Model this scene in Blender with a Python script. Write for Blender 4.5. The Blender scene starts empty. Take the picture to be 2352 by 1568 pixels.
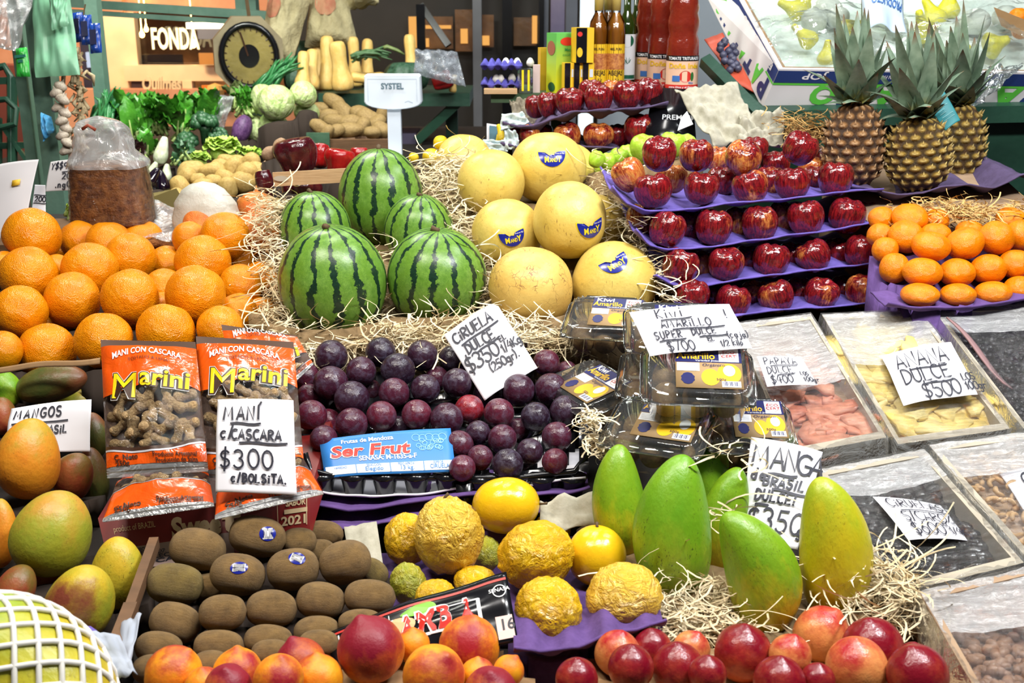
import bpy, bmesh, math, random
import numpy as np
from mathutils import Vector, Matrix, noise as MN
R_ = math.radians
SC = bpy.context.scene
COL = SC.collection
random.seed(7)

# ---------------------------------------------------------------- camera, world, lamps, exposure
FPX = 2600.0
PITCH = R_(17.0)
CAMPOS = Vector((0, 0, 1.6))
cd = bpy.data.cameras.new('camera'); cam = bpy.data.objects.new('camera', cd); COL.objects.link(cam)
cam.location = CAMPOS; cam.rotation_euler = (R_(90) - PITCH, 0, 0)
cd.sensor_width = 36.0; cd.lens = 36.0 * FPX / 2352.0; cd.clip_start = 0.02
cd.dof.use_dof = True; cd.dof.focus_distance = 1.85; cd.dof.aperture_fstop = 10.0
SC.camera = cam
SC.view_settings.view_transform = 'Standard'; SC.view_settings.look = 'None'
SC.view_settings.gamma = 1.0; SC.view_settings.use_curve_mapping = False
SC.view_settings.exposure = -0.46
w = bpy.data.worlds.new('world'); SC.world = w; w.use_nodes = True
w.node_tree.nodes['Background'].inputs[0].default_value = (0.85, 0.92, 1.0, 1)
w.node_tree.nodes['Background'].inputs[1].default_value = 0.09
SC.cycles.max_bounces = 6; SC.cycles.transparent_max_bounces = 24
SC.cycles.diffuse_bounces = 2; SC.cycles.glossy_bounces = 3; SC.cycles.transmission_bounces = 4
SC.cycles.caustics_reflective = False; SC.cycles.caustics_refractive = False
SC.cycles.use_denoising = True

def lamp(loc, aim, power, sx, sy, col=(1, 0.97, 0.92)):
    l = bpy.data.lights.new('lamp', 'AREA'); l.shape = 'RECTANGLE'; l.size = sx; l.size_y = sy
    l.energy = power; l.color = col
    o = bpy.data.objects.new('lamp', l); COL.objects.link(o); o.location = loc
    o.rotation_euler = (Vector(aim) - Vector(loc)).to_track_quat('-Z', 'Y').to_euler()
    return o
# strip lamps hung under the market roof, over the stall and over the back counters
lamp((-0.75, 1.15, 2.55), (-0.5, 1.75, 1.0), 26, 0.55, 0.16, (1, 0.93, 0.82))
lamp((0.15, 1.05, 2.6), (0.1, 1.8, 1.0), 24, 0.55, 0.16, (1, 0.97, 0.92))
lamp((0.95, 1.1, 2.55), (0.6, 1.8, 1.0), 50, 0.55, 0.16, (0.96, 0.98, 1.0))
lamp((-0.2, 2.3, 2.75), (0.0, 2.2, 1.0), 16, 0.8, 0.14, (1, 0.97, 0.92))
lamp((1.1, 2.2, 2.7), (1.0, 2.6, 1.2), 20, 0.6, 0.14, (0.93, 0.98, 1.0))
lamp((-0.9, 3.2, 2.6), (-1.0, 4.0, 1.1), 58, 0.7, 0.16, (0.97, 1.0, 0.9))
lamp((0.2, 3.4, 2.7), (0.0, 4.4, 1.2), 22, 0.6, 0.16, (0.97, 1.0, 0.95))

# ---------------------------------------------------------------- view helpers
FWD = Vector((0, math.cos(PITCH), -math.sin(PITCH))); UP = Vector((0, math.sin(PITCH), math.cos(PITCH))); RT = Vector((1, 0, 0))
def ray(x, y):
    return FWD + RT * ((x - 1176) / FPX) - UP * ((y - 784) / FPX)
def P(x, y, d):
    return CAMPOS + ray(x, y) * d
def DD(y):
    return float(np.interp(y, [250, 350, 500, 650, 800, 1000, 1200, 1400, 1560], [2.62, 2.45, 2.22, 2.08, 1.9, 1.72, 1.54, 1.38, 1.24]))
def vdir(ang, tilt=0.0):
    """unit direction leaning ang degrees from the right (90 = upright) and tilt degrees towards the viewer"""
    a, t = R_(ang), R_(tilt)
    return (RT * (math.cos(a) * math.cos(t)) + UP * (math.sin(a) * math.cos(t)) - FWD * math.sin(t)).normalized()
def basis(z, spin=0.0):
    z = Vector(z).normalized()
    x = Vector((1, 0, 0)) if abs(z.x) < 0.9 else Vector((0, 1, 0))
    y = z.cross(x).normalized(); x = y.cross(z).normalized()
    m = Matrix((x, y, z)).transposed()
    return m @ Matrix.Rotation(spin, 3, 'Z')

# ---------------------------------------------------------------- object helpers
def tag(o, label=None, cat=None, group=None, kind=None):
    if label: o['label'] = label
    if cat: o['category'] = cat
    if group: o['group'] = group
    if kind: o['kind'] = kind
    return o
def link(name, me, m=None, parent=None):
    if m is not None and len(me.materials) == 0: me.materials.append(m)
    o = bpy.data.objects.new(name, me); COL.objects.link(o)
    if parent is not None:
        o.parent = parent; o.matrix_parent_inverse = parent.matrix_world.inverted()
    return o
def empty(name, loc, label, cat, group=None):
    o = bpy.data.objects.new(name, None); COL.objects.link(o); o.location = loc
    o.matrix_world = Matrix.Translation(Vector(loc)); o.empty_display_size = 0.02
    return tag(o, label, cat, group)
def mesh(name, vs, fs, smooth=True, mats=None, mi=None):
    me = bpy.data.meshes.new(name); me.from_pydata([tuple(v) for v in vs], [], [tuple(f) for f in fs])
    if smooth: me.polygons.foreach_set('use_smooth', [True] * len(me.polygons))
    for m in mats or (): me.materials.append(m)
    if mi is not None: me.polygons.foreach_set('material_index', mi)
    me.update(); return me
def lathe_fn(name, fn, nu=28, nv=18):
    """closed surface from fn(theta, t) -> (x, y, z); t runs 0 (top) to pi (bottom)"""
    vs = [fn(0.0, 0.0)]; fs = []
    for j in range(1, nv):
        for i in range(nu): vs.append(fn(2 * math.pi * i / nu, math.pi * j / nv))
    vs.append(fn(0.0, math.pi)); L = len(vs) - 1
    for i in range(nu): fs.append((0, 1 + i, 1 + (i + 1) % nu))
    for j in range(nv - 2):
        a = 1 + j * nu; b = a + nu
        for i in range(nu): fs.append((a + i, b + i, b + (i + 1) % nu, a + (i + 1) % nu))
    a = 1 + (nv - 2) * nu
    for i in range(nu): fs.append((a + i, L, a + (i + 1) % nu))
    return mesh(name, vs, fs)
class MB:
    """collects boxes, tubes and patches into one mesh"""
    def __init__(s): s.v = []; s.f = []
    def add(s, vs, fs):
        n = len(s.v); s.v += [tuple(v) for v in vs]; s.f += [tuple(i + n for i in f) for f in fs]; return s
    def box(s, c, size, M=None):
        x, y, z = size[0] / 2, size[1] / 2, size[2] / 2
        vs = [Vector((sx * x, sy * y, sz * z)) for sz in (-1, 1) for sy in (-1, 1) for sx in (-1, 1)]
        if M is not None: vs = [M @ v for v in vs]
        c = Vector(c)
        return s.add([c + v for v in vs], [(0, 2, 3, 1), (4, 5, 7, 6), (0, 1, 5, 4), (2, 6, 7, 3), (0, 4, 6, 2), (1, 3, 7, 5)])
    def bar(s, a, b, w, h=None):
        a, b = Vector(a), Vector(b); d = b - a; M = basis(d)
        return s.box((a + b) / 2, (w, h or w, d.length), M)
    def hexa(s, p8):
        """bottom four then top four corners"""
        return s.add(p8, [(3, 2, 1, 0), (4, 5, 6, 7), (0, 1, 5, 4), (1, 2, 6, 5), (2, 3, 7, 6), (3, 0, 4, 7)])
    def tube(s, pts, r, n=8, cap=True):
        pts = [Vector(p) for p in pts]; k = len(pts); rs = r if isinstance(r, (list, tuple)) else [r] * k
        vs = []; fs = []; up = None
        for i, p in enumerate(pts):
            t = (pts[min(i + 1, k - 1)] - pts[max(i - 1, 0)]).normalized()
            if up is None: up = t.orthogonal().normalized()
            up = (up - t * up.dot(t)).normalized(); bi = t.cross(up)
            for j in range(n):
                a = 2 * math.pi * j / n; vs.append(p + (up * math.cos(a) + bi * math.sin(a)) * rs[i])
        for i in range(k - 1):
            for j in range(n): fs.append((i * n + j, i * n + (j + 1) % n, (i + 1) * n + (j + 1) % n, (i + 1) * n + j))
        if cap: fs += [tuple(range(n - 1, -1, -1)), tuple(range((k - 1) * n, k * n))]
        return s.add(vs, fs)
    def grid(s, fn, nu, nv):
        vs = [fn(i / nu, j / nv) for j in range(nv + 1) for i in range(nu + 1)]
        fs = [(j * (nu + 1) + i, j * (nu + 1) + i + 1, (j + 1) * (nu + 1) + i + 1, (j + 1) * (nu + 1) + i) for j in range(nv) for i in range(nu)]
        return s.add(vs, fs)
    def lathe(s, prof, M=None, n=24):
        """prof: (radius, height) list, bottom to top"""
        vs = []; fs = []; k = len(prof)
        for r, z in prof:
            for j in range(n):
                a = 2 * math.pi * j / n; v = Vector((r * math.cos(a), r * math.sin(a), z)); vs.append(M @ v if M is not None else v)
        for i in range(k - 1):
            for j in range(n): fs.append((i * n + j, i * n + (j + 1) % n, (i + 1) * n + (j + 1) % n, (i + 1) * n + j))
        fs += [tuple(range(n - 1, -1, -1)), tuple(range((k - 1) * n, k * n))]
        return s.add(vs, fs)
    def build(s, name, m, parent=None, smooth=False, thick=0.0, off=-1.0):
        me = mesh(name, s.v, s.f, smooth)
        o = link(name, me, m, parent)
        if thick:
            md = o.modifiers.new('thickness', 'SOLIDIFY'); md.thickness = thick; md.offset = off
        return o
def bevel(o, w=0.003, seg=2):
    md = o.modifiers.new('edge', 'BEVEL'); md.width = w; md.segments = seg; md.limit_method = 'ANGLE'
    return o
def nz(p, s=1.0, seed=0.0):
    return MN.noise(Vector((p[0] * s + seed, p[1] * s + seed * 1.7, p[2] * s - seed)))

# ---------------------------------------------------------------- materials
class NT:
    def __init__(s, name):
        s.m = bpy.data.materials.new(name); s.m.use_nodes = True; s.t = s.m.node_tree; s.t.nodes.clear()
        s.out = s.t.nodes.new('ShaderNodeOutputMaterial')
    def n(s, typ, ins=None, **kw):
        q = s.t.nodes.new('ShaderNode' + typ)
        for k, v in kw.items(): setattr(q, k, v)
        for k, v in (ins or {}).items():
            i = q.inputs[k]
            if isinstance(v, bpy.types.NodeSocket): s.t.links.new(v, i)
            else: i.default_value = (*v, 1) if isinstance(v, tuple) and len(v) == 3 and i.type == 'RGBA' else v
        return q
    def obj(s): return s.n('TexCoord').outputs['Object']
    def noise(s, scale, detail=3, rough=.55, vec=None, dist=0.0, off=True):
        v = vec or s.obj()
        if off:
            oi = s.n('ObjectInfo').outputs['Random']
            mul = s.n('Math', {0: oi, 1: 37.0}, operation='MULTIPLY').outputs[0]
            v = s.n('VectorMath', {0: v, 1: mul}, operation='ADD').outputs[0]
        return s.n('TexNoise', {'Vector': v, 'Scale': scale, 'Detail': detail, 'Roughness': rough, 'Distortion': dist}).outputs[0]
    def math(s, op, a, b=0.0, clamp=False):
        return s.n('Math', {0: a, 1: b}, operation=op, use_clamp=clamp).outputs[0]
    def rng(s, v, a, b, c=0.0, d=1.0):
        return s.n('MapRange', {0: v, 1: a, 2: b, 3: c, 4: d}, clamp=True).outputs[0]
    def mix(s, f, a, b, blend='MIX'):
        q = s.n('Mix', data_type='RGBA', blend_type=blend)
        for k, v in ((0, f), (6, a), (7, b)):
            i = q.inputs[k]
            if isinstance(v, bpy.types.NodeSocket): s.t.links.new(v, i)
            else: i.default_value = (*v, 1) if isinstance(v, tuple) and len(v) == 3 else v
        return q.outputs[2]
    def bump(s, h, st=.3, dist=.01, nrm=None):
        ins = {'Height': h, 'Strength': st, 'Distance': dist}
        if nrm is not None: ins['Normal'] = nrm
        return s.n('Bump', ins).outputs[0]
    def color(s): return s.n('ObjectInfo').outputs['Color']
    def stretch(s, sx, sy, sz):
        return s.n('Mapping', {'Vector': s.obj(), 'Scale': (sx, sy, sz)}).outputs[0]
    def pbr(s, base, rough=.5, normal=None, **ins):
        d = {'Base Color': base, 'Roughness': rough}
        if normal is not None: d['Normal'] = normal
        d.update({k.replace('_', ' '): v for k, v in ins.items()})
        b = s.n('BsdfPrincipled', d)
        s.t.links.new(b.outputs[0], s.out.inputs[0]); return s.m
    def end(s, sh):
        s.t.links.new(sh, s.out.inputs[0]); return s.m
_flat = {}
def flat(name, col, rough=.6, **ins):
    if name not in _flat:
        t = NT(name); f = t.noise(6.0, 2, off=False)
        c = t.mix(t.rng(f, .35, .65), tuple(x * .88 for x in col), tuple(min(1, x * 1.06) for x in col))
        _flat[name] = t.pbr(c, rough, **ins)
    return _flat[name]
def glow(name, col, st):
    t = NT(name); return t.end(t.n('Emission', {0: col, 1: st}).outputs[0])

def m_orange(name, a, b):
    t = NT(name)
    c = t.mix(t.rng(t.noise(1.6, 3), .35, .68), a, b)
    c = t.mix(t.rng(t.noise(9, 4, .7), .68, .74, 0, .55), c, (.22, .07, .01))
    vo = t.n('TexVoronoi', {'Vector': t.obj(), 'Scale': 26.0}).outputs[0]
    nb = t.bump(vo, .3, .010); nb = t.bump(t.noise(3, 2), .10, .06, nb)
    return t.pbr(c, .26, nb, Specular_IOR_Level=.45)
def m_apple():
    t = NT('apple_skin')
    st = t.noise(4.0, 5, .65, t.stretch(2.2, 2.2, .35), .4)
    rnd = t.n('ObjectInfo').outputs['Random']
    pat = t.noise(.9, 2)
    red = t.mix(t.rng(st, .38, .66), (.055, .003, .006), (.30, .012, .014))
    gold = t.mix(t.rng(st, .4, .62), (.40, .05, .015), (.62, .27, .06))
    amt = t.n('SeparateColor', {0: t.color()}).outputs[0]   # red channel: how much gold streaking
    lim = t.math('SUBTRACT', .74, t.math('MULTIPLY', amt, .42))
    f = t.math('MULTIPLY', t.math('SUBTRACT', t.math('ADD', t.math('MULTIPLY', pat, .75), t.math('MULTIPLY', st, .25)), lim), 7.0, True)
    c = t.mix(f, red, gold)
    lent = t.n('TexVoronoi', {'Vector': t.obj(), 'Scale': 11.0}).outputs[0]
    c = t.mix(t.rng(lent, .06, .03, 0, .5), c, (.6, .4, .25))
    return t.pbr(c, .16, t.bump(t.noise(3, 2), .12, .05), Specular_IOR_Level=.6, Coat_Weight=.3, Coat_Roughness=.1)
def m_plum():
    t = NT('plum_skin')
    c = t.mix(t.rng(t.noise(1.4, 3), .3, .7), t.color(), t.mix(.5, t.color(), (.02, .006, .016)))
    bloom = t.rng(t.noise(2.4, 5, .62, dist=.6), .46, .72, 0, .34)
    c = t.mix(bloom, c, (.16, .15, .24))
    spk = t.n('TexVoronoi', {'Vector': t.obj(), 'Scale': 14.0}).outputs[0]
    c = t.mix(t.rng(spk, .07, .03, 0, .45), c, (.45, .25, .25))
    return t.pbr(c, t.rng(t.noise(2.4, 5, .62), .4, .7, .25, .5), t.bump(t.noise(3, 3), .1, .05), Specular_IOR_Level=.5)
def m_kiwi():
    t = NT('kiwi_skin')
    f = t.noise(2.0, 4)
    c = t.mix(t.rng(f, .3, .7), (.145, .078, .017), (.31, .178, .048))
    c = t.mix(.8, c, t.mix(1.0, c, t.color(), 'MULTIPLY'))
    fine = t.noise(46, 3, .75, t.stretch(1, 1, .5))
    c = t.mix(t.rng(fine, .45, .75, 0, .5), c, (.42, .27, .12))
    nb = t.bump(fine, .55, .03); nb = t.bump(t.noise(5, 3, .6, t.stretch(2, 2, .3)), .2, .06, nb)
    return t.pbr(c, .62, nb, Sheen_Weight=.06, Sheen_Roughness=.5)
def m_blush(name, base, base2, blush, lo, hi, rough=.5, spk=(.12, .05, .02), spkamt=.5, sheen=0.0, dirn=(0, 0, 1), ns=1.3, bump=.07):
    """skin that turns from one colour to another over a patch with ragged edges"""
    t = NT(name)
    v = t.obj()
    dp = t.n('VectorMath', {0: v, 1: dirn}, operation='DOT_PRODUCT').outputs['Value']
    f = t.math('ADD', t.math('MULTIPLY', dp, .34), t.math('ADD', t.math('MULTIPLY', t.noise(ns, 4, .6), .8), t.math('MULTIPLY', t.noise(6, 3, .7), .12)))
    c = t.mix(t.rng(t.noise(1.1, 3), .35, .65), base, base2)
    mid = t.mix(.5, c, blush); c = t.mix(t.rng(f, lo - .08, (lo + hi) / 2), c, mid); c = t.mix(t.rng(f, (lo + hi) / 2 - .06, hi + .06), c, blush)
    sp = t.noise(20, 3, .7); ms = t.noise(2.2, 2)
    k = t.math('MULTIPLY', t.rng(sp, .585, .66), t.rng(ms, .44, .62, 0, spkamt))
    c = t.mix(k, c, spk)
    return t.pbr(c, rough, t.bump(t.noise(7, 3), bump, .04), Sheen_Weight=sheen, Sheen_Roughness=.4, Specular_IOR_Level=.5)
def m_melon():
    t = NT('melon_rind')
    c = t.mix(t.rng(t.noise(1.3, 4), .35, .7), (.78, .585, .15), (.66, .455, .085))
    c = t.mix(t.rng(t.noise(3.0, 5, .7), .58, .74, 0, .6), c, (.30, .17, .04))
    sc = t.noise(14, 3, .6, t.stretch(1.6, 1.6, .35)); mk = t.noise(1.8, 2)
    c = t.mix(t.math('MULTIPLY', t.rng(sc, .62, .67), t.rng(mk, .50, .60, 0, .85)), c, (.25, .13, .04))
    return t.pbr(c, .38, t.bump(t.noise(9, 3), .06, .03), Specular_IOR_Level=.45)
def m_melon_net():
    t = NT('netted_melon_rind')
    c = t.mix(t.rng(t.noise(1.3, 4), .35, .7), (.80, .55, .15), (.68, .41, .09))
    wv = t.n('VectorMath', {0: t.obj(), 1: t.n('VectorMath', {0: t.n('TexNoise', {'Vector': t.obj(), 'Scale': 5.0}).outputs[1], 1: (.25, .25, .25)}, operation='MULTIPLY').outputs[0]}, operation='ADD').outputs[0]
    ed = t.n('TexVoronoi', {'Vector': wv, 'Scale': 5.5}, feature='DISTANCE_TO_EDGE').outputs[0]
    mk = t.math('MULTIPLY', t.rng(t.noise(2.5, 2), .45, .55), t.rng(t.n('SeparateXYZ', {0: t.obj()}).outputs[2], -.25, .35))
    c = t.mix(t.math('MULTIPLY', t.rng(ed, .045, .02), mk), c, (.30, .15, .05))
    c = t.mix(t.rng(t.noise(3.4, 5, .7), .66, .76, 0, .7), c, (.22, .11, .03))
    return t.pbr(c, .4, t.bump(t.noise(9, 3), .06, .03))
def m_watermelon():
    t = NT('watermelon_rind')
    v = t.obj(); xyz = t.n('SeparateXYZ', {0: v})
    ang = t.math('ARCTAN2', xyz.outputs[1], xyz.outputs[0])
    n1 = t.noise(2.6, 2, .5); n2 = t.noise(9, 5, .7); n3 = t.noise(22, 4, .75)
    u = t.math('ADD', t.math('MULTIPLY', ang, 14 / (2 * math.pi)), t.math('MULTIPLY', t.math('SUBTRACT', n1, .5), .8))
    tri = t.math('ABSOLUTE', t.math('SUBTRACT', t.math('FRACT', u), .5))          # 0 mid stripe .. .5
    edge = t.math('ADD', tri, t.math('ADD', t.math('MULTIPLY', t.math('SUBTRACT', n2, .5), .60), t.math('MULTIPLY', t.math('SUBTRACT', n3, .5), .12)))
    stripe = t.rng(edge, .150, .115)
    pale = t.mix(t.rng(n2, .3, .7), (.085, .22, .022), (.21, .39, .065))
    pale = t.mix(t.rng(n1, .35, .65, 0, .6), pale, (.13, .27, .018))
    vein = t.rng(t.math('ABSOLUTE', t.math('SUBTRACT', n3, .5)), .03, .0, 0, .55)
    pale = t.mix(vein, pale, (.03, .10, .02))
    dark = t.mix(t.rng(n3, .3, .7), (.004, .018, .010), (.012, .045, .022))
    return t.pbr(t.mix(stripe, pale, dark), .3, t.bump(n2, .05, .03), Specular_IOR_Level=.5)
def m_wrinkly(name, a, b, spot, rough=.32, st=.8):
    t = NT(name)
    c = t.mix(t.rng(t.noise(1.6, 4), .35, .65), a, b)
    c = t.mix(t.rng(t.noise(4.5, 5, .75), .60, .76, 0, .6), c, spot)
    h = t.noise(3.2, 4, .6, dist=1.6)
    nb = t.bump(h, st, .10)
    return t.pbr(c, rough, nb, Specular_IOR_Level=.6)
def m_paper(name='paper', col=(.80, .79, .84)):
    t = NT(name)
    c = t.mix(t.rng(t.noise(4, 3, off=False), .3, .7), col, tuple(x * .93 for x in col))
    return t.pbr(c, .8, t.bump(t.noise(9, 3, off=False), .06, .02))
def m_pulp(name, a, b, sc=40):
    t = NT(name)
    c = t.mix(t.rng(t.noise(sc, 4, .7, off=False), .3, .7), a, b)
    return t.pbr(c, .9, t.bump(t.noise(sc * 2, 3, off=False), .4, .003))
def m_film(name, milky=.1, tint=(.9, .93, .95), rough=.08, sc=14.0, gl=.35, aniso=(1, 1, 1)):
    """thin clear wrapping: see-through, wrinkled, glinting"""
    t = NT(name)
    h = t.noise(sc, 5, .62, t.stretch(*aniso), 1.2, off=False)
    nb = t.bump(h, .7, .012)
    fr = t.n('Fresnel', {0: 1.4, 'Normal': nb}).outputs[0]
    g = t.n('BsdfGlossy', {'Color': (1, 1, 1), 'Roughness': rough, 'Normal': nb}).outputs[0]
    tr = t.n('BsdfTransparent', {0: (.98, .99, .99)}).outputs[0]
    df = t.n('BsdfDiffuse', {0: tint, 'Normal': nb}).outputs[0]
    tl = t.n('BsdfTranslucent', {0: tint, 'Normal': nb}).outputs[0]
    df = t.n('MixShader', {0: .4, 1: df, 2: tl}).outputs[0]
    crease = t.rng(t.math('ABSOLUTE', t.math('SUBTRACT', h, .5)), .04, .0, milky, min(1, milky + .25 * min(1, milky * 5 + .06)))
    base = t.n('MixShader', {0: crease, 1: tr, 2: df}).outputs[0]
    return t.end(t.n('MixShader', {0: t.math('ADD', t.math('MULTIPLY', fr, .7), gl * .12, True), 1: base, 2: g}).outputs[0])
def m_clear(name, tint=(.94, .96, .95), rough=.03, gl=.06, milk=.03):
    t = NT(name)
    fr = t.n('Fresnel', {0: 1.45}).outputs[0]
    g = t.n('BsdfGlossy', {'Color': (1, 1, 1), 'Roughness': rough}).outputs[0]
    tr = t.n('BsdfTransparent', {0: tint}).outputs[0]
    df = t.n('BsdfDiffuse', {0: (.8, .83, .85)}).outputs[0]
    base = t.n('MixShader', {0: milk, 1: tr, 2: df}).outputs[0]
    return t.end(t.n('MixShader', {0: t.math('ADD', t.math('MULTIPLY', fr, 1.0), gl, True), 1: base, 2: g}).outputs[0])
def m_wood(name, a, b, rough=.7, sc=(2, 2, 30)):
    t = NT(name)
    c = t.mix(t.rng(t.noise(5, 4, .6, t.stretch(*sc), .6, off=False), .3, .7), a, b)
    return t.pbr(c, rough, t.bump(t.noise(14, 3, .6, t.stretch(*sc), off=False), .2, .004))
def m_two(name, a, b, sc, rough=.6, lo=.35, hi=.65, bump=.2, bd=.02, **ins):
    t = NT(name); f = t.noise(sc, 5, .65)
    return t.pbr(t.mix(t.rng(f, lo, hi), a, b), rough, t.bump(f, bump, bd), **ins)

M = dict(
    orange=m_orange('orange_peel', (.83, .29, .003), (.74, .215, .001)),
    tangerine=m_orange('tangerine_peel', (.90, .27, .002), (.76, .19, .001)),
    grapefruit=m_orange('grapefruit_peel', (.72, .16, .03), (.80, .26, .04)),
    lemon=m_orange('lemon_peel', (.85, .62, .01), (.7, .48, .01)),
    apple=m_apple(), plum=m_plum(), kiwi=m_kiwi(), melon=m_melon(), netmelon=m_melon_net(), watermelon=m_watermelon(),
    green_apple=m_two('green_apple_skin', (.30, .55, .02), (.45, .68, .06), 3, .2, Specular_IOR_Level=.6),
    peach=m_blush('peach_skin', (.86, .36, .008), (.84, .20, .006), (.36, .010, .018), .58, .80, .5, spkamt=.15, sheen=.03, dirn=(.5, -.6, .6)),
    peach_red=m_blush('deep_red_peach_skin', (.80, .15, .008), (.85, .28, .01), (.25, .004, .020), .34, .62, .48, spkamt=.1, sheen=.03, dirn=(.3, -.3, .9)),
    nectarine=m_blush('nectarine_skin', (.45, .022, .020), (.62, .12, .04), (.20, .004, .014), .30, .6, .26, spkamt=.2, dirn=(0, 0, .8)),
    nectarine_pale=m_blush('pale_nectarine_skin', (.78, .33, .10), (.74, .24, .07), (.42, .012, .02), .56, .76, .3, spkamt=.2, dirn=(.2, 0, .8)),
    mango_orange=m_blush('orange_mango_skin', (.80, .30, .02), (.72, .22, .015), (.42, .34, .03), .62, .85, .42),
    mango_lime=m_blush('lime_mango_skin', (.42, .40, .03), (.33, .36, .03), (.60, .26, .04), .62, .9, .42),
    mango_yellow=m_blush('yellow_mango_skin', (.62, .44, .03), (.45, .40, .03), (.68, .40, .02), .6, .9, .42, spk=(.05, .04, .01), spkamt=1.0),
    mango_mix=m_blush('green_and_russet_mango_skin', (.38, .38, .03), (.62, .42, .02), (.22, .05, .025), .5, .7, .42, dirn=(.9, 0, -.3)),
    mango_red=m_blush('red_mango_skin', (.30, .03, .02), (.36, .10, .03), (.16, .11, .02), .55, .8, .42),
    mango_dark=m_blush('dark_green_mango_skin', (.06, .08, .015), (.12, .10, .02), (.16, .05, .02), .5, .8, .42),
    manga_green=m_blush('green_manga_skin', (.13, .33, .010), (.19, .38, .014), (.42, .48, .03), .55, .85, .36, dirn=(0, 0, -.9), spk=(.03, .04, .01), spkamt=.9),
    manga_yellow=m_blush('yellow_manga_skin', (.52, .45, .010), (.60, .48, .012), (.30, .44, .02), .55, .85, .36, dirn=(0, 0, .9), spk=(.10, .06, .01), spkamt=.6),
    manga_turning=m_blush('turning_manga_skin', (.22, .37, .012), (.15, .33, .01), (.66, .46, .02), .5, .78, .36, dirn=(0, 0, -1.2), spk=(.05, .04, .01), spkamt=.6),
    passion=m_wrinkly('passion_fruit_peel', (.80, .50, .012), (.74, .38, .008), (.42, .18, .01), .22, .4),
    passion_pale=m_wrinkly('pale_wrinkled_passion_fruit_peel', (.82, .54, .07), (.78, .46, .04), (.50, .25, .03), .22, .45),
    passion_green=m_wrinkly('green_passion_fruit_peel', (.34, .36, .03), (.48, .42, .03), (.20, .20, .02), .34, .4),
    passion_smooth=m_wrinkly('smooth_passion_fruit_peel', (.84, .52, .01), (.80, .46, .01), (.60, .34, .01), .2, .06),
    pulp=m_pulp('purple_pulp', (.11, .075, .36), (.17, .12, .46)), pulp_dark=m_pulp('dark_purple_pulp', (.07, .045, .10), (.11, .075, .17)),
    pulp_violet=m_pulp('violet_pulp', (.085, .04, .16), (.13, .065, .24)),
    pulp_grey=m_pulp('grey_pulp', (.34, .32, .24), (.48, .45, .36)), pulp_brown=m_pulp('brown_pulp', (.20, .17, .12), (.30, .26, .19)),
    straw=m_two('pale_wood_wool', (.70, .54, .30), (.86, .76, .54), 9, .7), straw_dark=m_two('golden_wood_wool', (.48, .28, .08), (.68, .44, .16), 9, .7),
    straw_back=m_two('wood_wool_depth_shade', (.16, .10, .04), (.26, .17, .08), 30, .9), dark=flat('gap_shade_lining', (.03, .018, .012), .9),  # lining and wool depth tones put the shade between pieces into the colour
    paper=m_paper(), ink=flat('black_marker_ink', (.012, .012, .025), .5), card=m_pulp('brown_cardboard', (.30, .17, .075), (.38, .23, .11), 12),
    wood=m_wood('pale_crate_wood', (.46, .28, .13), (.58, .38, .20)), wood_dark=m_wood('dark_crate_wood', (.10, .05, .022), (.18, .09, .04)),
    green_paint=m_two('green_paint', (.10, .20, .15), (.17, .29, .22), 5, .45), green_dark=m_two('dark_green_paint', (.012, .045, .028), (.02, .07, .042), 5, .4),
    film=m_film('clear_wrap', .10), film_white=m_film('milky_wrap', .30, gl=.5), clear=m_clear('clear_plastic'), glass=m_clear('bottle_glass', (.95, .97, .95), .02, .03, .0),
    white=flat('white_print', (.85, .85, .85), .4), black=flat('black_plastic', (.006, .006, .008), .18), stem=flat('dry_stem', (.10, .06, .025), .8),
)

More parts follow.
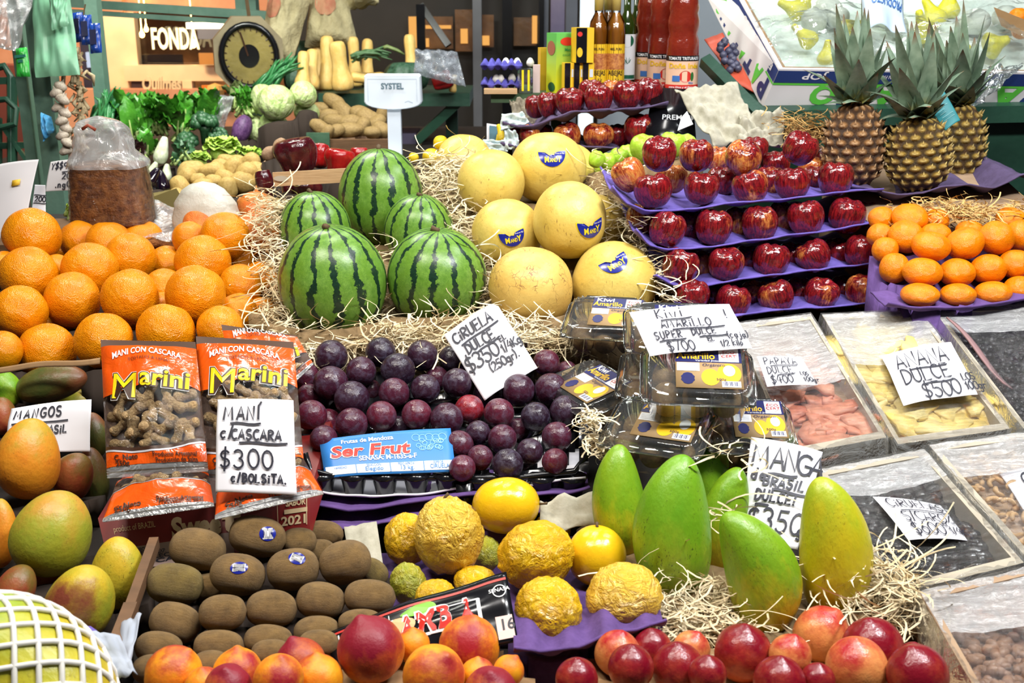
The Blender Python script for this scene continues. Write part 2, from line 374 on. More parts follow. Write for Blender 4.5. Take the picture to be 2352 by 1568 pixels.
# ---------------------------------------------------------------- writing
def arc(cx, cy, rx, ry, a0, a1, n=9):
    return [(cx + rx * math.cos(R_(a0 + (a1 - a0) * i / n)), cy + ry * math.sin(R_(a0 + (a1 - a0) * i / n))) for i in range(n + 1)]
GL = {
 'A': [[(0, 0), (.3, 1), (.58, 0)], [(.08, .34), (.52, .36)]], 'B': [[(.05, 0), (.05, 1)], [(.05, 1)] + arc(.2, .76, .3, .24, 90, -90) + [(.05, .52)] + arc(.2, .26, .36, .26, 90, -90) + [(.05, 0)]],
 'C': [arc(.36, .5, .34, .5, 55, 305, 12)], 'D': [[(.05, 0), (.05, 1)] + arc(.12, .5, .48, .5, 90, -90, 10) + [(.05, 0)]], 'E': [[(.52, .98), (.06, 1), (.06, 0), (.54, .02)], [(.06, .52), (.46, .52)]],
 'F': [[(.52, 1), (.06, 1), (.06, 0)], [(.06, .52), (.44, .52)]], 'G': [arc(.36, .5, .34, .5, 50, 320, 12) + [(.64, .45), (.36, .45)]], 'I': [[(.15, 0), (.15, 1)]], 'J': [[(.4, 1), (.4, .2)] + arc(.22, .2, .18, .2, 0, -160, 6)],
 'K': [[(.05, 0), (.05, 1)], [(.55, 1), (.06, .45), (.58, 0)]], 'L': [[(.08, 1), (.06, 0), (.52, .03)]], 'M': [[(0, 0), (.08, 1), (.36, .25), (.62, 1), (.72, 0)]], 'N': [[(.04, 0), (.06, 1), (.54, 0), (.56, 1)]],
 'O': [arc(.34, .5, .32, .5, 95, 455, 14)], 'P': [[(.06, 0), (.06, 1)] + arc(.2, .74, .34, .26, 90, -90) + [(.06, .48)]], 'R': [[(.06, 0), (.06, 1)] + arc(.2, .75, .34, .25, 90, -90) + [(.1, .5), (.56, 0)]],
 'S': [arc(.3, .75, .25, .25, 40, 250, 9) + arc(.28, .25, .26, .26, 80, -150, 9)], 'T': [[(0, 1), (.6, 1)], [(.3, 1), (.3, 0)]], 'U': [[(.05, 1), (.05, .3)] + arc(.3, .28, .25, .28, 180, 360, 8) + [(.55, 1)]],
 'V': [[(0, 1), (.28, 0), (.56, 1)]], 'Y': [[(0, 1), (.28, .5), (.56, 1)], [(.28, .5), (.26, 0)]], 'Z': [[(.04, 1), (.54, 1), (.02, 0), (.56, 0)]], 'a': [arc(.24, .28, .2, .27, 20, 340, 10), [(.46, .55), (.46, 0)]],
 'c': [arc(.26, .3, .24, .3, 50, 310, 9)], 'd': [arc(.24, .28, .2, .27, 20, 340, 10), [(.46, 1), (.46, 0)]], 'e': [[(.06, .3), (.44, .32)] + arc(.25, .3, .2, .28, 10, 310, 9)], 'g': [arc(.24, .3, .2, .26, 20, 340, 9), [(.46, .55), (.46, -.2)] + arc(.26, -.2, .2, .16, 0, -150, 6)],
 'i': [[(.1, 0), (.1, .55)], [(.1, .78), (.13, .84)]], 'j': [[(.3, .55), (.3, -.2)] + arc(.14, -.2, .16, .14, 0, -150, 5), [(.3, .8), (.32, .84)]], 'k': [[(.05, 0), (.05, 1)], [(.4, .6), (.06, .3), (.44, 0)]], 'l': [[(.1, 1), (.1, 0)]],
 'o': [arc(.25, .28, .22, .28, 95, 455, 10)], 'r': [[(.06, .55), (.06, 0)], [(.06, .35)] + arc(.26, .32, .2, .22, 160, 50, 5)], 'w': [[(0, .55), (.14, 0), (.28, .45), (.42, 0), (.56, .55)]], 's': [arc(.22, .42, .17, .15, 40, 250, 7) + arc(.2, .14, .18, .15, 80, -150, 7)],
 '0': [arc(.32, .5, .3, .5, 95, 455, 14)], '1': [[(.04, .72), (.22, 1), (.22, 0)]], '2': [arc(.28, .72, .25, .28, 160, -40, 8) + [(.02, 0), (.56, .02)]], '3': [arc(.26, .75, .25, .25, 150, -80, 8) + arc(.26, .26, .29, .27, 85, -150, 9)], '4': [[(.3, 1), (0, .4), (.56, .4)], [(.44, .75), (.42, 0)]],
 '5': [[(.54, 1), (.12, 1), (.08, .56)] + arc(.28, .3, .28, .3, 110, -150, 10)], '6': [[(.46, 1)] + arc(.3, .3, .27, .3, 160, 480, 12)], '7': [[(.0, 1), (.56, 1), (.2, 0)]], '8': [arc(.28, .76, .2, .22, -90, 270, 10), arc(.28, .27, .26, .27, 90, 450, 10)],
 '$': [arc(.3, .72, .25, .22, 30, 250, 8) + arc(.28, .27, .27, .23, 80, -150, 8), [(.32, 1.15), (.26, -.18)]], '/': [[(.3, 1.1), (.02, -.1)]], '(': [arc(.4, .5, .3, .65, 120, 240, 6)], ')': [arc(-.1, .5, .3, .65, 60, -60, 6)], '.': [[(.1, 0), (.14, .05)]], '!': [[(.12, 1), (.1, .3)], [(.1, .02), (.12, .07)]],
 '~': [[(0, .0), (.12, .1), (.25, 0), (.38, .1), (.5, 0), (.62, .1), (.75, 0), (.88, .1), (1, 0)]], "'": [[(.05, .85), (.2, 1.1)]],
}
ADV = {'I': .3, 'i': .24, 'l': .24, '.': .3, '!': .3, '(': .35, ')': .3, '/': .4, 'M': .9, 'w': .72, '1': .42, 'r': .46, ' ': .42, 'j': .45}
def strokes(s, x, y, h, slant=0.0, track=.16, seed=1, wob=.035):
    """handwritten polylines for a line of text; returns [polyline], end x"""
    rn = random.Random(seed); out = []
    for ch in s:
        if ch in GL:
            dy = rn.uniform(-wob, wob); sc = 1 + rn.uniform(-wob, wob)
            for pl in GL[ch]:
                out.append([(x + (px * sc + slant * py) * h * .95, y + (py * sc + dy) * h) for px, py in pl])
        x += (ADV.get(ch, .62) + track) * h * .95
    return out, x
def ribbon(mb, pl, wd, fn):
    """flat pen stroke laid on a sheet; fn(u, v) -> point just above the sheet"""
    k = len(pl); q = []
    for i, (x, y) in enumerate(pl):
        a = pl[max(i - 1, 0)]; b = pl[min(i + 1, k - 1)]; dx, dy = b[0] - a[0], b[1] - a[1]; L = math.hypot(dx, dy) or 1
        e = wd * (.12 if 0 < i < k - 1 else .3); nx, ny = -dy / L * wd / 2, dx / L * wd / 2
        ex = (-dx / L * e if i == 0 else dx / L * e if i == k - 1 else 0); ey = (-dy / L * e if i == 0 else dy / L * e if i == k - 1 else 0)
        q.append(((x + ex + nx, y + ey + ny), (x + ex - nx, y + ey - ny)))
    mb.add([fn(*p) for pr in q for p in pr], [(2 * i, 2 * i + 1, 2 * i + 3, 2 * i + 2) for i in range(k - 1)])
_tx = {}
def text_geo(s, bold=0.0, shear=0.0, space=1.0):
    """printed text as (verts2d, faces, width); height of a capital is about 0.7"""
    key = (s, bold, shear, space)
    if key not in _tx:
        cu = bpy.data.curves.new('lettering', 'FONT'); cu.body = s; cu.offset = bold; cu.shear = shear; cu.space_character = space; cu.resolution_u = 3
        o = bpy.data.objects.new('lettering', cu); COL.objects.link(o)
        dg = bpy.context.evaluated_depsgraph_get(); me = bpy.data.meshes.new_from_object(o.evaluated_get(dg))
        vs = [(v.co.x, v.co.y) for v in me.vertices]; fs = [tuple(p.vertices) for p in me.polygons]
        bpy.data.objects.remove(o); bpy.data.curves.remove(cu); bpy.data.meshes.remove(me)
        _tx[key] = (vs, fs, max([v[0] for v in vs] or [1]))
    return _tx[key]
def put_text(mb, s, x, y, h, fn, bold=0.0, shear=0.0, align='L', width=None, space=1.0, curve=None):
    """lay printed text on a sheet (x, y, h in sheet units); curve(u) lifts the baseline"""
    vs, fs, W = text_geo(s, bold, shear, space); k = h / .7; kx = k if width is None else width / W
    x0 = x - (W * kx / 2 if align == 'C' else W * kx if align == 'R' else 0)
    def q(v):
        u = x0 + v[0] * kx; c = curve(u) if curve else 0.0
        return fn(u, y + v[1] * k + c)
    mb.add([q(v) for v in vs], fs)
class Sheet:
    """a bent quad sheet from four world corners (bottom-left, bottom-right, top-right, top-left); u, v in metres from the bottom-left corner"""
    def __init__(s, bl, br, tr, tl, bend=0.0, wave=0.0, seed=0):
        s.c = [Vector(p) for p in (bl, br, tr, tl)]
        s.w = ((s.c[1] - s.c[0]).length + (s.c[2] - s.c[3]).length) / 2; s.h = ((s.c[3] - s.c[0]).length + (s.c[2] - s.c[1]).length) / 2
        s.n = (s.c[1] - s.c[0]).cross(s.c[3] - s.c[0]).normalized(); s.bend = bend; s.wave = wave; s.seed = seed
    def uv(s, a, b, lift=0.0):
        c = s.c; p = c[0] * (1 - a) * (1 - b) + c[1] * a * (1 - b) + c[2] * a * b + c[3] * (1 - a) * b
        z = s.bend * 4 * a * (1 - a) + s.bend * .6 * 4 * b * (1 - b) + s.wave * MN.noise(Vector((a * 2.3 + s.seed, b * 2.3, s.seed)))
        return p + s.n * (z + lift)
    def at(s, u, v, lift=.0022): return s.uv(u / s.w, v / s.h, lift)
    def build(s, name, m, parent=None, n=28, cut=None, thick=.0004):
        mb = MB(); mb.grid(lambda a, b: s.uv(*(cut(a, b) if cut else (a, b))), n, n)
        return mb.build(name, m, parent, True, thick)
def px_sheet(bl, br, tr, tl, **kw):
    s = Sheet(*[P(*p) for p in (bl, br, tr, tl)], **kw); e = lambda p, q: math.hypot(p[0] - q[0], p[1] - q[1]); s.asp = (e(bl, br) + e(tl, tr)) / (e(bl, tl) + e(br, tr)); return s
def sign(name, sh, lines, label, group=None, m=None, cat='sign', ink='ink', cut=None, pen=.0032):
    """a hand-lettered card: lines are (text, x, y, h, slant, pen) in fractions of the sheet height, or ('_', x0, y0, x1, y1[, pen])"""
    o = sh.build(name, m or M['paper'], cut=cut); tag(o, label, cat, group)
    mb = MB(); k = 1.0; pen = pen * sh.asp / sh.w; at = lambda u, v: sh.at(u / sh.asp * sh.w, v * sh.h)
    for i, ln in enumerate(lines):
        if ln[0] == '_':
            _, x0, y0, x1, y1 = ln[:5]; pn = ln[5] if len(ln) > 5 else 1.0
            ribbon(mb, [(x0 * k + (x1 - x0) * k * t / 5, (y0 + (y1 - y0) * t / 5 + .008 * math.sin(t * 1.3)) * k) for t in range(6)], pen * pn, at)
        else:
            s_, x, y, h = ln[:4]; sl = ln[4] if len(ln) > 4 else .08; pn = ln[5] if len(ln) > 5 else 1.0; tr = ln[6] if len(ln) > 6 else .16
            for pl in strokes(s_, x * k, y * k, h * k, sl, tr, seed=i + len(s_))[0]: ribbon(mb, pl, pen * pn, at)
    mb.build('handwriting', M[ink], o)
    return o

# ---------------------------------------------------------------- fruit shapes (unit size)
def sq(c, p): return math.copysign(abs(c) ** p, c)
def f_sphere(dx=.0, dimple=.06, flat_=1.0, lump=.03, seed=0):
    def fn(a, t):
        x, z = math.sin(t), math.cos(t)
        z -= math.copysign(dimple, z) * math.exp(-(x / .22) ** 2)
        v = (x * math.cos(a), x * math.sin(a), z * flat_); k = 1 + lump * nz(v, 1.3, seed)
        return (v[0] * k, v[1] * k, v[2] * k)
    return fn
def f_apple(seed=0):
    rn = random.Random(seed); el = rn.uniform(.92, 1.06); tw = rn.uniform(0, 6)
    def fn(a, t):
        s, c = math.sin(t), math.cos(t)
        r = s * (1 + .13 * c + .05 * math.cos(2 * t)); z = c * el
        z -= .34 * math.exp(-(s / .34) ** 2) if c > 0 else -.20 * math.exp(-(s / .30) ** 2)
        lob = 1 + .035 * math.cos(5 * a + tw) * (1 - c) * .8 + .03 * nz((math.cos(a), math.sin(a), c), 1.2, seed)
        if c > 0: z += .05 * math.cos(5 * a + tw + 1) * math.exp(-((s - .45) / .25) ** 2)
        return (r * lob * math.cos(a), r * lob * math.sin(a), z)
    return fn
def f_tip(tip=.12, crease=.07, seed=0, el=1.0):
    """peach and nectarine: a crease down one side and a pointed end"""
    def fn(a, t):
        s, c = math.sin(t), math.cos(t)
        d = (a + math.pi) % (2 * math.pi) - math.pi
        k = 1 - crease * math.exp(-(d / .22) ** 2) * (s ** .6 if s > 0 else 0) + .025 * nz((s * math.cos(a), s * math.sin(a), c), 1.2, seed)
        z = c * el + (tip * math.exp(-(s / .22) ** 2) if c > 0 else .16 * math.exp(-(s / .28) ** 2))
        return (s * k * math.cos(a), s * k * math.sin(a), z)
    return fn
def f_super(p=.8, seed=0, lump=.03, nub=.05):
    def fn(a, t):
        s, c = math.sin(t), math.cos(t); r = sq(s, p); z = sq(c, .92)
        z += (nub if c > 0 else .4 * nub) * math.exp(-(s / .10) ** 2)
        k = 1 + lump * nz((s * math.cos(a), s * math.sin(a), c), 1.4, seed)
        return (r * k * math.cos(a), r * k * math.sin(a), z)
    return fn
def f_mango(bend=.18, seed=0, top=.12, beak=.05):
    def fn(a, t):
        s, c = math.sin(t), math.cos(t); r = s * (1 - top * c)
        x = r * math.cos(a) * 1.0; y = r * math.sin(a) * .9
        k = 1 + .03 * nz((s * math.cos(a), s * math.sin(a), c), 1.1, seed)
        x = x * k + bend * (c * c - .35) + beak * math.exp(-((c + .75) / .2) ** 2) * max(0, math.cos(a))
        return (x, y * k, c)
    return fn
def f_profile(pts, lump=.03, seed=0, ribs=0, ribd=.0):
    """lathe through (radius, z) points from top to bottom"""
    n = len(pts) - 1
    def fn(a, t):
        u = t / math.pi * n; i = min(int(u), n - 1); f = u - i
        p = [pts[max(0, min(n, i + k))] for k in (-1, 0, 1, 2)]
        cr = lambda q: .5 * (2 * p[1][q] + (p[2][q] - p[0][q]) * f + (2 * p[0][q] - 5 * p[1][q] + 4 * p[2][q] - p[3][q]) * f * f + (3 * p[1][q] - p[0][q] - 3 * p[2][q] + p[3][q]) * f ** 3)
        r, z = max(0, cr(0)), cr(1)
        k = 1 + lump * nz((r * math.cos(a), r * math.sin(a), z), 1.3, seed)
        if ribs: k *= 1 - ribd * (1 - abs(math.sin(a * ribs / 2))) ** 2
        return (r * k * math.cos(a), r * k * math.sin(a), z)
    return fn
def f_wrinkle(amt=.05, seed=0, fr=2.4):
    def fn(a, t):
        v = Vector((math.sin(t) * math.cos(a), math.sin(t) * math.sin(a), math.cos(t)))
        w_ = Vector((MN.noise(v * 1.6 + Vector((seed, 0, 0))), MN.noise(v * 1.6 + Vector((0, seed, 5))), MN.noise(v * 1.6 + Vector((3, 0, seed))))) * .5
        h = 1 - abs(MN.noise((v + w_) * fr + Vector((seed, seed, 0)))) * 2.2
        h2 = 1 - abs(MN.noise((v + w_) * fr * 2.1 + Vector((seed, 0, 7)))) * 2.2
        k = 1 - amt * max(h, -.4) - amt * .5 * max(h2, -.4) + .04 * MN.noise(v * 1.2 + Vector((seed, 1, 1)))
        return tuple(v * k)
    return fn
ME = {}
def shape(key, fn=None, nu=28, nv=18):
    if key not in ME: ME[key] = lathe_fn(key.rsplit('~', 1)[0], fn, nu, nv)
    return ME[key]
for i in range(4):
    shape(f'orange~{i}', f_sphere(dimple=.05, lump=.05, seed=i), 32, 20); shape(f'tangerine~{i}', f_sphere(dimple=.09, lump=.04, seed=i + 9), 32, 20)
    shape(f'plum~{i}', f_tip(.0, .03, i), 28, 18); shape(f'kiwi~{i}', f_super(.78, i), 28, 20); shape(f'peach~{i}', f_tip(.16, .07, i), 36, 24)
    shape(f'nectarine~{i}', f_tip(.13, .05, i), 32, 22); shape(f'potato~{i}', f_super(.85, i + 3, .22, 0), 20, 14); shape(f'mango~{i}', f_mango(.10, i, .10), 32, 22)
    shape(f'passion~{i}', f_wrinkle(.05, i * 3.1), 56, 36); shape(f'melon~{i}', f_sphere(dimple=.015, lump=.035, seed=i), 40, 26); shape(f'peanut~{i}', f_profile([(0, 1), (.42, .86), (.5, .5), (.36, .05), (.5, -.5), (.44, -.86), (0, -1)], .06, i), 14, 12)
for i in range(7): shape(f'apple~{i}', f_apple(i), 32, 22)
shape('watermelon~0', f_sphere(dimple=.02, lump=.02, seed=2), 48, 32)
shape('passion_smooth~0', f_sphere(dimple=.0, lump=.03, seed=2), 36, 24)
shape('manga~0', f_mango(.24, 1, .17, .0), 40, 28); shape('manga~1', f_mango(.42, 2, .20, .0), 40, 28)
shape('pear~0', f_profile([(0, 1), (.26, .96), (.36, .62), (.48, .25), (.80, -.2), (.94, -.55), (.7, -.95), (.25, -1.02), (0, -.95)], .04, 1), 24, 18)
shape('squash~0', f_profile([(0, 1), (.42, .96), (.55, .72), (.52, .35), (.52, .05), (.62, -.3), (.76, -.65), (.62, -.95), (0, -1.0)], .03, 1, 8, .05), 28, 20)
shape('pumpkin~0', f_profile([(0, .62), (.3, .72), (.75, .62), (1, .1), (.85, -.5), (.4, -.74), (0, -.68)], .03, 1, 12, .10), 48, 18)
shape('pepper~0', f_profile([(0, .55), (.3, .8), (.75, .85), (.95, .45), (.88, -.1), (.7, -.7), (.45, -.9), (0, -.78)], .12, 2, 4, .16), 36, 20)
shape('cabbage~0', f_sphere(dimple=.05, lump=.06, seed=4), 36, 24); shape('aubergine~0', f_profile([(0, 1), (.3, .95), (.5, .6), (.68, .1), (.82, -.45), (.6, -.9), (0, -1)], .03, 1), 24, 18)

# ---------------------------------------------------------------- fruit placing: every piece is set on its line of sight, then pushed back until it only touches its neighbours
ITEMS = []
def item(name, key, m, x, y, Wd, L=None, ang=90, tilt=12, spin=None, d=None, dz=0.0, col=(1, 1, 1), label='', cat='fruit', group=None, fixed=False, stem=None, g=''):
    it = dict(name=name, key=key, m=m, x=x, y=y, W=Wd, L=L or Wd, ang=ang, tilt=tilt, spin=random.uniform(0, 6.28) if spin is None else spin,
              d=(DD(y) if d is None else d) + dz, col=col, label=label, cat=cat, group=group, fixed=fixed, stem=stem, g=g)
    ITEMS.append(it); return it
def relax(items, it_n=260, touch=.97):
    n = len(items)
    if n < 2: return
    D = np.array([i['d'] for i in items]); RY = np.array([list(ray(i['x'], i['y'])) for i in items])
    rp = np.array([(2 * i['W'] + i['L']) / 3 for i in items]) / FPX; fx = np.array([i['fixed'] for i in items])
    for _ in range(it_n):
        Pn = RY * D[:, None]; r = rp * D
        dv = Pn[:, None, :] - Pn[None, :, :]; ds = np.linalg.norm(dv, axis=2); need = (r[:, None] + r[None, :]) * touch - ds
        np.fill_diagonal(need, -1)
        a, b = np.nonzero(np.triu(need > 0))
        if not len(a): break
        mv = np.zeros(n)
        for i, j in zip(a, b):
            f, k = (i, j) if D[i] <= D[j] else (j, i)
            q = min(need[i, j], .03)
            if not fx[k]: mv[k] += q * .45
            if not fx[f]: mv[f] -= q * .12
        D += np.clip(mv, -.01, .02)
    for k, i in enumerate(items): i['d'] = float(D[k])
def spawn(items):
    for i in items:
        me = ME[i['key']]
        pos = P(i['x'], i['y'], i['d']); s = i['d'] / FPX
        key = i['key'] + '|' + i['m']
        if key not in ME:
            c = me.copy(); c.materials.clear(); c.materials.append(M[i['m']]); ME[key] = c
        o = bpy.data.objects.new(i['name'], ME[key]); COL.objects.link(o)
        B = basis(vdir(i['ang'], i['tilt']), i['spin']).to_4x4()
        o.matrix_world = Matrix.Translation(pos) @ B @ Matrix.Diagonal((i['W'] * s, i['W'] * s, i['L'] * s, 1))
        o.color = (*i['col'], 1); tag(o, i['label'], i['cat'], i['group'])
        i['o'] = o; i['pos'] = pos; i['r'] = min(i['W'], i['L']) * s; i['rw'] = i['W'] * s; i['rl'] = i['L'] * s; i['M'] = o.matrix_world.copy(); zz = abs((B.to_3x3() @ Vector((0, 0, 1))).z); i['hz'] = math.sqrt((i['rl'] * zz) ** 2 + (i['rw'] ** 2) * (1 - zz * zz)) * 1.02
        if i['stem']:
            ln, rd, z0 = i['stem']; MT = o.matrix_world; mb = MB()
            mb.tube([MT @ Vector((0, 0, z0)), MT @ Vector((.04, .02, z0 + ln * .55)), MT @ Vector((.14, .05, z0 + ln))], [rd * i['rw'], rd * i['rw'] * .8, rd * i['rw'] * 1.1], 7)
            st = mb.build('stem', M['stem'], o, True)
ORD = ['first', 'second', 'third', 'fourth', 'fifth', 'sixth', 'seventh', 'eighth', 'ninth', 'tenth', 'eleventh', 'twelfth'] + [f'{k}th' for k in range(13, 25)]
def ordn(k, n):
    if n == 1: return 'the only one'
    return 'leftmost' if k == 0 else 'rightmost' if k == n - 1 else ORD[k] + ' from the left'
def rowlab(look, k, n, where): return f'{look}, {ordn(k, n)} {where}'
SLOPE = lambda y: .725 + .20 * (y - 1.0)          # top of the stall's sloping counter
def bed(name, items, m, pad=.03, cell=.012, label=None, cat=None, kind=None, rough=.006, seed=1, sm=3, base=None, extra=0.0):
    """a solid heap of lining that stays just below the pieces lying on it and reaches down to the counter"""
    for i in ITEMS: i['rmax'] = max(i['rw'], i['rl']) if i['rl'] < 1.25 * i['rw'] else i['rw'] * 1.08; i['rmin'] = min(i['rw'], i['rl'])
    px = np.array([i['pos'].x for i in items]); py = np.array([i['pos'].y for i in items]); pz = np.array([i['pos'].z for i in items]); rM = np.array([i['rmax'] for i in items]); rm = np.array([i['hz'] for i in items])
    x0, x1, y0, y1 = (px - rM).min() - pad, (px + rM).max() + pad, (py - rM).min() - pad, (py + rM).max() + pad
    nx, ny = int((x1 - x0) / cell) + 1, int((y1 - y0) / cell) + 1
    X, Y = np.meshgrid(x0 + np.arange(nx + 1) * cell, y0 + np.arange(ny + 1) * cell)
    Q = np.hypot(X[..., None] - px, Y[..., None] - py)
    wt = 1 / np.maximum(Q - rM * .4, .004) ** 2
    S = (wt * (pz - rm * .8)).sum(-1) / wt.sum(-1) + extra
    gap = (Q - rM).min(-1)
    ax = np.array([i['pos'].x for i in ITEMS]); ay = np.array([i['pos'].y for i in ITEMS]); az = np.array([i['pos'].z for i in ITEMS]); aM = np.array([i['rmax'] * 1.06 + .004 for i in ITEMS]); am = np.array([i['hz'] for i in ITEMS])
    QA = np.hypot(X[..., None] - ax, Y[..., None] - ay)
    Lo = np.where(QA < aM, az - am * np.sqrt(np.maximum(0, 1 - (QA / aM) ** 2)) - .004, 9).min(-1)
    Z = np.minimum(S, Lo)
    for _ in range(sm):
        q = np.pad(Z, 1, mode='edge'); Z = np.minimum(Lo, (q[:-2, 1:-1] + q[2:, 1:-1] + q[1:-1, :-2] + q[1:-1, 2:] + 4 * q[1:-1, 1:-1]) / 8)
    B = SLOPE(Y) + .004 if base is None else np.full_like(Y, base)
    keep = gap < pad
    mb = MB(); idx = {}
    def vid(j, i, low):
        k = (j, i, low)
        if k not in idx:
            idx[k] = len(mb.v); z = Z[j, i] - abs(rough * MN.noise(Vector((X[j, i] * 22 + seed, Y[j, i] * 22, seed))))
            mb.v.append((float(X[j, i]), float(Y[j, i]), float(min(B[j, i], z - .004)) if low else float(z)))
        return idx[k]
    cellk = keep[:-1, :-1] & keep[1:, :-1] & keep[:-1, 1:] & keep[1:, 1:]
    for j in range(ny):
        for i in range(nx):
            if not cellk[j, i]: continue
            mb.f.append((vid(j, i, 0), vid(j, i + 1, 0), vid(j + 1, i + 1, 0), vid(j + 1, i, 0)))
            mb.f.append((vid(j + 1, i, 1), vid(j + 1, i + 1, 1), vid(j, i + 1, 1), vid(j, i, 1)))
            if j == 0 or not cellk[j - 1, i]: mb.f.append((vid(j, i, 1), vid(j, i + 1, 1), vid(j, i + 1, 0), vid(j, i, 0)))
            if j == ny - 1 or not cellk[j + 1, i]: mb.f.append((vid(j + 1, i + 1, 1), vid(j + 1, i, 1), vid(j + 1, i, 0), vid(j + 1, i + 1, 0)))
            if i == 0 or not cellk[j, i - 1]: mb.f.append((vid(j + 1, i, 1), vid(j, i, 1), vid(j, i, 0), vid(j + 1, i, 0)))
            if i == nx - 1 or not cellk[j, i + 1]: mb.f.append((vid(j, i + 1, 1), vid(j + 1, i + 1, 1), vid(j + 1, i + 1, 0), vid(j, i + 1, 0)))
    o = mb.build(name, m, None, True); tag(o, label, cat, None, kind)
    def zat(x, y):
        i = min(nx, max(0, round((x - x0) / cell))); j = min(ny, max(0, round((y - y0) / cell)))
        return float(Z[j, i]) if keep[j, i] else None
    return o, zat, (x0, x1, y0, y1)
def straw(name, spots, m, label, seed=3, wd=.0022, ln=(.05, .13), curl=1.0, cat='wood wool'):
    """loose curled wood shavings: spots are (point, spread, count, up); one tangle, past counting"""
    rn = random.Random(seed); mb = MB()
    for p, sp, cnt, up in spots:
        for _ in range(cnt):
            c = Vector(p) + Vector((rn.gauss(0, sp[0]), rn.gauss(0, sp[1]), rn.random() ** 1.5 * sp[2]))
            L = rn.uniform(*ln); k = 9; a = rn.uniform(0, 6.28); el = rn.uniform(-.3, .55) * up; da = rn.uniform(-1, 1) * curl * .8; de = rn.uniform(-.22, .04)
            h = Vector((math.cos(a) * math.cos(el), math.sin(a) * math.cos(el), math.sin(el))); pts = [c]
            for _s in range(k):
                a += da + rn.uniform(-.18, .18); el = max(-.5, el + de)
                c = c + Vector((math.cos(a) * math.cos(el), math.sin(a) * math.cos(el), math.sin(el))) * L / k; pts.append(c)
            sd = Vector((rn.uniform(-1, 1), rn.uniform(-1, 1), rn.uniform(-1, 1))).normalized(); wv = wd * rn.uniform(.6, 1.3); vs = []
            for q, pt in enumerate(pts):
                t = (pts[min(q + 1, k)] - pts[max(q - 1, 0)]).normalized(); n_ = t.cross(sd).normalized() * wv * .5
                vs += [pt + n_, pt - n_]; sd = (sd + Vector((0, 0, .25))).normalized()
            mb.add(vs, [(2 * q, 2 * q + 1, 2 * q + 3, 2 * q + 2) for q in range(k)])
    o = mb.build(name, m, None, True); return tag(o, label, cat, None, 'stuff')

# ---------------------------------------------------------------- the fruit on the stall
RN = random.Random(11)
def pile(rows, name, keyf, mf, look, where_fmt, cat, group, g, **kw):
    """rows: {row words: [(x, y, W[, L[, extra]])]}"""
    for row, pts in rows.items():
        order = sorted(range(len(pts)), key=lambda q: pts[q][0]); rank = {q: k for k, q in enumerate(order)}
        for q, p in enumerate(pts):
            ex = dict(p[4]) if len(p) > 4 else {}
            lk = ex.pop('look', None) or (look(p) if callable(look) else look)
            lab = ex.pop('label', None) or rowlab(lk, rank[q], len(pts), where_fmt.format(row))
            d = dict(kw); d.update(ex)
            key = d.pop('key', None) or keyf(); m = d.pop('m', None) or mf()
            item(name, key, m, p[0], p[1], p[2], p[3] if len(p) > 3 and p[3] else None, label=lab, cat=cat, group=group, g=g, **{**dict(tilt=RN.uniform(-10, 40), ang=RN.uniform(60, 120)), **d})
K4 = lambda nm: (lambda: f'{nm}~{RN.randrange(4)}')
# oranges
pile({'in the bottom row of the orange pile': [(5, 805, 46), (108, 808, 66), (238, 782, 66), (382, 764, 67), (505, 756, 54)],
      'in the second row up of the orange pile': [(46, 716, 62), (166, 689, 64), (299, 684, 66), (450, 678, 69), (547, 717, 44, 0, dict(dz=.05))],
      'in the third row up of the orange pile': [(8, 618, 42, 0, dict(dz=.05)), (66, 633, 67), (206, 619, 63), (299, 592, 57), (384, 606, 42, 0, dict(dz=.06)), (466, 602, 63), (552, 656, 50)],
      'along the top of the orange pile': [(74, 541, 64), (183, 552, 46, 0, dict(dz=.05)), (250, 560, 52, 0, dict(dz=.03)), (328, 556, 50, 0, dict(dz=.03)), (436, 548, 40, 0, dict(dz=.04)), (517, 543, 56)],
      'half hidden in the gaps of the orange pile': [(130, 745, 42, 0, dict(dz=.09)), (130, 618, 34, 0, dict(dz=.07)), (378, 662, 46, 0, dict(dz=.08)), (376, 706, 36, 0, dict(dz=.07)), (550, 604, 38, 0, dict(dz=.07)), (598, 640, 40, 0, dict(dz=.05)), (598, 716, 34, 0, dict(dz=.07)), (152, 574, 34, 0, dict(dz=.1)), (300, 745, 44, 0, dict(dz=.1))]},
     'orange', K4('orange'), lambda: 'orange', 'glossy orange', '{}', 'orange', 'oranges in the pile', 'or')
for x, y, r, lab in ((462, 514, 44, 'rosy grapefruit against the white paper bag behind the oranges'), (592, 538, 54, 'red grapefruit half covered by wood wool beside the oranges'), (588, 478, 40, 'pinkish grapefruit below the dark red peppers')):
    item('grapefruit', 'orange~1', 'grapefruit', x, y, r, dz=.10, label=lab, cat='grapefruit', group='grapefruits behind the oranges', g='or')
# watermelons
for x, y, W_, L_, ang, ti, lab, dz in ((875, 453, 97, 113, 91, 16, 'striped watermelon on top of the watermelon pile', -.02), (764, 648, 124, 136, 92, 22, 'largest striped watermelon, front left of the watermelon pile', -.02),
        (1003, 637, 114, 116, 86, 24, 'round striped watermelon with a pale scar, front right of the pile', 0), (724, 530, 82, 92, 92, 20, 'watermelon behind the largest one, below the dark red pepper', .06), (962, 530, 80, 86, 84, 20, 'watermelon mostly hidden behind the top one, near the wood wool', .08)):
    item('watermelon', 'watermelon~0', 'watermelon', x, y, W_, L_, ang=ang, tilt=ti, dz=dz, label=lab, cat='watermelon', group='watermelons', g='wm', stem=(.05, .06, .96))
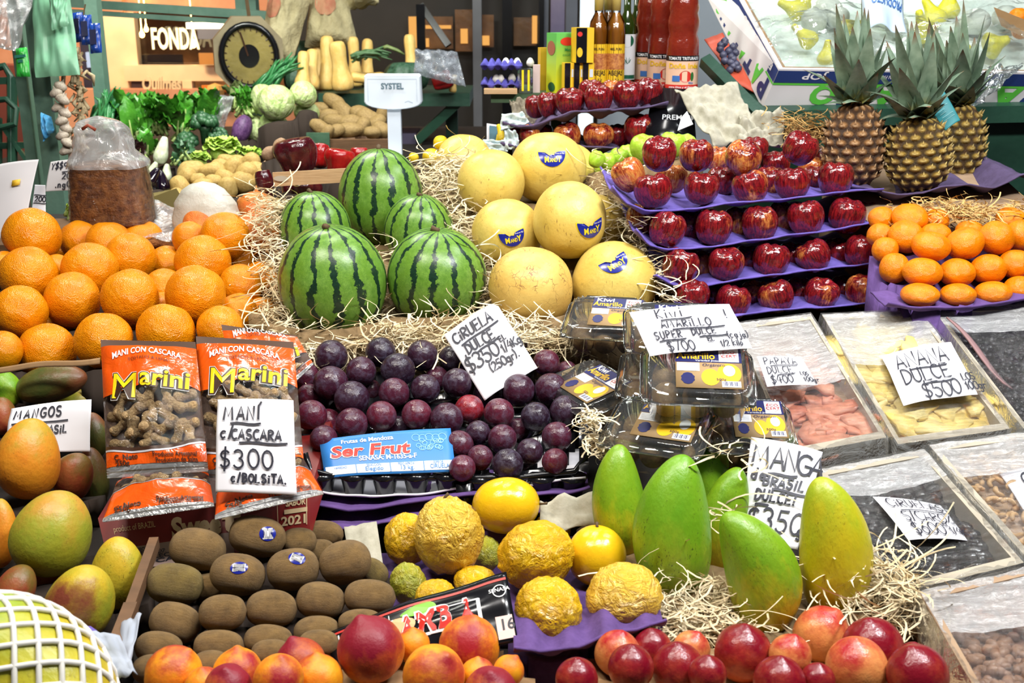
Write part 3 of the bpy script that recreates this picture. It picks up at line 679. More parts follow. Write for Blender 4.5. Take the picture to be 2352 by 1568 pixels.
# melons
for k, (x, y, W_, L_, m, lab, dz) in enumerate(((1258, 386, 89, 82, 'melon', 'yellow melon with a blue sticker at the very top of the melon pile', -.03), (1304, 402, 72, 74, 'melon', 'yellow melon without sticker tucked behind the topmost melon', .10), (1066, 372, 64, 64, 'melon', 'yellow melon farthest back, beside the lemons', .14),
        (1128, 420, 78, 77, 'melon', 'yellow melon with dark scratches beside the wood wool, no sticker', .02), (1165, 536, 81, 80, 'melon', 'yellow melon with a blue sticker low on its right, next to the watermelons', .0), (1308, 505, 85, 90, 'melon', 'yellow melon with a blue sticker in the middle of the pile', -.06),
        (1366, 520, 72, 74, 'melon', 'yellow melon half hidden behind the middle melon', .07), (1219, 661, 97, 94, 'netmelon', 'melon covered in brown cracks at the front of the pile', 0), (1410, 648, 98, 94, 'melon', 'yellow melon with a tilted blue sticker behind the clear boxes', .03))):
    item('melon', f'melon~{k % 4}', m, x, y, W_, L_, ang=RN.uniform(70, 110), tilt=RN.uniform(10, 30), dz=dz, label=lab, cat='melon', group='yellow melons', g='me')
# red apples on the four purple trays
AK = lambda: f'apple~{RN.randrange(7)}'
A_ = lambda x, y=0: 2.03 + (x - 1500) * .00042
def ap(x, y, r, gold, look, ang=90, tilt=20, dz=0.0, lay=0):
    return (x, y, r, r * .99, dict(look=look, col=(gold, 0, 0), ang=ang, tilt=tilt, d=A_(x, y) + lay + dz))
T = dict(
 front1=[ap(1500, 438, 46, .3, 'red apple', 100, 10, 0, .12), ap(1611, 433, 43, .35, 'red apple with a pale foot', 80, 16, 0, .12), ap(1724, 430, 43, .55, 'half gold half crimson apple', 110, 5, 0, .12), ap(1820, 422, 42, .12, 'deep crimson apple', 96, 16, 0, .12), ap(1919, 411, 42, .3, 'rosy red apple', 84, 12, 0, .12)],
 up1=[ap(1444, 402, 40, .95, 'brownish striped apple lying tilted', 120, 10, .04, .14), ap(1514, 354, 41, .05, 'very dark red apple', 88, 30, -.02, .17), ap(1599, 357, 42, .5, 'red apple with a yellow flash', 92, 22, -.02, .17), ap(1707, 364, 43, .8, 'orange-red apple with visible hollow', 100, 42, -.02, .17), ap(1838, 341, 42, .25, 'large red apple, highest of all', 60, 30, -.01, .17)],
 back1=[ap(1542, 410, 38, .9, 'gold striped apple', 80, 20, .07, .17), ap(1648, 364, 32, .9, 'gold striped apple', 90, 20, .12, .2), ap(1734, 342, 32, .1, 'dark red apple', 90, 20, .12, .2), ap(1658, 416, 38, .1, 'dark red apple', 90, 20, .07, .17), ap(1768, 416, 38, .55, 'red apple', 90, 20, .07, .17), ap(1782, 378, 35, .1, 'dark red apple', 95, 20, .10, .2), ap(1868, 412, 33, .45, 'red apple', 90, 20, .07, .17), ap(1864, 386, 33, .85, 'gold striped apple', 60, 20, .09, .2), ap(1892, 370, 31, .35, 'red apple', 60, 20, .13, .22)],
 front2=[ap(1532, 528, 44, .35, 'red apple', 70, 0, 0, .08), ap(1639, 522, 44, .4, 'red apple', 84, 14, 0, .08), ap(1745, 514, 43, .45, 'red apple', 90, 20, 0, .08), ap(1850, 501, 44, .15, 'crimson apple', 100, 8, 0, .08), ap(1945, 496, 44, .15, 'dark crimson apple', 80, 22, 0, .08)],
 back2=[ap(1474, 505, 38, .7, 'shaded apple', 90, 20, .09, .08), ap(1585, 520, 38, .2, 'shaded dark apple', 90, 20, .08, .08), ap(1695, 512, 38, .8, 'shaded yellowish apple', 90, 20, .08, .08), ap(1798, 500, 38, .7, 'shaded yellowish apple', 90, 20, .08, .08), ap(1990, 488, 34, .1, 'dark apple', 90, 20, .09, .08)],
 front3=[ap(1563, 612, 44, .4, 'red apple', 70, 10, 0, .04), ap(1667, 606, 44, .4, 'red apple with a pale foot', 84, 24, 0, .04), ap(1771, 598, 44, .1, 'crimson apple', 80, 10, 0, .04), ap(1868, 589, 42, .4, 'red apple with a gold streak', 120, 8, 0, .04), ap(1981, 580, 43, .05, 'dark crimson apple', 86, 14, 0, .04)],
 back3=[ap(1610, 612, 38, .8, 'shaded yellowish apple', 90, 20, .08, .04), ap(1718, 600, 38, .2, 'shaded dark apple', 90, 20, .08, .04), ap(1820, 592, 38, .3, 'shaded dark apple', 90, 20, .08, .04), ap(1922, 584, 38, .2, 'shaded dark apple', 90, 20, .08, .04)],
 front4=[ap(1590, 680, 42, .2, 'red apple above the clear boxes', 90, 20, 0, 0), ap(1683, 694, 42, .3, 'red apple', 76, 10, 0, 0), ap(1783, 682, 43, .5, 'red and gold apple', 110, 10, 0, 0), ap(1886, 676, 42, .45, 'red apple with orange streaks', 80, 28, 0, 0), ap(1983, 670, 43, .65, 'red apple with a golden cheek', 90, 16, 0, 0)],
 back4=[ap(1640, 682, 36, .2, 'shaded dark apple', 90, 20, .08, 0), ap(1735, 678, 38, .8, 'shaded yellowish apple', 90, 20, .08, 0), ap(1835, 672, 36, .3, 'shaded dark apple', 90, 20, .08, 0), ap(1938, 668, 36, .2, 'shaded dark apple', 90, 20, .08, 0), ap(2020, 664, 34, .1, 'shaded dark apple', 90, 20, .07, 0)])
NM = {'front1': "in the top tray's front row", 'up1': "lying on the top tray's apples", 'back1': "in the top tray's back row", 'front2': "in the second tray's front row", 'back2': "in the second tray's back row",
      'front3': "in the third tray's front row", 'back3': "in the third tray's back row", 'front4': "in the lowest tray's front row", 'back4': "in the lowest tray's back row"}
pile({NM[k]: v for k, v in T.items()}, 'apple', AK, lambda: 'apple', 'red apple', '{}', 'apple', 'red apples on the four purple trays', 'ap')
# green apples
pile({'of the green apples behind the red ones': [(1479, 340, 34), (1544, 332, 32), (1574, 336, 28), (1370, 366, 20), (1394, 372, 22), (1422, 364, 24), (1458, 368, 24), (1390, 390, 26), (1400, 408, 24), (1440, 352, 20)]},
     'green_apple', AK, lambda: 'green_apple', 'bright green apple', '{}', 'apple', 'green apples', 'ga', d=2.44)
# rear red apples on two dark purple trays
RB = lambda x: 2.66 + abs(x - 1380) * .00012
def rp(x, y, W_, L_, g_, look, ang=90, dz=0.0): return (x, y, W_, L_, dict(look=look, col=(g_, 0, 0), ang=ang, tilt=24, d=RB(x) + dz))
pile({'on the upper rear tray': [rp(1230, 245, 25, 30, .1, 'shiny dark red apple', 95, .02), rp(1259, 241, 27, 31, .05, 'shiny dark red apple'), rp(1309, 234, 37, 34, .1, 'big shiny dark red apple'), rp(1374, 228, 34, 34, .2, 'shiny dark red apple'), rp(1357, 208, 30, 28, .1, 'dark red apple', 90, .09), rp(1404, 205, 24, 24, .7, 'pinkish gold apple', 90, .11), rp(1441, 218, 36, 35, .12, 'big shiny crimson apple', 84), rp(1490, 213, 33, 35, .2, 'shiny red apple', 80, .02)],
      'on the lower rear tray': [rp(1187, 314, 22, 28, .5, 'red apple'), rp(1217, 312, 25, 28, .7, 'orange-red apple'), rp(1248, 308, 24, 26, .1, 'dark red apple', 90, .05), rp(1303, 312, 33, 34, .7, 'orange-red apple', 110), rp(1374, 312, 37, 32, .75, 'broad orange-red apple'), rp(1420, 312, 29, 30, .4, 'red apple', 90, .05), rp(1470, 303, 38, 42, .45, 'largest red apple', 100), rp(1508, 291, 30, 36, .5, 'red apple', 80, .05)]},
     'apple', AK, lambda: 'apple', 'red apple', '{}', 'apple', 'red apples on the rear trays', 'ra')
# tangerines
TD = lambda x: 2.0 + max(0, x - 2100) * .0002
def tg(x, y, W_, L_, dz=0.0, ang=90, tilt=17): return (x, y, W_, L_, dict(d=TD(x) + dz, ang=ang, tilt=tilt))
pile({'in the bottom row by the film-wrapped box': [tg(2113, 677, 44, 26), tg(2200, 677, 41, 26), tg(2281, 673, 42, 27), tg(2347, 662, 40, 28)], 'in the second row up beside the apple trays': [tg(2054, 616, 34, 36, .06), tg(2119, 625, 45, 33, .02), tg(2198, 626, 41, 33, .02), tg(2270, 618, 40, 35, .02), tg(2332, 607, 38, 34, .02)],
      'in the third row up': [tg(2033, 574, 30, 30, .10), tg(2138, 565, 44, 34, .06, 80), tg(2216, 559, 43, 37, .06, 110), tg(2288, 546, 41, 38, .06, 80, 40), tg(2348, 541, 38, 38, .07)], 'along the top under the pineapple tray': [tg(2024, 502, 30, 28, .12), tg(2021, 540, 30, 28, .11), tg(2081, 543, 40, 37, .11, 80, 40), tg(2090, 500, 41, 31, .14, 90, 35), tg(2151, 506, 28, 26, .17), tg(2149, 536, 34, 24, .13), tg(2227, 530, 32, 24, .13), tg(2322, 503, 34, 24, .15, 90, 40)]},
     'tangerine', K4('tangerine'), lambda: 'tangerine', 'bright tangerine', '{}', 'tangerine', 'tangerines in the pile', 'ta')
# plums
DK = [(.022, .010, .022), (.035, .010, .024), (.055, .010, .026)]; RD = [(.10, .012, .028), (.13, .014, .032), (.085, .012, .03)]
def pl(x, y, r, c=0, dz=0.0, look=None):
    col = DK[(x + y) % 3] if c == 0 else RD[(x + y) % 3] if c == 1 else (.32, .012, .018)
    return (x, y, r, 0, dict(col=col, dz=dz, look=look or ('almost black plum' if c == 0 else 'wine red plum')))
pile({'in the back row below the watermelons': [pl(761, 818, 38), pl(874, 809, 35), pl(970, 816, 36), pl(1040, 826, 34, 0, .03), pl(1211, 794, 22, 0, .07), pl(1255, 833, 31, 1), pl(1302, 852, 24, 1, .04)],
      "in the plum tray's second row": [pl(703, 866, 34, 1, .03), pl(760, 880, 40), pl(829, 853, 35), pl(914, 850, 40, 0, -.01), pl(851, 897, 26, 1, .05), pl(1003, 868, 28, 1, .05), pl(1191, 896, 38), pl(1265, 894, 38)],
      "in the plum tray's middle row": [pl(710, 911, 30, 1, .04), pl(808, 915, 41), pl(905, 903, 36, 1), pl(977, 893, 34), pl(1050, 880, 35), pl(1120, 905, 34, 0, .04), pl(1078, 940, 34, 2, .02, 'bright red plum'), pl(1146, 949, 35, 1), pl(1230, 957, 34), pl(1300, 945, 38, 0, 0, 'blue-black plum')],
      'just above the blue fruit label': [pl(715, 954, 36, 1), pl(753, 970, 32, 1, .06), pl(808, 973, 37, 1), pl(876, 955, 35, 1), pl(957, 952, 35, 1), pl(1026, 962, 38), pl(915, 985, 30, 0, .05), pl(743, 1008, 32, 1)],
      'to the right of the blue fruit label': [pl(1098, 994, 29), pl(1154, 1008, 34, 1), pl(1191, 986, 26, 1, .05), pl(1279, 1003, 35, 1), pl(1054, 1022, 34, 1), pl(1103, 1051, 30, 1), pl(1217, 1037, 31), pl(1166, 1066, 36), pl(1062, 1075, 31, 1), pl(1275, 1060, 31, 1)]},
     'plum', K4('plum'), lambda: 'plum', 'plum', '{}', 'plum', 'plums in the black tray', 'pl')
# passion fruit
for k, (x, y, W_, L_, ang, key, m, dz, lab) in enumerate(((1029, 1229, 82, 93, 96, 'passion~0', 'passion_pale', -.01, 'pale wrinkled passion fruit with a curly stalk, tallest in the pile'), (1162, 1160, 65, 79, 4, 'passion_smooth~0', 'passion_smooth', .02, 'smooth shiny passion fruit with a side stalk, at the back'), (934, 1238, 54, 65, 90, 'passion~1', 'passion', .04, 'wrinkled passion fruit left behind the pale one, by the kiwis'),
        (1231, 1276, 84, 92, 20, 'passion~2', 'passion', .0, 'large brown-freckled wrinkled passion fruit in the middle'), (1270, 1212, 42, 42, 90, 'passion~3', 'passion', .09, 'small wrinkled passion fruit peeping out behind the freckled one'), (1371, 1276, 68, 70, 90, 'passion_smooth~0', 'passion_smooth', .01, 'smooth yellow passion fruit leaning on the green mangoes'),
        (1258, 1407, 81, 86, 80, 'passion~1', 'passion', -.01, 'crumpled passion fruit beside the black printed bag'), (1434, 1372, 90, 81, 95, 'passion~3', 'passion_pale', -.01, 'broad pale crumpled passion fruit in front of the large green mango'), (938, 1342, 42, 54, 100, 'passion~2', 'passion_green', .04, 'greenish shrivelled passion fruit next to the kiwis'),
        (1002, 1374, 50, 46, 90, 'passion~0', 'passion', .0, 'yellow wrinkled passion fruit just above the printed leaf'), (1092, 1336, 52, 36, 90, 'passion~1', 'passion', .05, 'passion fruit half hidden behind the red stripe of the black bag'), (1116, 1272, 36, 44, 90, 'passion~2', 'passion_green', .10, 'dark passion fruit deep in the gap of the pile'))):
    item('passion_fruit', key, m, x, y, W_, L_, ang=ang, tilt=10, dz=dz, label=lab, cat='passion fruit', group='passion fruits on the purple tray', g='pf', stem={0: (.16, .05, .9), 1: (.26, .05, .96), 5: (.12, .06, .96)}.get(k))
# kiwis
def kw_(x, y, L_, W_, ang=0, dz=0.0, look='brown kiwi', col=(1, 1, 1)): return (x, y, W_, L_, dict(ang=ang, tilt=RN.uniform(-12, 12), dz=dz, look=look, col=col))
pile({'on top of the kiwi pile': [kw_(454, 1261, 64, 48, -8), kw_(591, 1231, 64, 47, -12, 0, 'brown kiwi with a blue sticker'), kw_(686, 1243, 40, 32, 0, .04), kw_(744, 1225, 45, 30, -5, .05), kw_(736, 1268, 36, 30, 0, .06), kw_(793, 1291, 59, 50, 15)],
      'in the second kiwi row down': [kw_(402, 1341, 63, 48, -10, .01, 'greenish brown kiwi', (.8, 1.0, .5)), kw_(480, 1350, 40, 34, 0, .06), kw_(546, 1319, 63, 48, -6, 0, 'brown kiwi with a blue sticker'), kw_(673, 1307, 59, 48, 8, 0, 'brown kiwi with a blue sticker'), kw_(857, 1314, 36, 30, -40, .05, 'greenish kiwi', (.8, 1.0, .5))],
      'in the third kiwi row down': [kw_(402, 1429, 58, 45, -18), kw_(511, 1407, 53, 42, 4), kw_(623, 1398, 57, 43, -4), kw_(736, 1379, 55, 43, -6), kw_(849, 1371, 58, 41, -3)],
      'in the low kiwi rows behind the peaches': [kw_(365, 1488, 53, 38, -10, .0), kw_(502, 1484, 56, 38, -4), kw_(616, 1470, 55, 36, -3), kw_(727, 1450, 52, 36, 4), kw_(827, 1430, 50, 32, 0, .03), kw_(355, 1536, 50, 34, 0), kw_(484, 1530, 44, 36, 0), kw_(623, 1500, 46, 32, 0), kw_(732, 1478, 46, 32, 0)]},
     'kiwi', K4('kiwi'), lambda: 'kiwi', 'brown kiwi', '{}', 'kiwi', 'kiwis in the crate', 'ki')
# peaches
for k, (x, y, r, ang, ti, m, lab) in enumerate(((398, 1548, 66, 55, 10, 'peach', 'orange peach with a red tip, leftmost of the peaches'), (524, 1578, 54, 90, 30, 'peach_red', 'red-topped peach low at the frame edge, under the yellow one'), (546, 1545, 57, 90, 5, 'peach', 'yellow peach beside the leftmost one'),
        (640, 1560, 58, 80, 20, 'peach', 'golden peach in front of the lowest kiwis'), (690, 1523, 58, 110, 0, 'peach_red', 'flushed peach with a fold, behind the golden one'), (728, 1562, 60, 90, 10, 'peach', 'orange peach left of the big crimson one'),
        (852, 1492, 77, 108, 8, 'peach_red', 'big crimson pointed peach in front of the black bag'), (949, 1483, 40, 90, 10, 'peach', 'small peach peeping out beside the printed bag letters'), (996, 1552, 72, 60, 30, 'peach', 'large orange peach right of the crimson one'),
        (1078, 1484, 70, 80, 15, 'peach', 'round orange peach against the printed bag'), (1127, 1592, 62, 90, 30, 'peach_red', 'reddish peach cut by the frame, below the round one'), (1168, 1540, 36, 60, 0, 'peach', 'yellow peach rightmost of the peaches'), (1098, 1552, 42, 90, 10, 'peach', 'pale orange peach between the two largest right ones'), (468, 1575, 44, 90, 20, 'peach', 'shaded peach low behind the leftmost ones'))):
    item('peach', f'peach~{k % 4}', m, x, y, r, ang=ang, tilt=ti, d=DD(y) - .02, label=lab, cat='peach', group='peaches at the front', g='pe')
# nectarines
for k, (x, y, r, ang, m, lab) in enumerate(((1418, 1500, 53, 80, 'nectarine_pale', 'pale orange nectarine, left end of the back row'), (1449, 1532, 53, 90, 'nectarine', 'dark red nectarine just right of and below the pale left one'), (1497, 1490, 47, 95, 'nectarine', 'dull red nectarine behind the left front ones'), (1557, 1534, 60, 95, 'nectarine', 'bright red nectarine, large, left of centre in front'),
        (1588, 1492, 44, 70, 'nectarine_pale', 'red and orange nectarine with a dark tip'), (1625, 1548, 44, 90, 'nectarine', 'maroon nectarine in the gap left of the purple one'), (1706, 1500, 67, 88, 'nectarine', 'big purple-red nectarine under the curved green mango'), (1790, 1566, 60, 90, 'nectarine', 'magenta nectarine cut by the frame'),
        (1815, 1505, 49, 80, 'nectarine_pale', 'orange nectarine right of the big purple one'), (1887, 1457, 66, 60, 'nectarine_pale', 'large peach-coloured nectarine below the yellow mango'), (2005, 1488, 70, 105, 'nectarine', 'large crimson nectarine on the right'), (1968, 1533, 71, 100, 'nectarine_pale', 'large cream-orange nectarine in front of the crimson one'),
        (2107, 1550, 70, 110, 'nectarine', 'crimson nectarine beside the film-wrapped front box'), (1878, 1562, 40, 90, 'nectarine', 'small red nectarine between the two cream ones at the frame edge'), (1325, 1560, 50, 90, 'nectarine', 'purplish nectarine alone at the left end'), (2098, 1504, 30, 90, 'nectarine', 'small bright red nectarine peeping out on the right'))):
    item('nectarine', f'nectarine~{k % 4}', m, x, y, r, ang=ang, tilt=15, d=DD(y) - .02, label=lab, cat='nectarine', group='nectarines at the front', g='ne')
# left-hand mangoes
for k, (x, y, W_, L_, ang, ti, m, dz, lab) in enumerate(((66, 1054, 74, 95, 84, 10, 'mango_orange', -.03, 'big orange mango in front of the MANGOS card'), (168, 1092, 46, 56, 70, 10, 'mango_red', .03, 'brick red mango below the MANGOS card'), (212, 1098, 40, 72, 95, 0, 'mango_dark', .07, 'dark green mango between the red one and the peanut bag'),
        (121, 1225, 93, 102, 75, 15, 'mango_lime', -.01, 'large lime green mango in the middle of the crate'), (268, 1317, 62, 88, 80, 10, 'mango_yellow', .03, 'yellow speckled mango against the crate stick'), (182, 1386, 84, 96, 65, 10, 'mango_mix', -.02, 'green mango with russet shoulder, lowest of the crate'), (3, 1224, 34, 80, 90, 0, 'mango_orange', .03, 'orange mango cut by the frame beside the lime green one'),
        (36, 1350, 48, 56, 60, 0, 'mango_red', .02, 'dark red mango above the netted papaya'), (120, 880, 46, 82, 12, 0, 'mango_dark', .04, 'long dark mango lying under the orange box edge'), (12, 892, 34, 46, 110, 0, 'manga_green', .03, 'bright green mango at the frame edge, top of the crate'), (4, 955, 36, 44, 90, 0, 'mango_red', .06, 'dark red mango behind the MANGOS card'),
        (150, 925, 34, 62, 10, 0, 'mango_lime', .10, 'pale green mango directly behind the MANGOS card'), (216, 1000, 32, 54, 95, 0, 'mango_dark', .09, 'dark mango at the crate wall beside the peanut bag'), (100, 1318, 44, 50, 90, 0, 'mango_red', .09, 'shaded red mango deep between the lime and the russet ones'))):
    item('mango', f'mango~{k % 4}', m, x, y, W_, L_, ang=ang, tilt=ti, dz=dz, label=lab, cat='mango', group='mangoes in the left crate', g='mg')
relax(ITEMS)
# long green mangoes standing in wood wool
for x, y, W_, L_, ang, ti, key, m, spin, d, lab in ((1426, 1155, 62, 136, 97, 5, 'manga~0', 'manga_turning', 0.2, 1.56, 'yellow-green long mango, leftmost, behind the largest green one'), (1550, 1212, 90, 172, 90, 8, 'manga~0', 'manga_green', 0.2, 1.47, 'largest upright green long mango'),
        (1628, 1098, 50, 88, 80, 5, 'manga~0', 'manga_green', 0, 1.64, 'deep green long mango behind the largest one'), (1666, 1200, 58, 132, 82, 5, 'manga~0', 'manga_turning', 0, 1.55, 'yellowish long mango under the MANGA card'), (1738, 1314, 84, 158, 108, 8, 'manga~1', 'manga_turning', 3.1, 1.40, 'curved green long mango at the front with a yellow foot'),
        (1912, 1258, 82, 170, 97, 8, 'manga~0', 'manga_yellow', 3.1, 1.42, 'tall yellow long mango beside the prune box'), (1762, 1010, 46, 66, 110, 5, 'manga~0', 'manga_green', 0, 1.66, 'green long mango behind the MANGA card, touching the papaya box')):
    item('long_mango', key, m, x, y, W_, L_, ang=ang, tilt=ti, spin=spin, d=d, label=lab, cat='mango', group='long green mangoes', g='ma', fixed=True)
spawn(ITEMS)
G = lambda *gs: [i for i in ITEMS if i['g'] in gs]

# ---- beds under the piles
bed('orange_box_lining', G('or'), M['dark'], label='dark paper lining under the pile of oranges', cat='lining', seed=1, pad=.008)  # added mound under the fruit; its dark colour makes the gap shade
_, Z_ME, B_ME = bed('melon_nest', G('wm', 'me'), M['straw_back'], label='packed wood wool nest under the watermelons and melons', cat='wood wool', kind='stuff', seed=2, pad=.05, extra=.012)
bed('tangerine_lining', G('ta'), M['pulp_violet'], label='violet pulp lining under the tangerines', cat='lining', seed=3, pad=.008)
bed('plum_lining', G('pl'), M['black'], label='black plastic lining under the heap of plums', cat='lining', seed=4, pad=.004)
bed('passion_fruit_tray', G('pf'), M['pulp_violet'], label='purple pulp tray under the passion fruits', cat='tray', seed=5, pad=.012, rough=.012)
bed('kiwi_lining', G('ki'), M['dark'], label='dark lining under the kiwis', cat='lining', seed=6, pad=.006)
bed('peach_tray', G('pe'), M['card'], label='brown cardboard tray under the peaches', cat='tray', seed=7, pad=.02)
bed('nectarine_tray', G('ne'), M['card'], label='torn cardboard tray under the nectarines', cat='tray', seed=7, pad=.02)
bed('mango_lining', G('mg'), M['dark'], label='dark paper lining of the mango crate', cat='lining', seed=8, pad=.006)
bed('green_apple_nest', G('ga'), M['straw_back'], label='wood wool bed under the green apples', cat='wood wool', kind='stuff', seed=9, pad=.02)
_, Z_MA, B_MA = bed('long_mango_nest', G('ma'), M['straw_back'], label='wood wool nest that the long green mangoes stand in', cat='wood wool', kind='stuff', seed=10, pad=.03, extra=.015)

# ---- stickers
def sticker_on(it, x, y, w_, h_, rot, kind):
    """a label that follows the skin of the fruit, w_ x h_ in metres"""
    o = it['o']; MT = it['M']; inv = MT.inverted(); org = inv @ CAMPOS; dr = (inv.to_3x3() @ ray(x, y)).normalized()
    ok, hit, nn, _ = o.ray_cast(org, dr)
    if not ok: return
    c = MT @ hit; n = (inv.to_3x3().transposed() @ nn).normalized()
    a = R_(rot); ux = (RT * math.cos(a) + UP * math.sin(a)); ux = (ux - n * ux.dot(n)).normalized(); uy = n.cross(ux)
    def at(u, v, lift=.0008):
        p = c + ux * u + uy * v + n * .02; dl = (inv.to_3x3() @ (-n)).normalized()
        ok2, h2, n2, _ = o.ray_cast(inv @ p, dl)
        q = MT @ h2 if ok2 else c + ux * u + uy * v
        n3 = (inv.to_3x3().transposed() @ n2).normalized() if ok2 else n
        return q + n3 * lift
    def disc(pts, rings, lift):
        mb = MB(); k = len(pts); vs = [at(0, sum(p[1] for p in pts) / k, lift)]; cy = sum(p[1] for p in pts) / k
        for r in range(1, rings + 1): vs += [at(px * r / rings, cy + (py - cy) * r / rings, lift) for px, py in pts]
        fs = [(0, 1 + i, 1 + (i + 1) % k) for i in range(k)]
        for r in range(rings - 1): fs += [(1 + r * k + i, 1 + (r + 1) * k + i, 1 + (r + 1) * k + (i + 1) % k, 1 + r * k + (i + 1) % k) for i in range(k)]
        return mb.add(vs, fs)
    if kind == 'melon':
        def outline(s):
            p = [(-.5 * s, .30 * s)] + [(.5 * s * math.cos(R_(180 + 180 * i / 18)), .24 * s + .54 * s * math.sin(R_(180 + 180 * i / 18))) for i in range(19)] + [(.5 * s, .30 * s)]
            p += [(.30 * s, .27 * s), (.12 * s, .23 * s), (.06 * s, .12 * s), (-.06 * s, .15 * s), (-.12 * s, .11 * s), (-.22 * s, .16 * s), (-.26 * s, .25 * s)]
            return [(u * w_, v * w_) for u, v in p]
        st = disc(outline(1.0), 5, .0006).build('sticker', M['stk_yellow'], o, True)
        disc([(u, v - .004 * w_) for u, v in outline(.92)], 7, .0020).build('sticker_face', M['stk_blue'], st, True)
        mb = MB(); f = lambda u, v: at(u, v, .0028)
        put_text(mb, 'M', -.20 * w_, -.12 * w_, .19 * w_, f, .03, 0, 'C', .16 * w_); put_text(mb, 'AND', .03 * w_, -.12 * w_, .13 * w_, f, .03, 0, 'C', .25 * w_); put_text(mb, 'Y', .23 * w_, -.12 * w_, .20 * w_, f, .03, 0, 'C', .15 * w_)
        mb.build('lettering', M['stk_yellow'], st)
        mb = MB(); put_text(mb, 'Rocio de Miel', .10 * w_, .14 * w_, .055 * w_, f, 0, .3, 'L', .32 * w_); mb.build('lettering', M['white'], st)
    elif kind == 'kiwi':
        st = disc([(w_ / 2 * math.cos(R_(i * 18)), h_ / 2 * math.sin(R_(i * 18))) for i in range(20)], 3, .0006).build('sticker', M['stk_blue'], o, True)
        disc([(.36 * w_, -.3 * h_), (.36 * w_, .3 * h_), (-.36 * w_, .3 * h_), (-.36 * w_, -.3 * h_)], 3, .0010).build('barcode_patch', M['white'], st, True)
        mb = MB(); f = lambda u, v: at(u, v, .0014)
        for k in range(7):
            if k != 3: ribbon(mb, [(-.3 * w_, (-.24 + .08 * k) * h_), (0, (-.24 + .08 * k) * h_), (.3 * w_, (-.24 + .08 * k) * h_)], .028 * h_, f)
        ribbon(mb, [(-.3 * w_, 0), (.3 * w_, 0)], .05 * h_, f); mb.build('barcode', M['ink'], st)
    elif kind == 'round':
        st = disc([(w_ / 2 * math.cos(R_(i * 18)), h_ / 2 * math.sin(R_(i * 18))) for i in range(20)], 3, .0006).build('sticker', M['stk_gold'], o, True)
        disc([(.42 * w_ * math.cos(R_(i * 18)), .42 * h_ * math.sin(R_(i * 18))) for i in range(20)], 3, .0010).build('sticker_face', M['black'], st, True)
        mb = MB(); put_text(mb, 'REI', 0, -.12 * h_, .26 * h_, lambda u, v: at(u, v, .0014), .03, 0, 'C'); mb.build('lettering', M['stk_gold'], st)
M['stk_blue'] = flat('sticker_blue', (.012, .02, .27), .2); M['stk_yellow'] = flat('sticker_yellow', (.85, .68, .02), .3); M['stk_gold'] = flat('sticker_gold', (.55, .42, .12), .3)
def find(g, x, y): return min(G(g), key=lambda i: (i['x'] - x) ** 2 + (i['y'] - y) ** 2)
sticker_on(find('me', 1258, 386), 1269, 364, .060, 0, 4, 'melon'); sticker_on(find('me', 1165, 536), 1178, 548, .052, 0, 12, 'melon'); sticker_on(find('me', 1308, 505), 1358, 526, .058, 0, 6, 'melon'); sticker_on(find('me', 1410, 648), 1415, 606, .058, 0, 32, 'melon')
sticker_on(find('ki', 591, 1231), 615, 1225, .019, .022, 90, 'kiwi'); sticker_on(find('ki', 546, 1319), 549, 1303, .022, .016, 4, 'kiwi'); sticker_on(find('ki', 673, 1307), 682, 1281, .022, .017, -22, 'kiwi')

# ---------------------------------------------------------------- the stall: counter, crates, trays
GL['9'] = [arc(.3, .7, .26, .28, 0, 360, 12), [(.56, .72), (.5, 0)]]; GL['n'] = [[(.05, .55), (.05, 0)], [(.05, .4)] + arc(.24, .36, .18, .2, 150, 0, 6) + [(.42, 0)]]
M['counter'] = m_two('stained_counter_board', (.010, .007, .006), (.020, .013, .010), 6, .8)
t = MB()
yA, yB = .93, 2.78
t.hexa([(-1.35, yA, 0), (1.85, yA, 0), (1.85, yB, 0), (-1.35, yB, 0), (-1.35, yA, SLOPE(yA)), (1.85, yA, SLOPE(yA)), (1.85, yB, SLOPE(yB)), (-1.35, yB, SLOPE(yB))])
tag(t.build('display_counter', M['counter']), 'dark sloping stall counter under all the fruit crates', 'counter')
def line(pts, k):
    """even points on a pixel polyline"""
    q = [Vector((a, b)) for a, b in pts]; ls = [0]
    for i in range(1, len(q)): ls.append(ls[-1] + (q[i] - q[i - 1]).length)
    out = []
    for i in range(k + 1):
        s = ls[-1] * i / k; j = max(j_ for j_ in range(len(ls)) if ls[j_] <= s + 1e-6); j = min(j, len(q) - 2)
        out.append(q[j].lerp(q[j + 1], (s - ls[j]) / max(1e-6, ls[j + 1] - ls[j])))
    return out
def pulp_tray(pts, dfn, back, rise, m, label, cups=6, cup=.010, lip=.010, group=None, skirt=0.0, name='pulp_tray'):
    k = 60; fr = [P(p.x, p.y, dfn(p.x)) for p in line(pts, k)]; nv = 16
    def fn(a, b):
        i = round(a * k); p = fr[i] + Vector((0, 1, rise)) * back * b
        p.z += -cup * (.5 + .5 * math.cos(a * cups * 2 * math.pi)) * (.5 - .5 * math.cos(min(1, b * 5.0) * math.pi)) + lip * math.exp(-(b / .05) ** 2) * .6 + .003 * MN.noise(p * 24)
        return p
    mb = MB(); mb.grid(fn, k, nv)
    return tag(mb.build(name, m, None, True, .0032), label, 'tray', group)
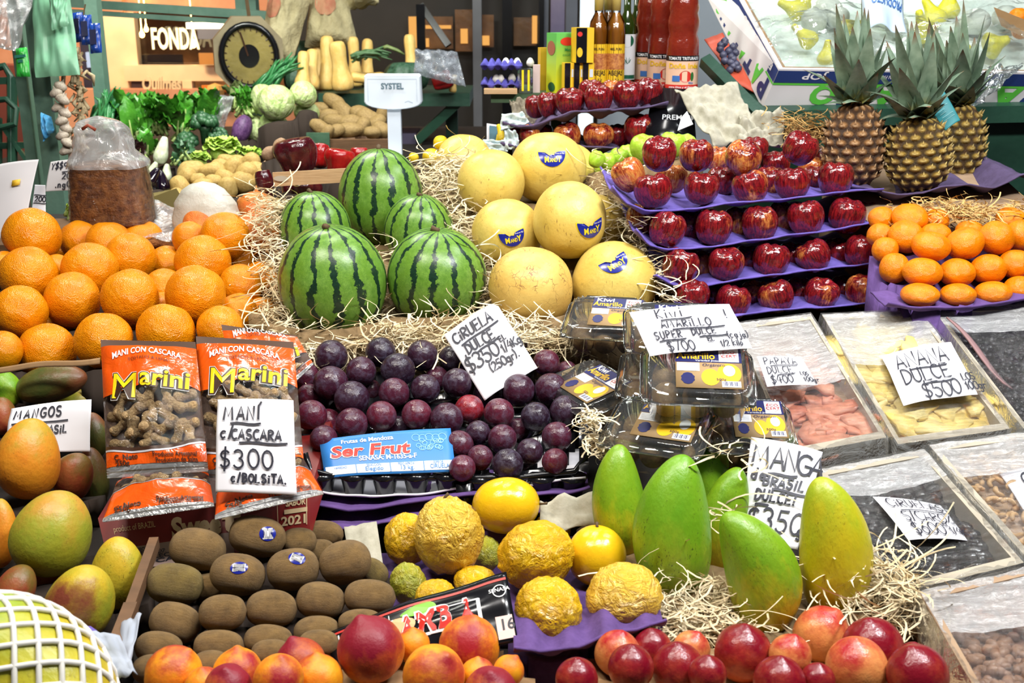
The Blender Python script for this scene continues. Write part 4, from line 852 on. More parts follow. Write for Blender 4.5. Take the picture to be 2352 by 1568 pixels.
TL = [([(1408, 432), (1440, 473), (1480, 489), (1560, 488), (1680, 471), (1800, 463), (1920, 446), (2030, 437)], .12, 'topmost purple pulp tray of the red apple stack'),
      ([(1462, 530), (1492, 567), (1530, 579), (1640, 570), (1760, 553), (1880, 537), (2000, 517), (2050, 507)], .08, 'second purple pulp tray down in the red apple stack'),
      ([(1508, 636), (1545, 660), (1600, 665), (1700, 646), (1850, 626), (1960, 615), (2070, 603)], .04, 'third purple pulp tray down in the red apple stack'),
      ([(1560, 700), (1620, 722), (1690, 730), (1800, 716), (1950, 707), (2090, 690)], 0.0, 'lowest purple pulp tray of the red apple stack')]
for pts, lay, lab in TL: pulp_tray(pts, lambda x: A_(x) + lay - .045, .30, .03, M['pulp'], lab, 6, .011, group='purple trays of the apple stack')
pulp_tray([(1155, 284), (1192, 294), (1225, 293), (1268, 276), (1310, 262), (1400, 254), (1408, 258), (1440, 253), (1490, 247), (1535, 238)], lambda x: RB(x) - .05, .26, .02, M['pulp_dark'], 'upper dark purple tray of rear apples, under the bottles', 5, .020, group='rear apple trays')
pulp_tray([(1150, 332), (1190, 342), (1260, 346), (1340, 340), (1430, 345), (1480, 352), (1530, 340)], lambda x: RB(x) - .05, .26, .02, M['pulp_dark'], 'lower dark purple tray of rear apples, behind the melons', 5, .018, group='rear apple trays')
pulp_tray([(1955, 432), (2020, 442), (2062, 452), (2120, 449), (2160, 434), (2225, 428), (2282, 436), (2342, 408), (2400, 400)], lambda x: 2.34, .36, .06, M['pulp_dark'], 'wide plum-coloured pulp tray carrying the three pineapples', 4, .022)
pulp_tray([(2040, 700), (2110, 712), (2200, 711), (2290, 702), (2400, 680)], lambda x: 1.955 + (x - 2040) * .0001, .10, .05, M['pulp_violet'], 'violet tray edge in front of the lowest tangerines', 4, .006)
pulp_tray([(700, 1128), (760, 1140), (850, 1146), (960, 1140), (1060, 1128), (1200, 1120), (1345, 1100)], lambda x: 1.655, .16, .02, M['paper'], 'wavy white paper edge under the black plum tray', 5, .006, name='paper_liner')
pulp_tray([(705, 1160), (800, 1180), (900, 1168), (1000, 1150), (1150, 1140), (1300, 1142), (1355, 1125)], lambda x: 1.635, .34, .05, M['pulp_violet'], 'upper violet pulp tray stacked below the plums', 4, .012, group='violet trays below the plums')
pulp_tray([(720, 1212), (800, 1222), (900, 1205), (1010, 1190), (1180, 1186), (1320, 1180)], lambda x: 1.615, .34, .05, M['pulp_violet'], 'lower violet pulp tray stacked below the plums', 4, .012, group='violet trays below the plums')
pulp_tray([(1180, 1490), (1240, 1502), (1330, 1490), (1390, 1462), (1460, 1455), (1530, 1430)], lambda x: 1.255 + (x - 1180) * .0002, .10, .0, M['pulp_violet'], 'violet tray lip in front of the crumpled passion fruits', 4, .012)
# black plum tray: cups and rim in front
b = MB()
for k in range(9):
    x = 740 + k * 72; p = P(x, 1096 if k < 5 else 1102, 1.665)
    b.lathe([(.010, -.030), (.013, -.028), (.019, 0), (.022, .006)], Matrix.Translation(p), 14)
b.tube([P(x, y, 1.66) for x, y in ((700, 1040), (712, 1080), (760, 1092), (900, 1096), (1060, 1098), (1200, 1096), (1320, 1082), (1345, 1050), (1350, 990))], .005, 8)
b.grid(lambda u, v: P(1330 + 22 * v, 960 + 120 * u + 14 * v, 1.70 - .05 * u) + Vector((0, 0, .012 * math.sin(u * 9) * v)), 12, 5)
tag(b.build('plum_tray', M['black'], None, True), 'shiny black plastic cup tray edging the plums', 'tray')
# cups of the mango, orange and kiwi crates
cr = MB(); cr.grid(lambda a, c: P(-60 + 290 * a, 846 - 26 * a + 14 * c + 3 * math.sin(a * 9), 1.80) , 14, 3)
tag(cr.build('cardboard_flap', M['card'], None, True, .002), 'brown corrugated cardboard edge below the oranges', 'cardboard')
ck = MB(); ck.bar(P(355, 1245, 1.50), P(300, 1400, 1.36), .012, .016); ck.bar(P(302, 1398, 1.36), P(240, 1560, 1.24), .016, .020)
tag(ck.build('crate_rail', M['wood_dark']), 'split wooden crate rail between the mangoes and the kiwis', 'crate')
cl = MB(); cl.grid(lambda a, c: P(275 + 50 * a - 30 * c, 1430 + 130 * c - 20 * a, 1.32 - .09 * c) + Vector((0, 0, .008 * MN.noise(Vector((a * 4, c * 4, 2))))), 12, 14)
tag(cl.build('crumpled_paper', flat('bluish_paper', (.42, .46, .54), .8), None, True, .001), 'crumpled bluish white paper beside the crate rail', 'paper')
cl = MB(); cl.grid(lambda a, c: P(155 + 130 * a, 1420 + 60 * a + 60 * c - 40 * a * c, 1.33 - .04 * c) + Vector((0, 0, .014 * MN.noise(Vector((a * 4, c * 3, 5))))), 12, 8)
tag(cl.build('violet_paper', M['pulp'], None, True, .002), 'lilac pulp scrap under the lowest mango', 'paper')
gp = MB(); gp.grid(lambda a, c: P(790 + 75 * a + 20 * c, 1210 + 130 * c - 12 * a, 1.575 - .07 * c) + Vector((0, 0, .006 * MN.noise(Vector((a * 4, c * 3, 8))))), 8, 10)
tag(gp.build('grey_paper', M['pulp_grey'], None, True, .001), 'torn grey paper strip between kiwis and passion fruits', 'paper')
gp = MB(); gp.grid(lambda a, c: P(1240 + 140 * a, 1150 + 75 * c - 22 * a, 1.60 - .02 * c) + Vector((0, 0, .01 * MN.noise(Vector((a * 4, c * 3, 9))))), 10, 8)
tag(gp.build('torn_card', M['pulp_grey'], None, True, .002), 'torn grey card behind the smooth passion fruits', 'paper')
# red printed carton under the peanut bags
M['red_print'] = flat('red_carton_print', (.20, .012, .010), .45); M['cream'] = flat('cream_print', (.62, .45, .25), .5)
sh = px_sheet((255, 1318, 1.545), (712, 1240, 1.545), (712, 1128, 1.60), (225, 1190, 1.60))
cb = MB(); f8 = sh.c; bk = Vector((0, .22, .03)); cb.hexa([f8[0], f8[1], f8[1] + bk, f8[0] + bk, f8[3], f8[2], f8[2] + bk, f8[3] + bk])
rc = cb.build('fruit_carton', M['red_print']); tag(rc, 'dark red printed fruit carton under the peanut bags', 'box')
lw = MB(); lw.grid(lambda a, c: sh.uv(.0 + .62 * a, .0 + .40 * c, .0006), 2, 2); lw.build('pale_print_band', flat('grey_pink_print', (.32, .22, .19), .6), rc)
mb = MB(); put_text(mb, 'product of BRAZIL', .06 * sh.w, .70 * sh.h, .010, lambda u, v: sh.at(u, v, .0012), 0, 0, 'L', .2 * sh.w)
put_text(mb, 'Swee', .33 * sh.w, .42 * sh.h, .034, lambda u, v: sh.at(u, v, .0012), .05, .1, 'L', .24 * sh.w); put_text(mb, 't', .58 * sh.w, .42 * sh.h, .045, lambda u, v: sh.at(u, v, .0012), .05, .1)
put_text(mb, '2021', .86 * sh.w, .36 * sh.h, .0155, lambda u, v: sh.at(u, v, .0012), .03, 0, 'L', .12 * sh.w); put_text(mb, 'SABOR', .885 * sh.w, .74 * sh.h, .011, lambda u, v: sh.at(u, v, .0012), .03, 0, 'L', .095 * sh.w)
for q in (.845, .985): ribbon(mb, [(q * sh.w, .32 * sh.h), (q * sh.w, .92 * sh.h)], .0012, lambda u, v: sh.at(u, v, .0012))
ribbon(mb, [(.845 * sh.w, .92 * sh.h), (.985 * sh.w, .92 * sh.h)], .0012, lambda u, v: sh.at(u, v, .0012)); ribbon(mb, [(.885 * sh.w, .63 * sh.h), (.98 * sh.w, .63 * sh.h)], .008, lambda u, v: sh.at(u, v, .0012))
mb.build('lettering', M['cream'], rc)
mb = MB()
for k, s_ in enumerate(('JALIL E HIJOS SRL', 'FRUITS IMP. EXP.', 'SELECC', 'CAJA')): put_text(mb, s_, .08 * sh.w + .05 * k * sh.w, (.30 - .08 * k) * sh.h, .006, lambda u, v: sh.at(u, v, .0014), .02, 0, 'L', .16 * sh.w)
mb.build('small_print', M['ink'], rc)

# ---------------------------------------------------------------- peanut bags
M['bag_orange'] = None
t = NT('glossy_orange_bag_film'); hh = t.noise(22, 4, .6, off=False, dist=.8)
M['bag_orange'] = t.pbr(t.mix(t.rng(hh, .3, .7), (.80, .11, .006), (.70, .075, .004)), .2, t.bump(hh, .5, .006), Specular_IOR_Level=.7)
M['bag_film'] = m_film('clear_bag_film', .0, rough=.05, sc=26, gl=.10); M['bag_dark'] = flat('bag_stripe_dark', (.05, .02, .01), .4); M['mari_yellow'] = flat('yellow_print', (.90, .66, .01), .3); M['silver'] = flat('silver_stripe', (.6, .6, .65), .3)
M['bag_back'] = flat('bag_back', (.10, .05, .03), .7); M['peanut'] = m_two('peanut_shell', (.42, .25, .10), (.68, .47, .24), 5, .75, bump=.6, bd=.12)
class Bag:
    def __init__(s, bl, br, tr, tl, t=.022, seed=1): s.S = px_sheet(bl, br, tr, tl); s.t = t; s.seed = seed; s.w, s.h = s.S.w, s.S.h
    def f(s, a, b, lift=0.0, back=False):
        k = s.t * max(0, math.sin(math.pi * min(1, max(0, a)))) ** .55 * max(0, math.sin(math.pi * min(1, max(0, b)))) ** .45
        p = s.S.uv(a, b, 0)
        wv = .0035 * MN.noise(Vector((a * 5 + s.seed, b * 6, s.seed))) + .0018 * MN.noise(Vector((a * 13, b * 15, s.seed)))
        return p + s.S.n * (-k * .35 if back else k + wv * min(1, 8 * min(a, 1 - a, b, 1 - b) + .15) + lift)
    def at(s, u, v, lift=.001): return s.f(u / s.w, v / s.h, lift)
def peanut_bag(B, label, top=.60, bot=.17, marini=True, nuts=40, nutlab='', win=(0.06, .94)):
    e = empty('peanut_bag', B.f(.5, .02), label, 'snack bag', 'peanut bags')
    tc = lambda a: top - .05 * math.sin(a * 5.2 + 1.2); bc = lambda a: bot - .05 * math.sin(a * math.pi) + .03 * a
    mb = MB(); mb.grid(lambda a, c: B.f(a, bc(a) + (tc(a) - bc(a)) * c), 28, 24); mb.build('clear_window', M['bag_film'], e, True)
    mb = MB(); mb.grid(lambda a, c: B.f(a, tc(a) + (.94 - tc(a)) * c), 28, 14); mb.build('printed_top', M['bag_orange'], e, True)
    mb = MB(); mb.grid(lambda a, c: B.f(a, .05 + (bc(a) - .05) * c), 28, 6); mb.build('printed_base', M['bag_orange'], e, True)
    mb = MB(); mb.grid(lambda a, c: B.f(a, c, 0, True), 16, 16); mb.build('back_film', M['bag_back'], e, True)
    for lo, hi in ((.94, 1.02), (-.02, .05)):
        mb = MB(); mb.grid(lambda a, c: B.f(a, lo + (hi - lo) * c) + B.S.n * .002 * math.sin(c * 25), 20, 10)
    mb.build('top_seal' if lo > .5 else 'base_seal', M['film_white'], e, True)
    mb = MB(); mb.grid(lambda a, c: B.f(a, bc(a) + .002 + .022 * c, .0006), 28, 2); mb.build('dark_stripe', M['bag_dark'], e, True)
    mb = MB(); mb.grid(lambda a, c: B.f(a, bc(a) - .012 + .012 * c, .0008), 28, 2); mb.build('silver_stripe', M['silver'], e, True)
    if marini:
        f1, f2, f3 = (lambda u, v: B.at(u, v, .0010)), (lambda u, v: B.at(u, v, .0016)), (lambda u, v: B.at(u, v, .0022))
        arcb = lambda u: .018 * math.sin(max(0, min(1, u / B.w)) * math.pi)
        dip = lambda u: -.010 * (u / B.w)
        for bold, f, m in ((.07, f1, 'white'), (.045, f2, 'bag_dark'), (.0, f3, 'mari_yellow')):
            mb = MB(); put_text(mb, 'M', .10 * B.w, (tc(.1) - .025) * B.h, .042, f, bold * .7, .1, 'L', .31 * B.w, 1, dip); put_text(mb, 'arini', .43 * B.w, (tc(.4) + .02) * B.h, .030, f, bold + .02, .1, 'L', .50 * B.w, 1, dip)
            mb.build('brand_lettering', M[m], e)
        mb = MB(); put_text(mb, 'MANI CON CASCARA', .5 * B.w, .79 * B.h, .0105, f2, .02, 0, 'C', .72 * B.w, 1, arcb); mb.build('title_lettering', M['white'], e)
        mb = MB(); put_text(mb, 'TOSTADO A LEÑA', .52 * B.w, .735 * B.h, .0055, f2, .0, 0, 'C', .42 * B.w, 1, arcb); mb.build('small_lettering', M['bag_dark'], e)
    mb = MB(); f2 = lambda u, v: B.at(u, v, .0014)
    put_text(mb, 'C. Neto', .10 * B.w, .085 * B.h, .0075, f2, .03); put_text(mb, '250g', .11 * B.w, .045 * B.h, .0075, f2, .03); put_text(mb, 'Producto Artesanal', .50 * B.w, .088 * B.h, .0065, f2, .02, 0, 'L', .42 * B.w); put_text(mb, 'Producción de Salta', .52 * B.w, .05 * B.h, .0065, f2, .02, 0, 'L', .40 * B.w)
    mb.build('base_lettering', M['bag_dark'], e)
    rn = random.Random(B.seed)
    if 'pn' not in ME: ME['pn'] = [ME[f'peanut~{k}'].copy() for k in range(4)]; [m_.materials.append(M['peanut']) for m_ in ME['pn']]
    done = []
    for k in range(nuts * 6):
        if len(done) >= nuts: break
        a = rn.uniform(.12, .88); c = rn.uniform(bot + .03, top - .02); q = -.0105 - .005 * (len(done) > nuts * .6)
        p = B.f(a, c, q)
        if any((p - d_).length < .0145 for d_ in done): continue
        done.append(p); o = bpy.data.objects.new('peanut', ME['pn'][k % 4]); COL.objects.link(o)
        an = rn.uniform(0, 6.28); ax = (B.S.c[1] - B.S.c[0]).normalized() * math.cos(an) + (B.S.c[3] - B.S.c[0]).normalized() * math.sin(an) + B.S.n * rn.uniform(-.4, .4)
        s_ = rn.uniform(.85, 1.1); o.matrix_world = Matrix.Translation(p) @ basis(ax, rn.uniform(0, 6)).to_4x4() @ Matrix.Diagonal((.0165 * s_, .0165 * s_, .0165 * s_, 1))
        tag(o, nutlab, 'peanut', nutlab.replace('roasted peanut', 'peanuts'))
peanut_bag(Bag((246, 1092, 1.585), (478, 1076, 1.575), (449, 785, 1.68), (231, 780, 1.69), .020, 2), 'upright orange peanut bag on the left, its window full of peanuts', .60, .17, True, 46, 'roasted peanut in its shell inside the left upright bag')
peanut_bag(Bag((470, 1098, 1.60), (700, 1085, 1.60), (674, 785, 1.70), (450, 772, 1.70), .020, 5), 'upright orange peanut bag behind the MANÍ price card', .64, .17, True, 44, 'roasted peanut in its shell inside the bag behind the MANÍ card')
peanut_bag(Bag((560, 985, 1.76), (720, 835, 1.80), (680, 770, 1.84), (508, 745, 1.84), .012, 7), 'tilted orange peanut bag at the back, next to the wood wool', .40, .12, True, 10, 'roasted peanut in its shell inside the tilted rear bag')
peanut_bag(Bag((236, 1196, 1.51), (492, 1160, 1.51), (478, 1082, 1.60), (270, 1100, 1.60), .022, 9), 'orange peanut bag lying flat below the left upright bag', .86, .55, False, 12, 'roasted peanut in its shell inside the bag lying lower left')
peanut_bag(Bag((494, 1190, 1.49), (742, 1132, 1.51), (690, 1040, 1.60), (500, 1085, 1.60), .020, 12), 'orange peanut bag lying flat under the MANÍ card', .86, .5, False, 10, 'roasted peanut in its shell inside the bag lying under the card')

# ---------------------------------------------------------------- hand-lettered price cards
sign('price_card', px_sheet((495, 1130, 1.50), (682, 1137, 1.50), (674, 919, 1.545), (500, 917, 1.545), bend=.004, wave=.002), [('MANI', .08, .77, .145, .05, 1, .15), ("'", .46, .82, .12), ('_', .16, .725, .48, .725), ('c/', .05, .565, .12), ('CASCARA', .17, .555, .105, .05, 1, .16), ('_', .26, .515, .76, .52), ('$300', .05, .25, .19, .0, 1, .2), ('c/BOLSiTA.', .17, .105, .085, .05, 1, .2)], 'white card reading MANÍ c/CASCARA $300 c/BOLSITA', 'price cards', pen=.0027)
sign('price_card', px_sheet((10, 1040, 1.735), (207, 1037, 1.735), (210, 917, 1.78), (26, 938, 1.78), bend=.003, wave=.003), [('MANGOS', .12, .70, .19, .08, 1, .3), ('_', .1, .58, 1.25, .60), ('DE BRASiL', .35, .36, .15, .05)], 'white card reading MANGOS stuck behind the orange mango', 'price cards', pen=.0025)
sign('price_card', px_sheet((1113, 920, 1.80), (1235, 845, 1.82), (1138, 692, 1.90), (1020, 770, 1.87), bend=.004, wave=.003), [('CiRUELA', .06, .79, .14, .05, 1, .06), ('_', .12, .73, .68, .75), ('DULCE', .13, .585, .13, .05, 1, .06), ('_', .24, .535, .58, .565), ('$350', .02, .37, .19, .05, 1, .05), ('EL', .56, .50, .07, 0, .8), ('1/4Kg', .52, .36, .11, .05, .8, .03), ('(250gr).', .26, .225, .11, .05, .8, .03)], 'white tilted card reading CIRUELA DULCE $350 among the plums', 'price cards', cut=lambda a, c: (a * (1 - .12 * max(0, c - .93) / .07 * (a > .8)), c), pen=.0030)
sign('price_card', px_sheet((1700, 1250, 1.52), (1832, 1262, 1.50), (1890, 1038, 1.57), (1725, 1003, 1.585), bend=.006, wave=.004), [('MANGA', .04, .72, .20, .0, 1, .0), ('_', .20, .66, .46, .68), ('de', .04, .59, .11, .1, .9), ('BRASiL', .16, .55, .10, .1, .9), ('_', .26, .52, .6, .51), ('DULCE!', .1, .40, .10, .1, .9), ('~~~', .12, .36, .05), ('$350', .05, .13, .20, .05, 1), ('gr', .58, .12, .10)], 'white card reading MANGA de BRASIL DULCE among the long green mangoes', 'price cards', pen=.0032)

# ---------------------------------------------------------------- clear clamshell boxes of golden kiwi
M['kiwi_gold'] = m_two('smooth_golden_kiwi_skin', (.24, .12, .04), (.36, .21, .08), 3, .55)
M['lab_blue'] = flat('dark_blue_label', (.012, .014, .10), .35); M['lab_kraft'] = flat('kraft_label', (.36, .23, .10), .6); M['lab_gold'] = flat('gold_label_print', (.80, .48, .02), .4)
def rrect(w_, l_, r, n=5):
    out = []
    for cx, cy, a0 in ((w_ / 2 - r, l_ / 2 - r, 0), (-w_ / 2 + r, l_ / 2 - r, 90), (-w_ / 2 + r, -l_ / 2 + r, 180), (w_ / 2 - r, -l_ / 2 + r, 270)):
        for i in range(n + 1): out.append((cx + r * math.cos(R_(a0 + 90 * i / n)), cy + r * math.sin(R_(a0 + 90 * i / n))))
    return out
def loft(rings):
    mb = MB(); n = len(rings[0]); k = len(rings)
    fs = [(i * n + j, i * n + (j + 1) % n, (i + 1) * n + (j + 1) % n, (i + 1) * n + j) for i in range(k - 1) for j in range(n)]
    mb.add([p for r in rings for p in r], fs + [tuple(range((k - 1) * n, k * n))]); return mb
def clamshell(pt, yaw, tilt, label, w_=.155, l_=.125, h_=.058, lab=1, kl=''):
    T_ = Matrix.Translation(pt) @ Matrix.Rotation(R_(yaw), 4, 'Z') @ Matrix.Rotation(R_(tilt), 4, 'X')
    e = empty('clamshell_box', pt, label, 'plastic box', 'clear boxes of golden kiwi'); r3 = lambda pts, z: [T_ @ Vector((x, y, z)) for x, y in pts]
    loft([r3(rrect(w_ * .80, l_ * .80, .015), -h_), r3(rrect(w_ * .84, l_ * .84, .018), -h_ + .004), r3(rrect(w_ * .93, l_ * .92, .02), -.014), r3(rrect(w_, l_, .02), -.014), r3(rrect(w_, l_, .02), -.0125)][::1]).build('base', M['clear'], e, True)
    rings = []
    for k in range(10):
        s_ = k / 9; z = -.011 + .014 * math.sin(min(1, s_ * 1.25) * math.pi / 2); sc = 1.0 if k < 1 else .97 - .13 * s_
        base = rrect(w_ * sc, l_ * (sc - .02 * s_), .02, 14); n = len(base)
        rings.append([T_ @ Vector((x, y, z + (.0022 * (1 if (j // 2) % 2 else -1) if 2 < k < 7 else 0))) for j, (x, y) in enumerate(base)])
    loft(rings).build('lid', M['clear'], e, True)
    rim = rrect(w_ * 1.03, l_ * 1.03, .022, 6); rim.append(rim[0])
    mb = MB(); mb.tube([T_ @ Vector((x, y, -.0115)) for x, y in rim], .0016, 6)
    for x, y in ((-w_ * .47, -l_ * .47), (w_ * .47, -l_ * .47)): mb.lathe([(.006, -.002), (.006, .001), (.003, .003)], T_ @ Matrix.Translation((x, y, -.010)), 12)
    for k in range(12): mb.lathe([(.003, -.0015), (.003, .0015)], T_ @ Matrix.Translation((-w_ / 2 + w_ * (k + .5) / 12, l_ * .525, -.011)), 8)
    mb.build('rim', M['clear'], e, True)
    if lab:
        z = .0048; S = Sheet(*[T_ @ Vector(p) for p in ((-w_ * .20, -l_ * .36, z), (w_ * .40, -l_ * .36, z), (w_ * .40, l_ * .38, z), (-w_ * .20, l_ * .38, z))])
        lb = S.build('label', M['lab_kraft'], e, 2); g1 = lambda u, v: S.at(u, v, .0006); g2 = lambda u, v: S.at(u, v, .0010); W, H = S.w, S.h
        mb = MB(); mb.grid(lambda a, c: S.uv(a, .62 + .38 * c, .0003), 1, 1); mb.build('blue_band', M['lab_blue'], lb)
        mb = MB(); put_text(mb, 'Amarillo', .02 * W, .70 * H, .014, g1, .02, 0, 'L', .58 * W); mb.add([S.uv(.52 + .14 * math.cos(R_(a)), .26 + .20 * math.sin(R_(a)), .0004) for a in range(0, 360, 18)], [tuple(range(20))]); mb.add([S.uv(.80 + .18 * math.cos(R_(a)), .36 + .24 * math.sin(R_(a)), .0003) for a in range(0, 360, 18)], [tuple(range(20))]); mb.build('gold_print', M['lab_gold'], lb)
        mb = MB(); put_text(mb, 'Kiwi', .06 * W, .86 * H, .012, g1, .02); put_text(mb, 'Variedad Jintao', .30 * W, .64 * H, .004, g1)
        mb.grid(lambda a, c: S.uv(.02 + .34 * a, .40 + .2 * c, .0005), 1, 1); mb.grid(lambda a, c: S.uv(.68 + .28 * a, .03 + .14 * c, .0006), 1, 1); mb.grid(lambda a, c: S.uv(.66 + .30 * a, .64 + .34 * c, .0005), 1, 1); mb.add([S.uv(.80 + .09 * math.cos(R_(a)), .42 + .13 * math.sin(R_(a)), .0007) for a in range(0, 360, 18)], [tuple(range(20))]); mb.build('white_print', M['white'], lb)
        mb = MB(); put_text(mb, 'Orgánico', .40 * W, .52 * H, .006, g2, .0, .1); put_text(mb, '500g', .60 * W, .18 * H, .005, g2)
        for k in range(10): ribbon(mb, [((.70 + .025 * k) * W, .06 * H), ((.70 + .025 * k) * W, .15 * H)], .0005 + .0004 * (k % 3), g2)
        for k in range(4): ribbon(mb, [(.04 * W, (.44 + .04 * k) * H), (.32 * W, (.44 + .04 * k) * H)], .0004, g2)
        mb.add([S.uv(.18 + .11 * math.cos(R_(a)) * (1 if a % 36 else .85), .22 + .14 * math.sin(R_(a)), .0006) for a in range(0, 360, 18)], [tuple(range(20))]); mb.build('dark_print', M['lab_blue'], lb)
        mb = MB(); put_text(mb, 'ECO', .81 * W, .84 * H, .006, g2, .01, 0, 'C'); put_text(mb, 'CERT', .81 * W, .75 * H, .006, g2, .01, 0, 'C')
        el = [(.81 * W + .12 * W * math.cos(R_(a)), .82 * H + .13 * H * math.sin(R_(a))) for a in range(0, 361, 20)]; ribbon(mb, el, .0005, g2); mb.build('red_print', flat('red_stamp', (.45, .03, .03), .5), lb)
    key = 'kiwi~1|gold'
    if key not in ME: ME[key] = ME['kiwi~1'].copy(); ME[key].materials.append(M['kiwi_gold'])
    rn = random.Random(int(pt.x * 9999))
    for i in range(3):
        for j in range(2):
            o = bpy.data.objects.new('golden_kiwi', ME[key]); COL.objects.link(o)
            o.matrix_world = T_ @ Matrix.Translation((w_ * .27 * (i - 1), l_ * .42 * (j - .5), -h_ + .0245)) @ basis((rn.uniform(-.3, .3), 1, rn.uniform(-.2, .2))).to_4x4() @ Matrix.Diagonal((.0205, .0205, .026, 1))
            tag(o, kl, 'kiwi', kl.replace('golden kiwi', 'golden kiwis'))
clamshell(P(1602, 850, 1.60), -6, 20, 'clear clamshell at the front of the stack with its label fully in view', kl='golden kiwi inside the labelled front clamshell')
clamshell(P(1552, 745, 1.755), -4, 18, 'clear clamshell carrying the KIWI AMARILLO card', kl='golden kiwi inside the clamshell under the card')
clamshell(P(1395, 722, 1.90), -12, 14, 'clear clamshell at the back left of the stack, against the melons', w_=.14, kl='golden kiwi inside the back left clamshell')
clamshell(P(1352, 880, 1.79), -64, 16, 'clear clamshell turned sideways next to the plums', w_=.16, l_=.11, kl='golden kiwi inside the sideways clamshell by the plums')
clamshell(P(1520, 850, 1.735), -10, 16, 'clear clamshell sandwiched in the middle of the stack', w_=.13, lab=0, kl='golden kiwi inside the middle clamshell')
clamshell(P(1512, 968, 1.61), -22, 14, 'clear clamshell at the bottom front, behind the long mangoes', w_=.145, kl='golden kiwi inside the bottom front clamshell')
clamshell(P(1722, 968, 1.64), -4, 14, 'clear clamshell at the bottom right, half behind the MANGA card', w_=.125, kl='golden kiwi inside the bottom right clamshell')
sign('price_card', px_sheet((1493, 818, 1.615), (1728, 800, 1.615), (1675, 698, 1.70), (1445, 717, 1.70), bend=.003, wave=.002), [('Kiwi', .46, .74, .22, .1, 1, .25), ('_', .52, .68, 1.15, .71), ('AMARiLLO', .46, .50, .17, .1, 1, .2), ('_', .66, .45, 1.72, .47), ('!', 1.82, .64, .2), ('SUPER', .24, .28, .15, .1, 1, .18), ('DULCE', 1.0, .32, .13, .1, 1, .2), ('_', .30, .23, .84, .25), ('_', 1.12, .27, 1.7, .28), ('$700', .40, .02, .20, .05, 1, .12), ('EL', 1.25, .17, .10), ('(caja)', 1.66, .20, .13, .1, .9, .1), ('1/2 kilo', 1.46, .05, .11, .1, .9, .1)], 'white card reading KIWI AMARILLO SÚPER DULCE $700 on the clear boxes', 'price cards', pen=.0019)

# ---------------------------------------------------------------- blue fruit label, black printed bag
M['blue_print'] = flat('sky_blue_print', (.035, .22, .62), .4); M['red_ink'] = flat('red_print', (.62, .03, .02), .4); M['navy'] = flat('navy_print', (.02, .03, .16), .4)
S = px_sheet((747, 1098, 1.655), (1047, 1084, 1.655), (1035, 983, 1.70), (733, 1010, 1.70), bend=.004, wave=.002)
lb = S.build('fruit_label', M['blue_print'], None, 12); tag(lb, 'sky blue printed fruit label on the front of the plum tray', 'label')
g = lambda u, v: S.at(u, v, .0009); g2 = lambda u, v: S.at(u, v, .0014); W, H = S.w, S.h
mb = MB(); mb.grid(lambda a, c: S.uv(.015 + .97 * a, .05 + .20 * c, .0005), 12, 2); put_text(mb, 'Frutas de Mendoza', .16 * W, .80 * H, .0075, g, .02, 0, 'L', .40 * W); put_text(mb, 'SENASA: M-1635-a-F', .28 * W, .33 * H, .0080, g, .02, 0, 'L', .44 * W)
put_text(mb, 'Ser Frut', .065 * W, .45 * H, .021, g, .06, .15, 'L', .62 * W); mb.build('white_print', M['white'], lb)
mb = MB(); put_text(mb, 'Ser Frut', .07 * W, .455 * H, .020, g2, .03, .15, 'L', .61 * W); mb.build('title_lettering', M['red_ink'], lb)
mb = MB()
for x in (.25, .51, .765): ribbon(mb, [(x * W, .05 * H), (x * W, .25 * H)], .0012, g2)
for s_, x, y, h_, w_ in (('VARIEDAD', .08, .17, .0042, .10), ('SELECCION', .33, .19, .0042, .11), ('PESO APROX.', .57, .185, .0042, .13), ('ESPECIE:', .84, .185, .0042, .08), ('Elegido', .315, .09, .0065, .14), ('13 kg.', .58, .085, .0065, .11), ('CIRUELA', .81, .085, .0065, .15)): put_text(mb, s_, x * W, y * H, h_, g2, .01, 0, 'L', w_ * W)
mb.build('blue_print', M['blue_print'], lb)
mb = MB(); rn = random.Random(4)
for k in range(22):
    cx, cy, r = (.73 + rn.random() * .2, .52 + rn.random() * .22, .018) if k > 4 else (.73 + k * .05, .80 - .02 * (k % 2), .03)
    ribbon(mb, [((cx * W + r * W * math.cos(R_(a))), cy * H + r * W * math.sin(R_(a))) for a in range(0, 361, 24)], .0006, g)
mb.build('grape_drawing', flat('pale_line', (.30, .65, .55), .5), lb)
S = px_sheet((768, 1560, 1.30), (1192, 1478, 1.30), (1164, 1316, 1.36), (755, 1456, 1.36), bend=.008, wave=.010, seed=3)
bb = S.build('printed_bag', M['black'], None, 20); tag(bb, 'black printed fruit bag with a red stripe behind the peaches', 'bag')
W, H = S.w, S.h; g = lambda u, v: S.at(u, v, .0010); g2 = lambda u, v: S.at(u, v, .0016); g3 = lambda u, v: S.at(u, v, .0022)
mb = MB(); mb.grid(lambda a, c: S.uv(.01 + .98 * a, .875 + .035 * c, .0008), 20, 1); mb.build('red_stripe', M['red_ink'], bb)
mb = MB(); put_text(mb, 'EL', .02 * W, .74 * H, .0085, g, .02); put_text(mb, 'OS S.R.L.', .22 * W, .74 * H, .0085, g, .02, 0, 'L', .14 * W)
mb.grid(lambda a, c: S.uv(.40 + .42 * a, .28 + .04 * c + .30 * 0, .0008), 6, 1); mb.grid(lambda a, c: S.uv(.50 + .33 * a, .66 + .03 * c, .0008), 6, 1); mb.grid(lambda a, c: S.uv(.815 + .02 * a, .28 + .4 * c, .0008), 1, 5)
put_text(mb, 'AMB A', .38 * W, .32 * H, .034, g2, .07, 0, 'L', .44 * W)
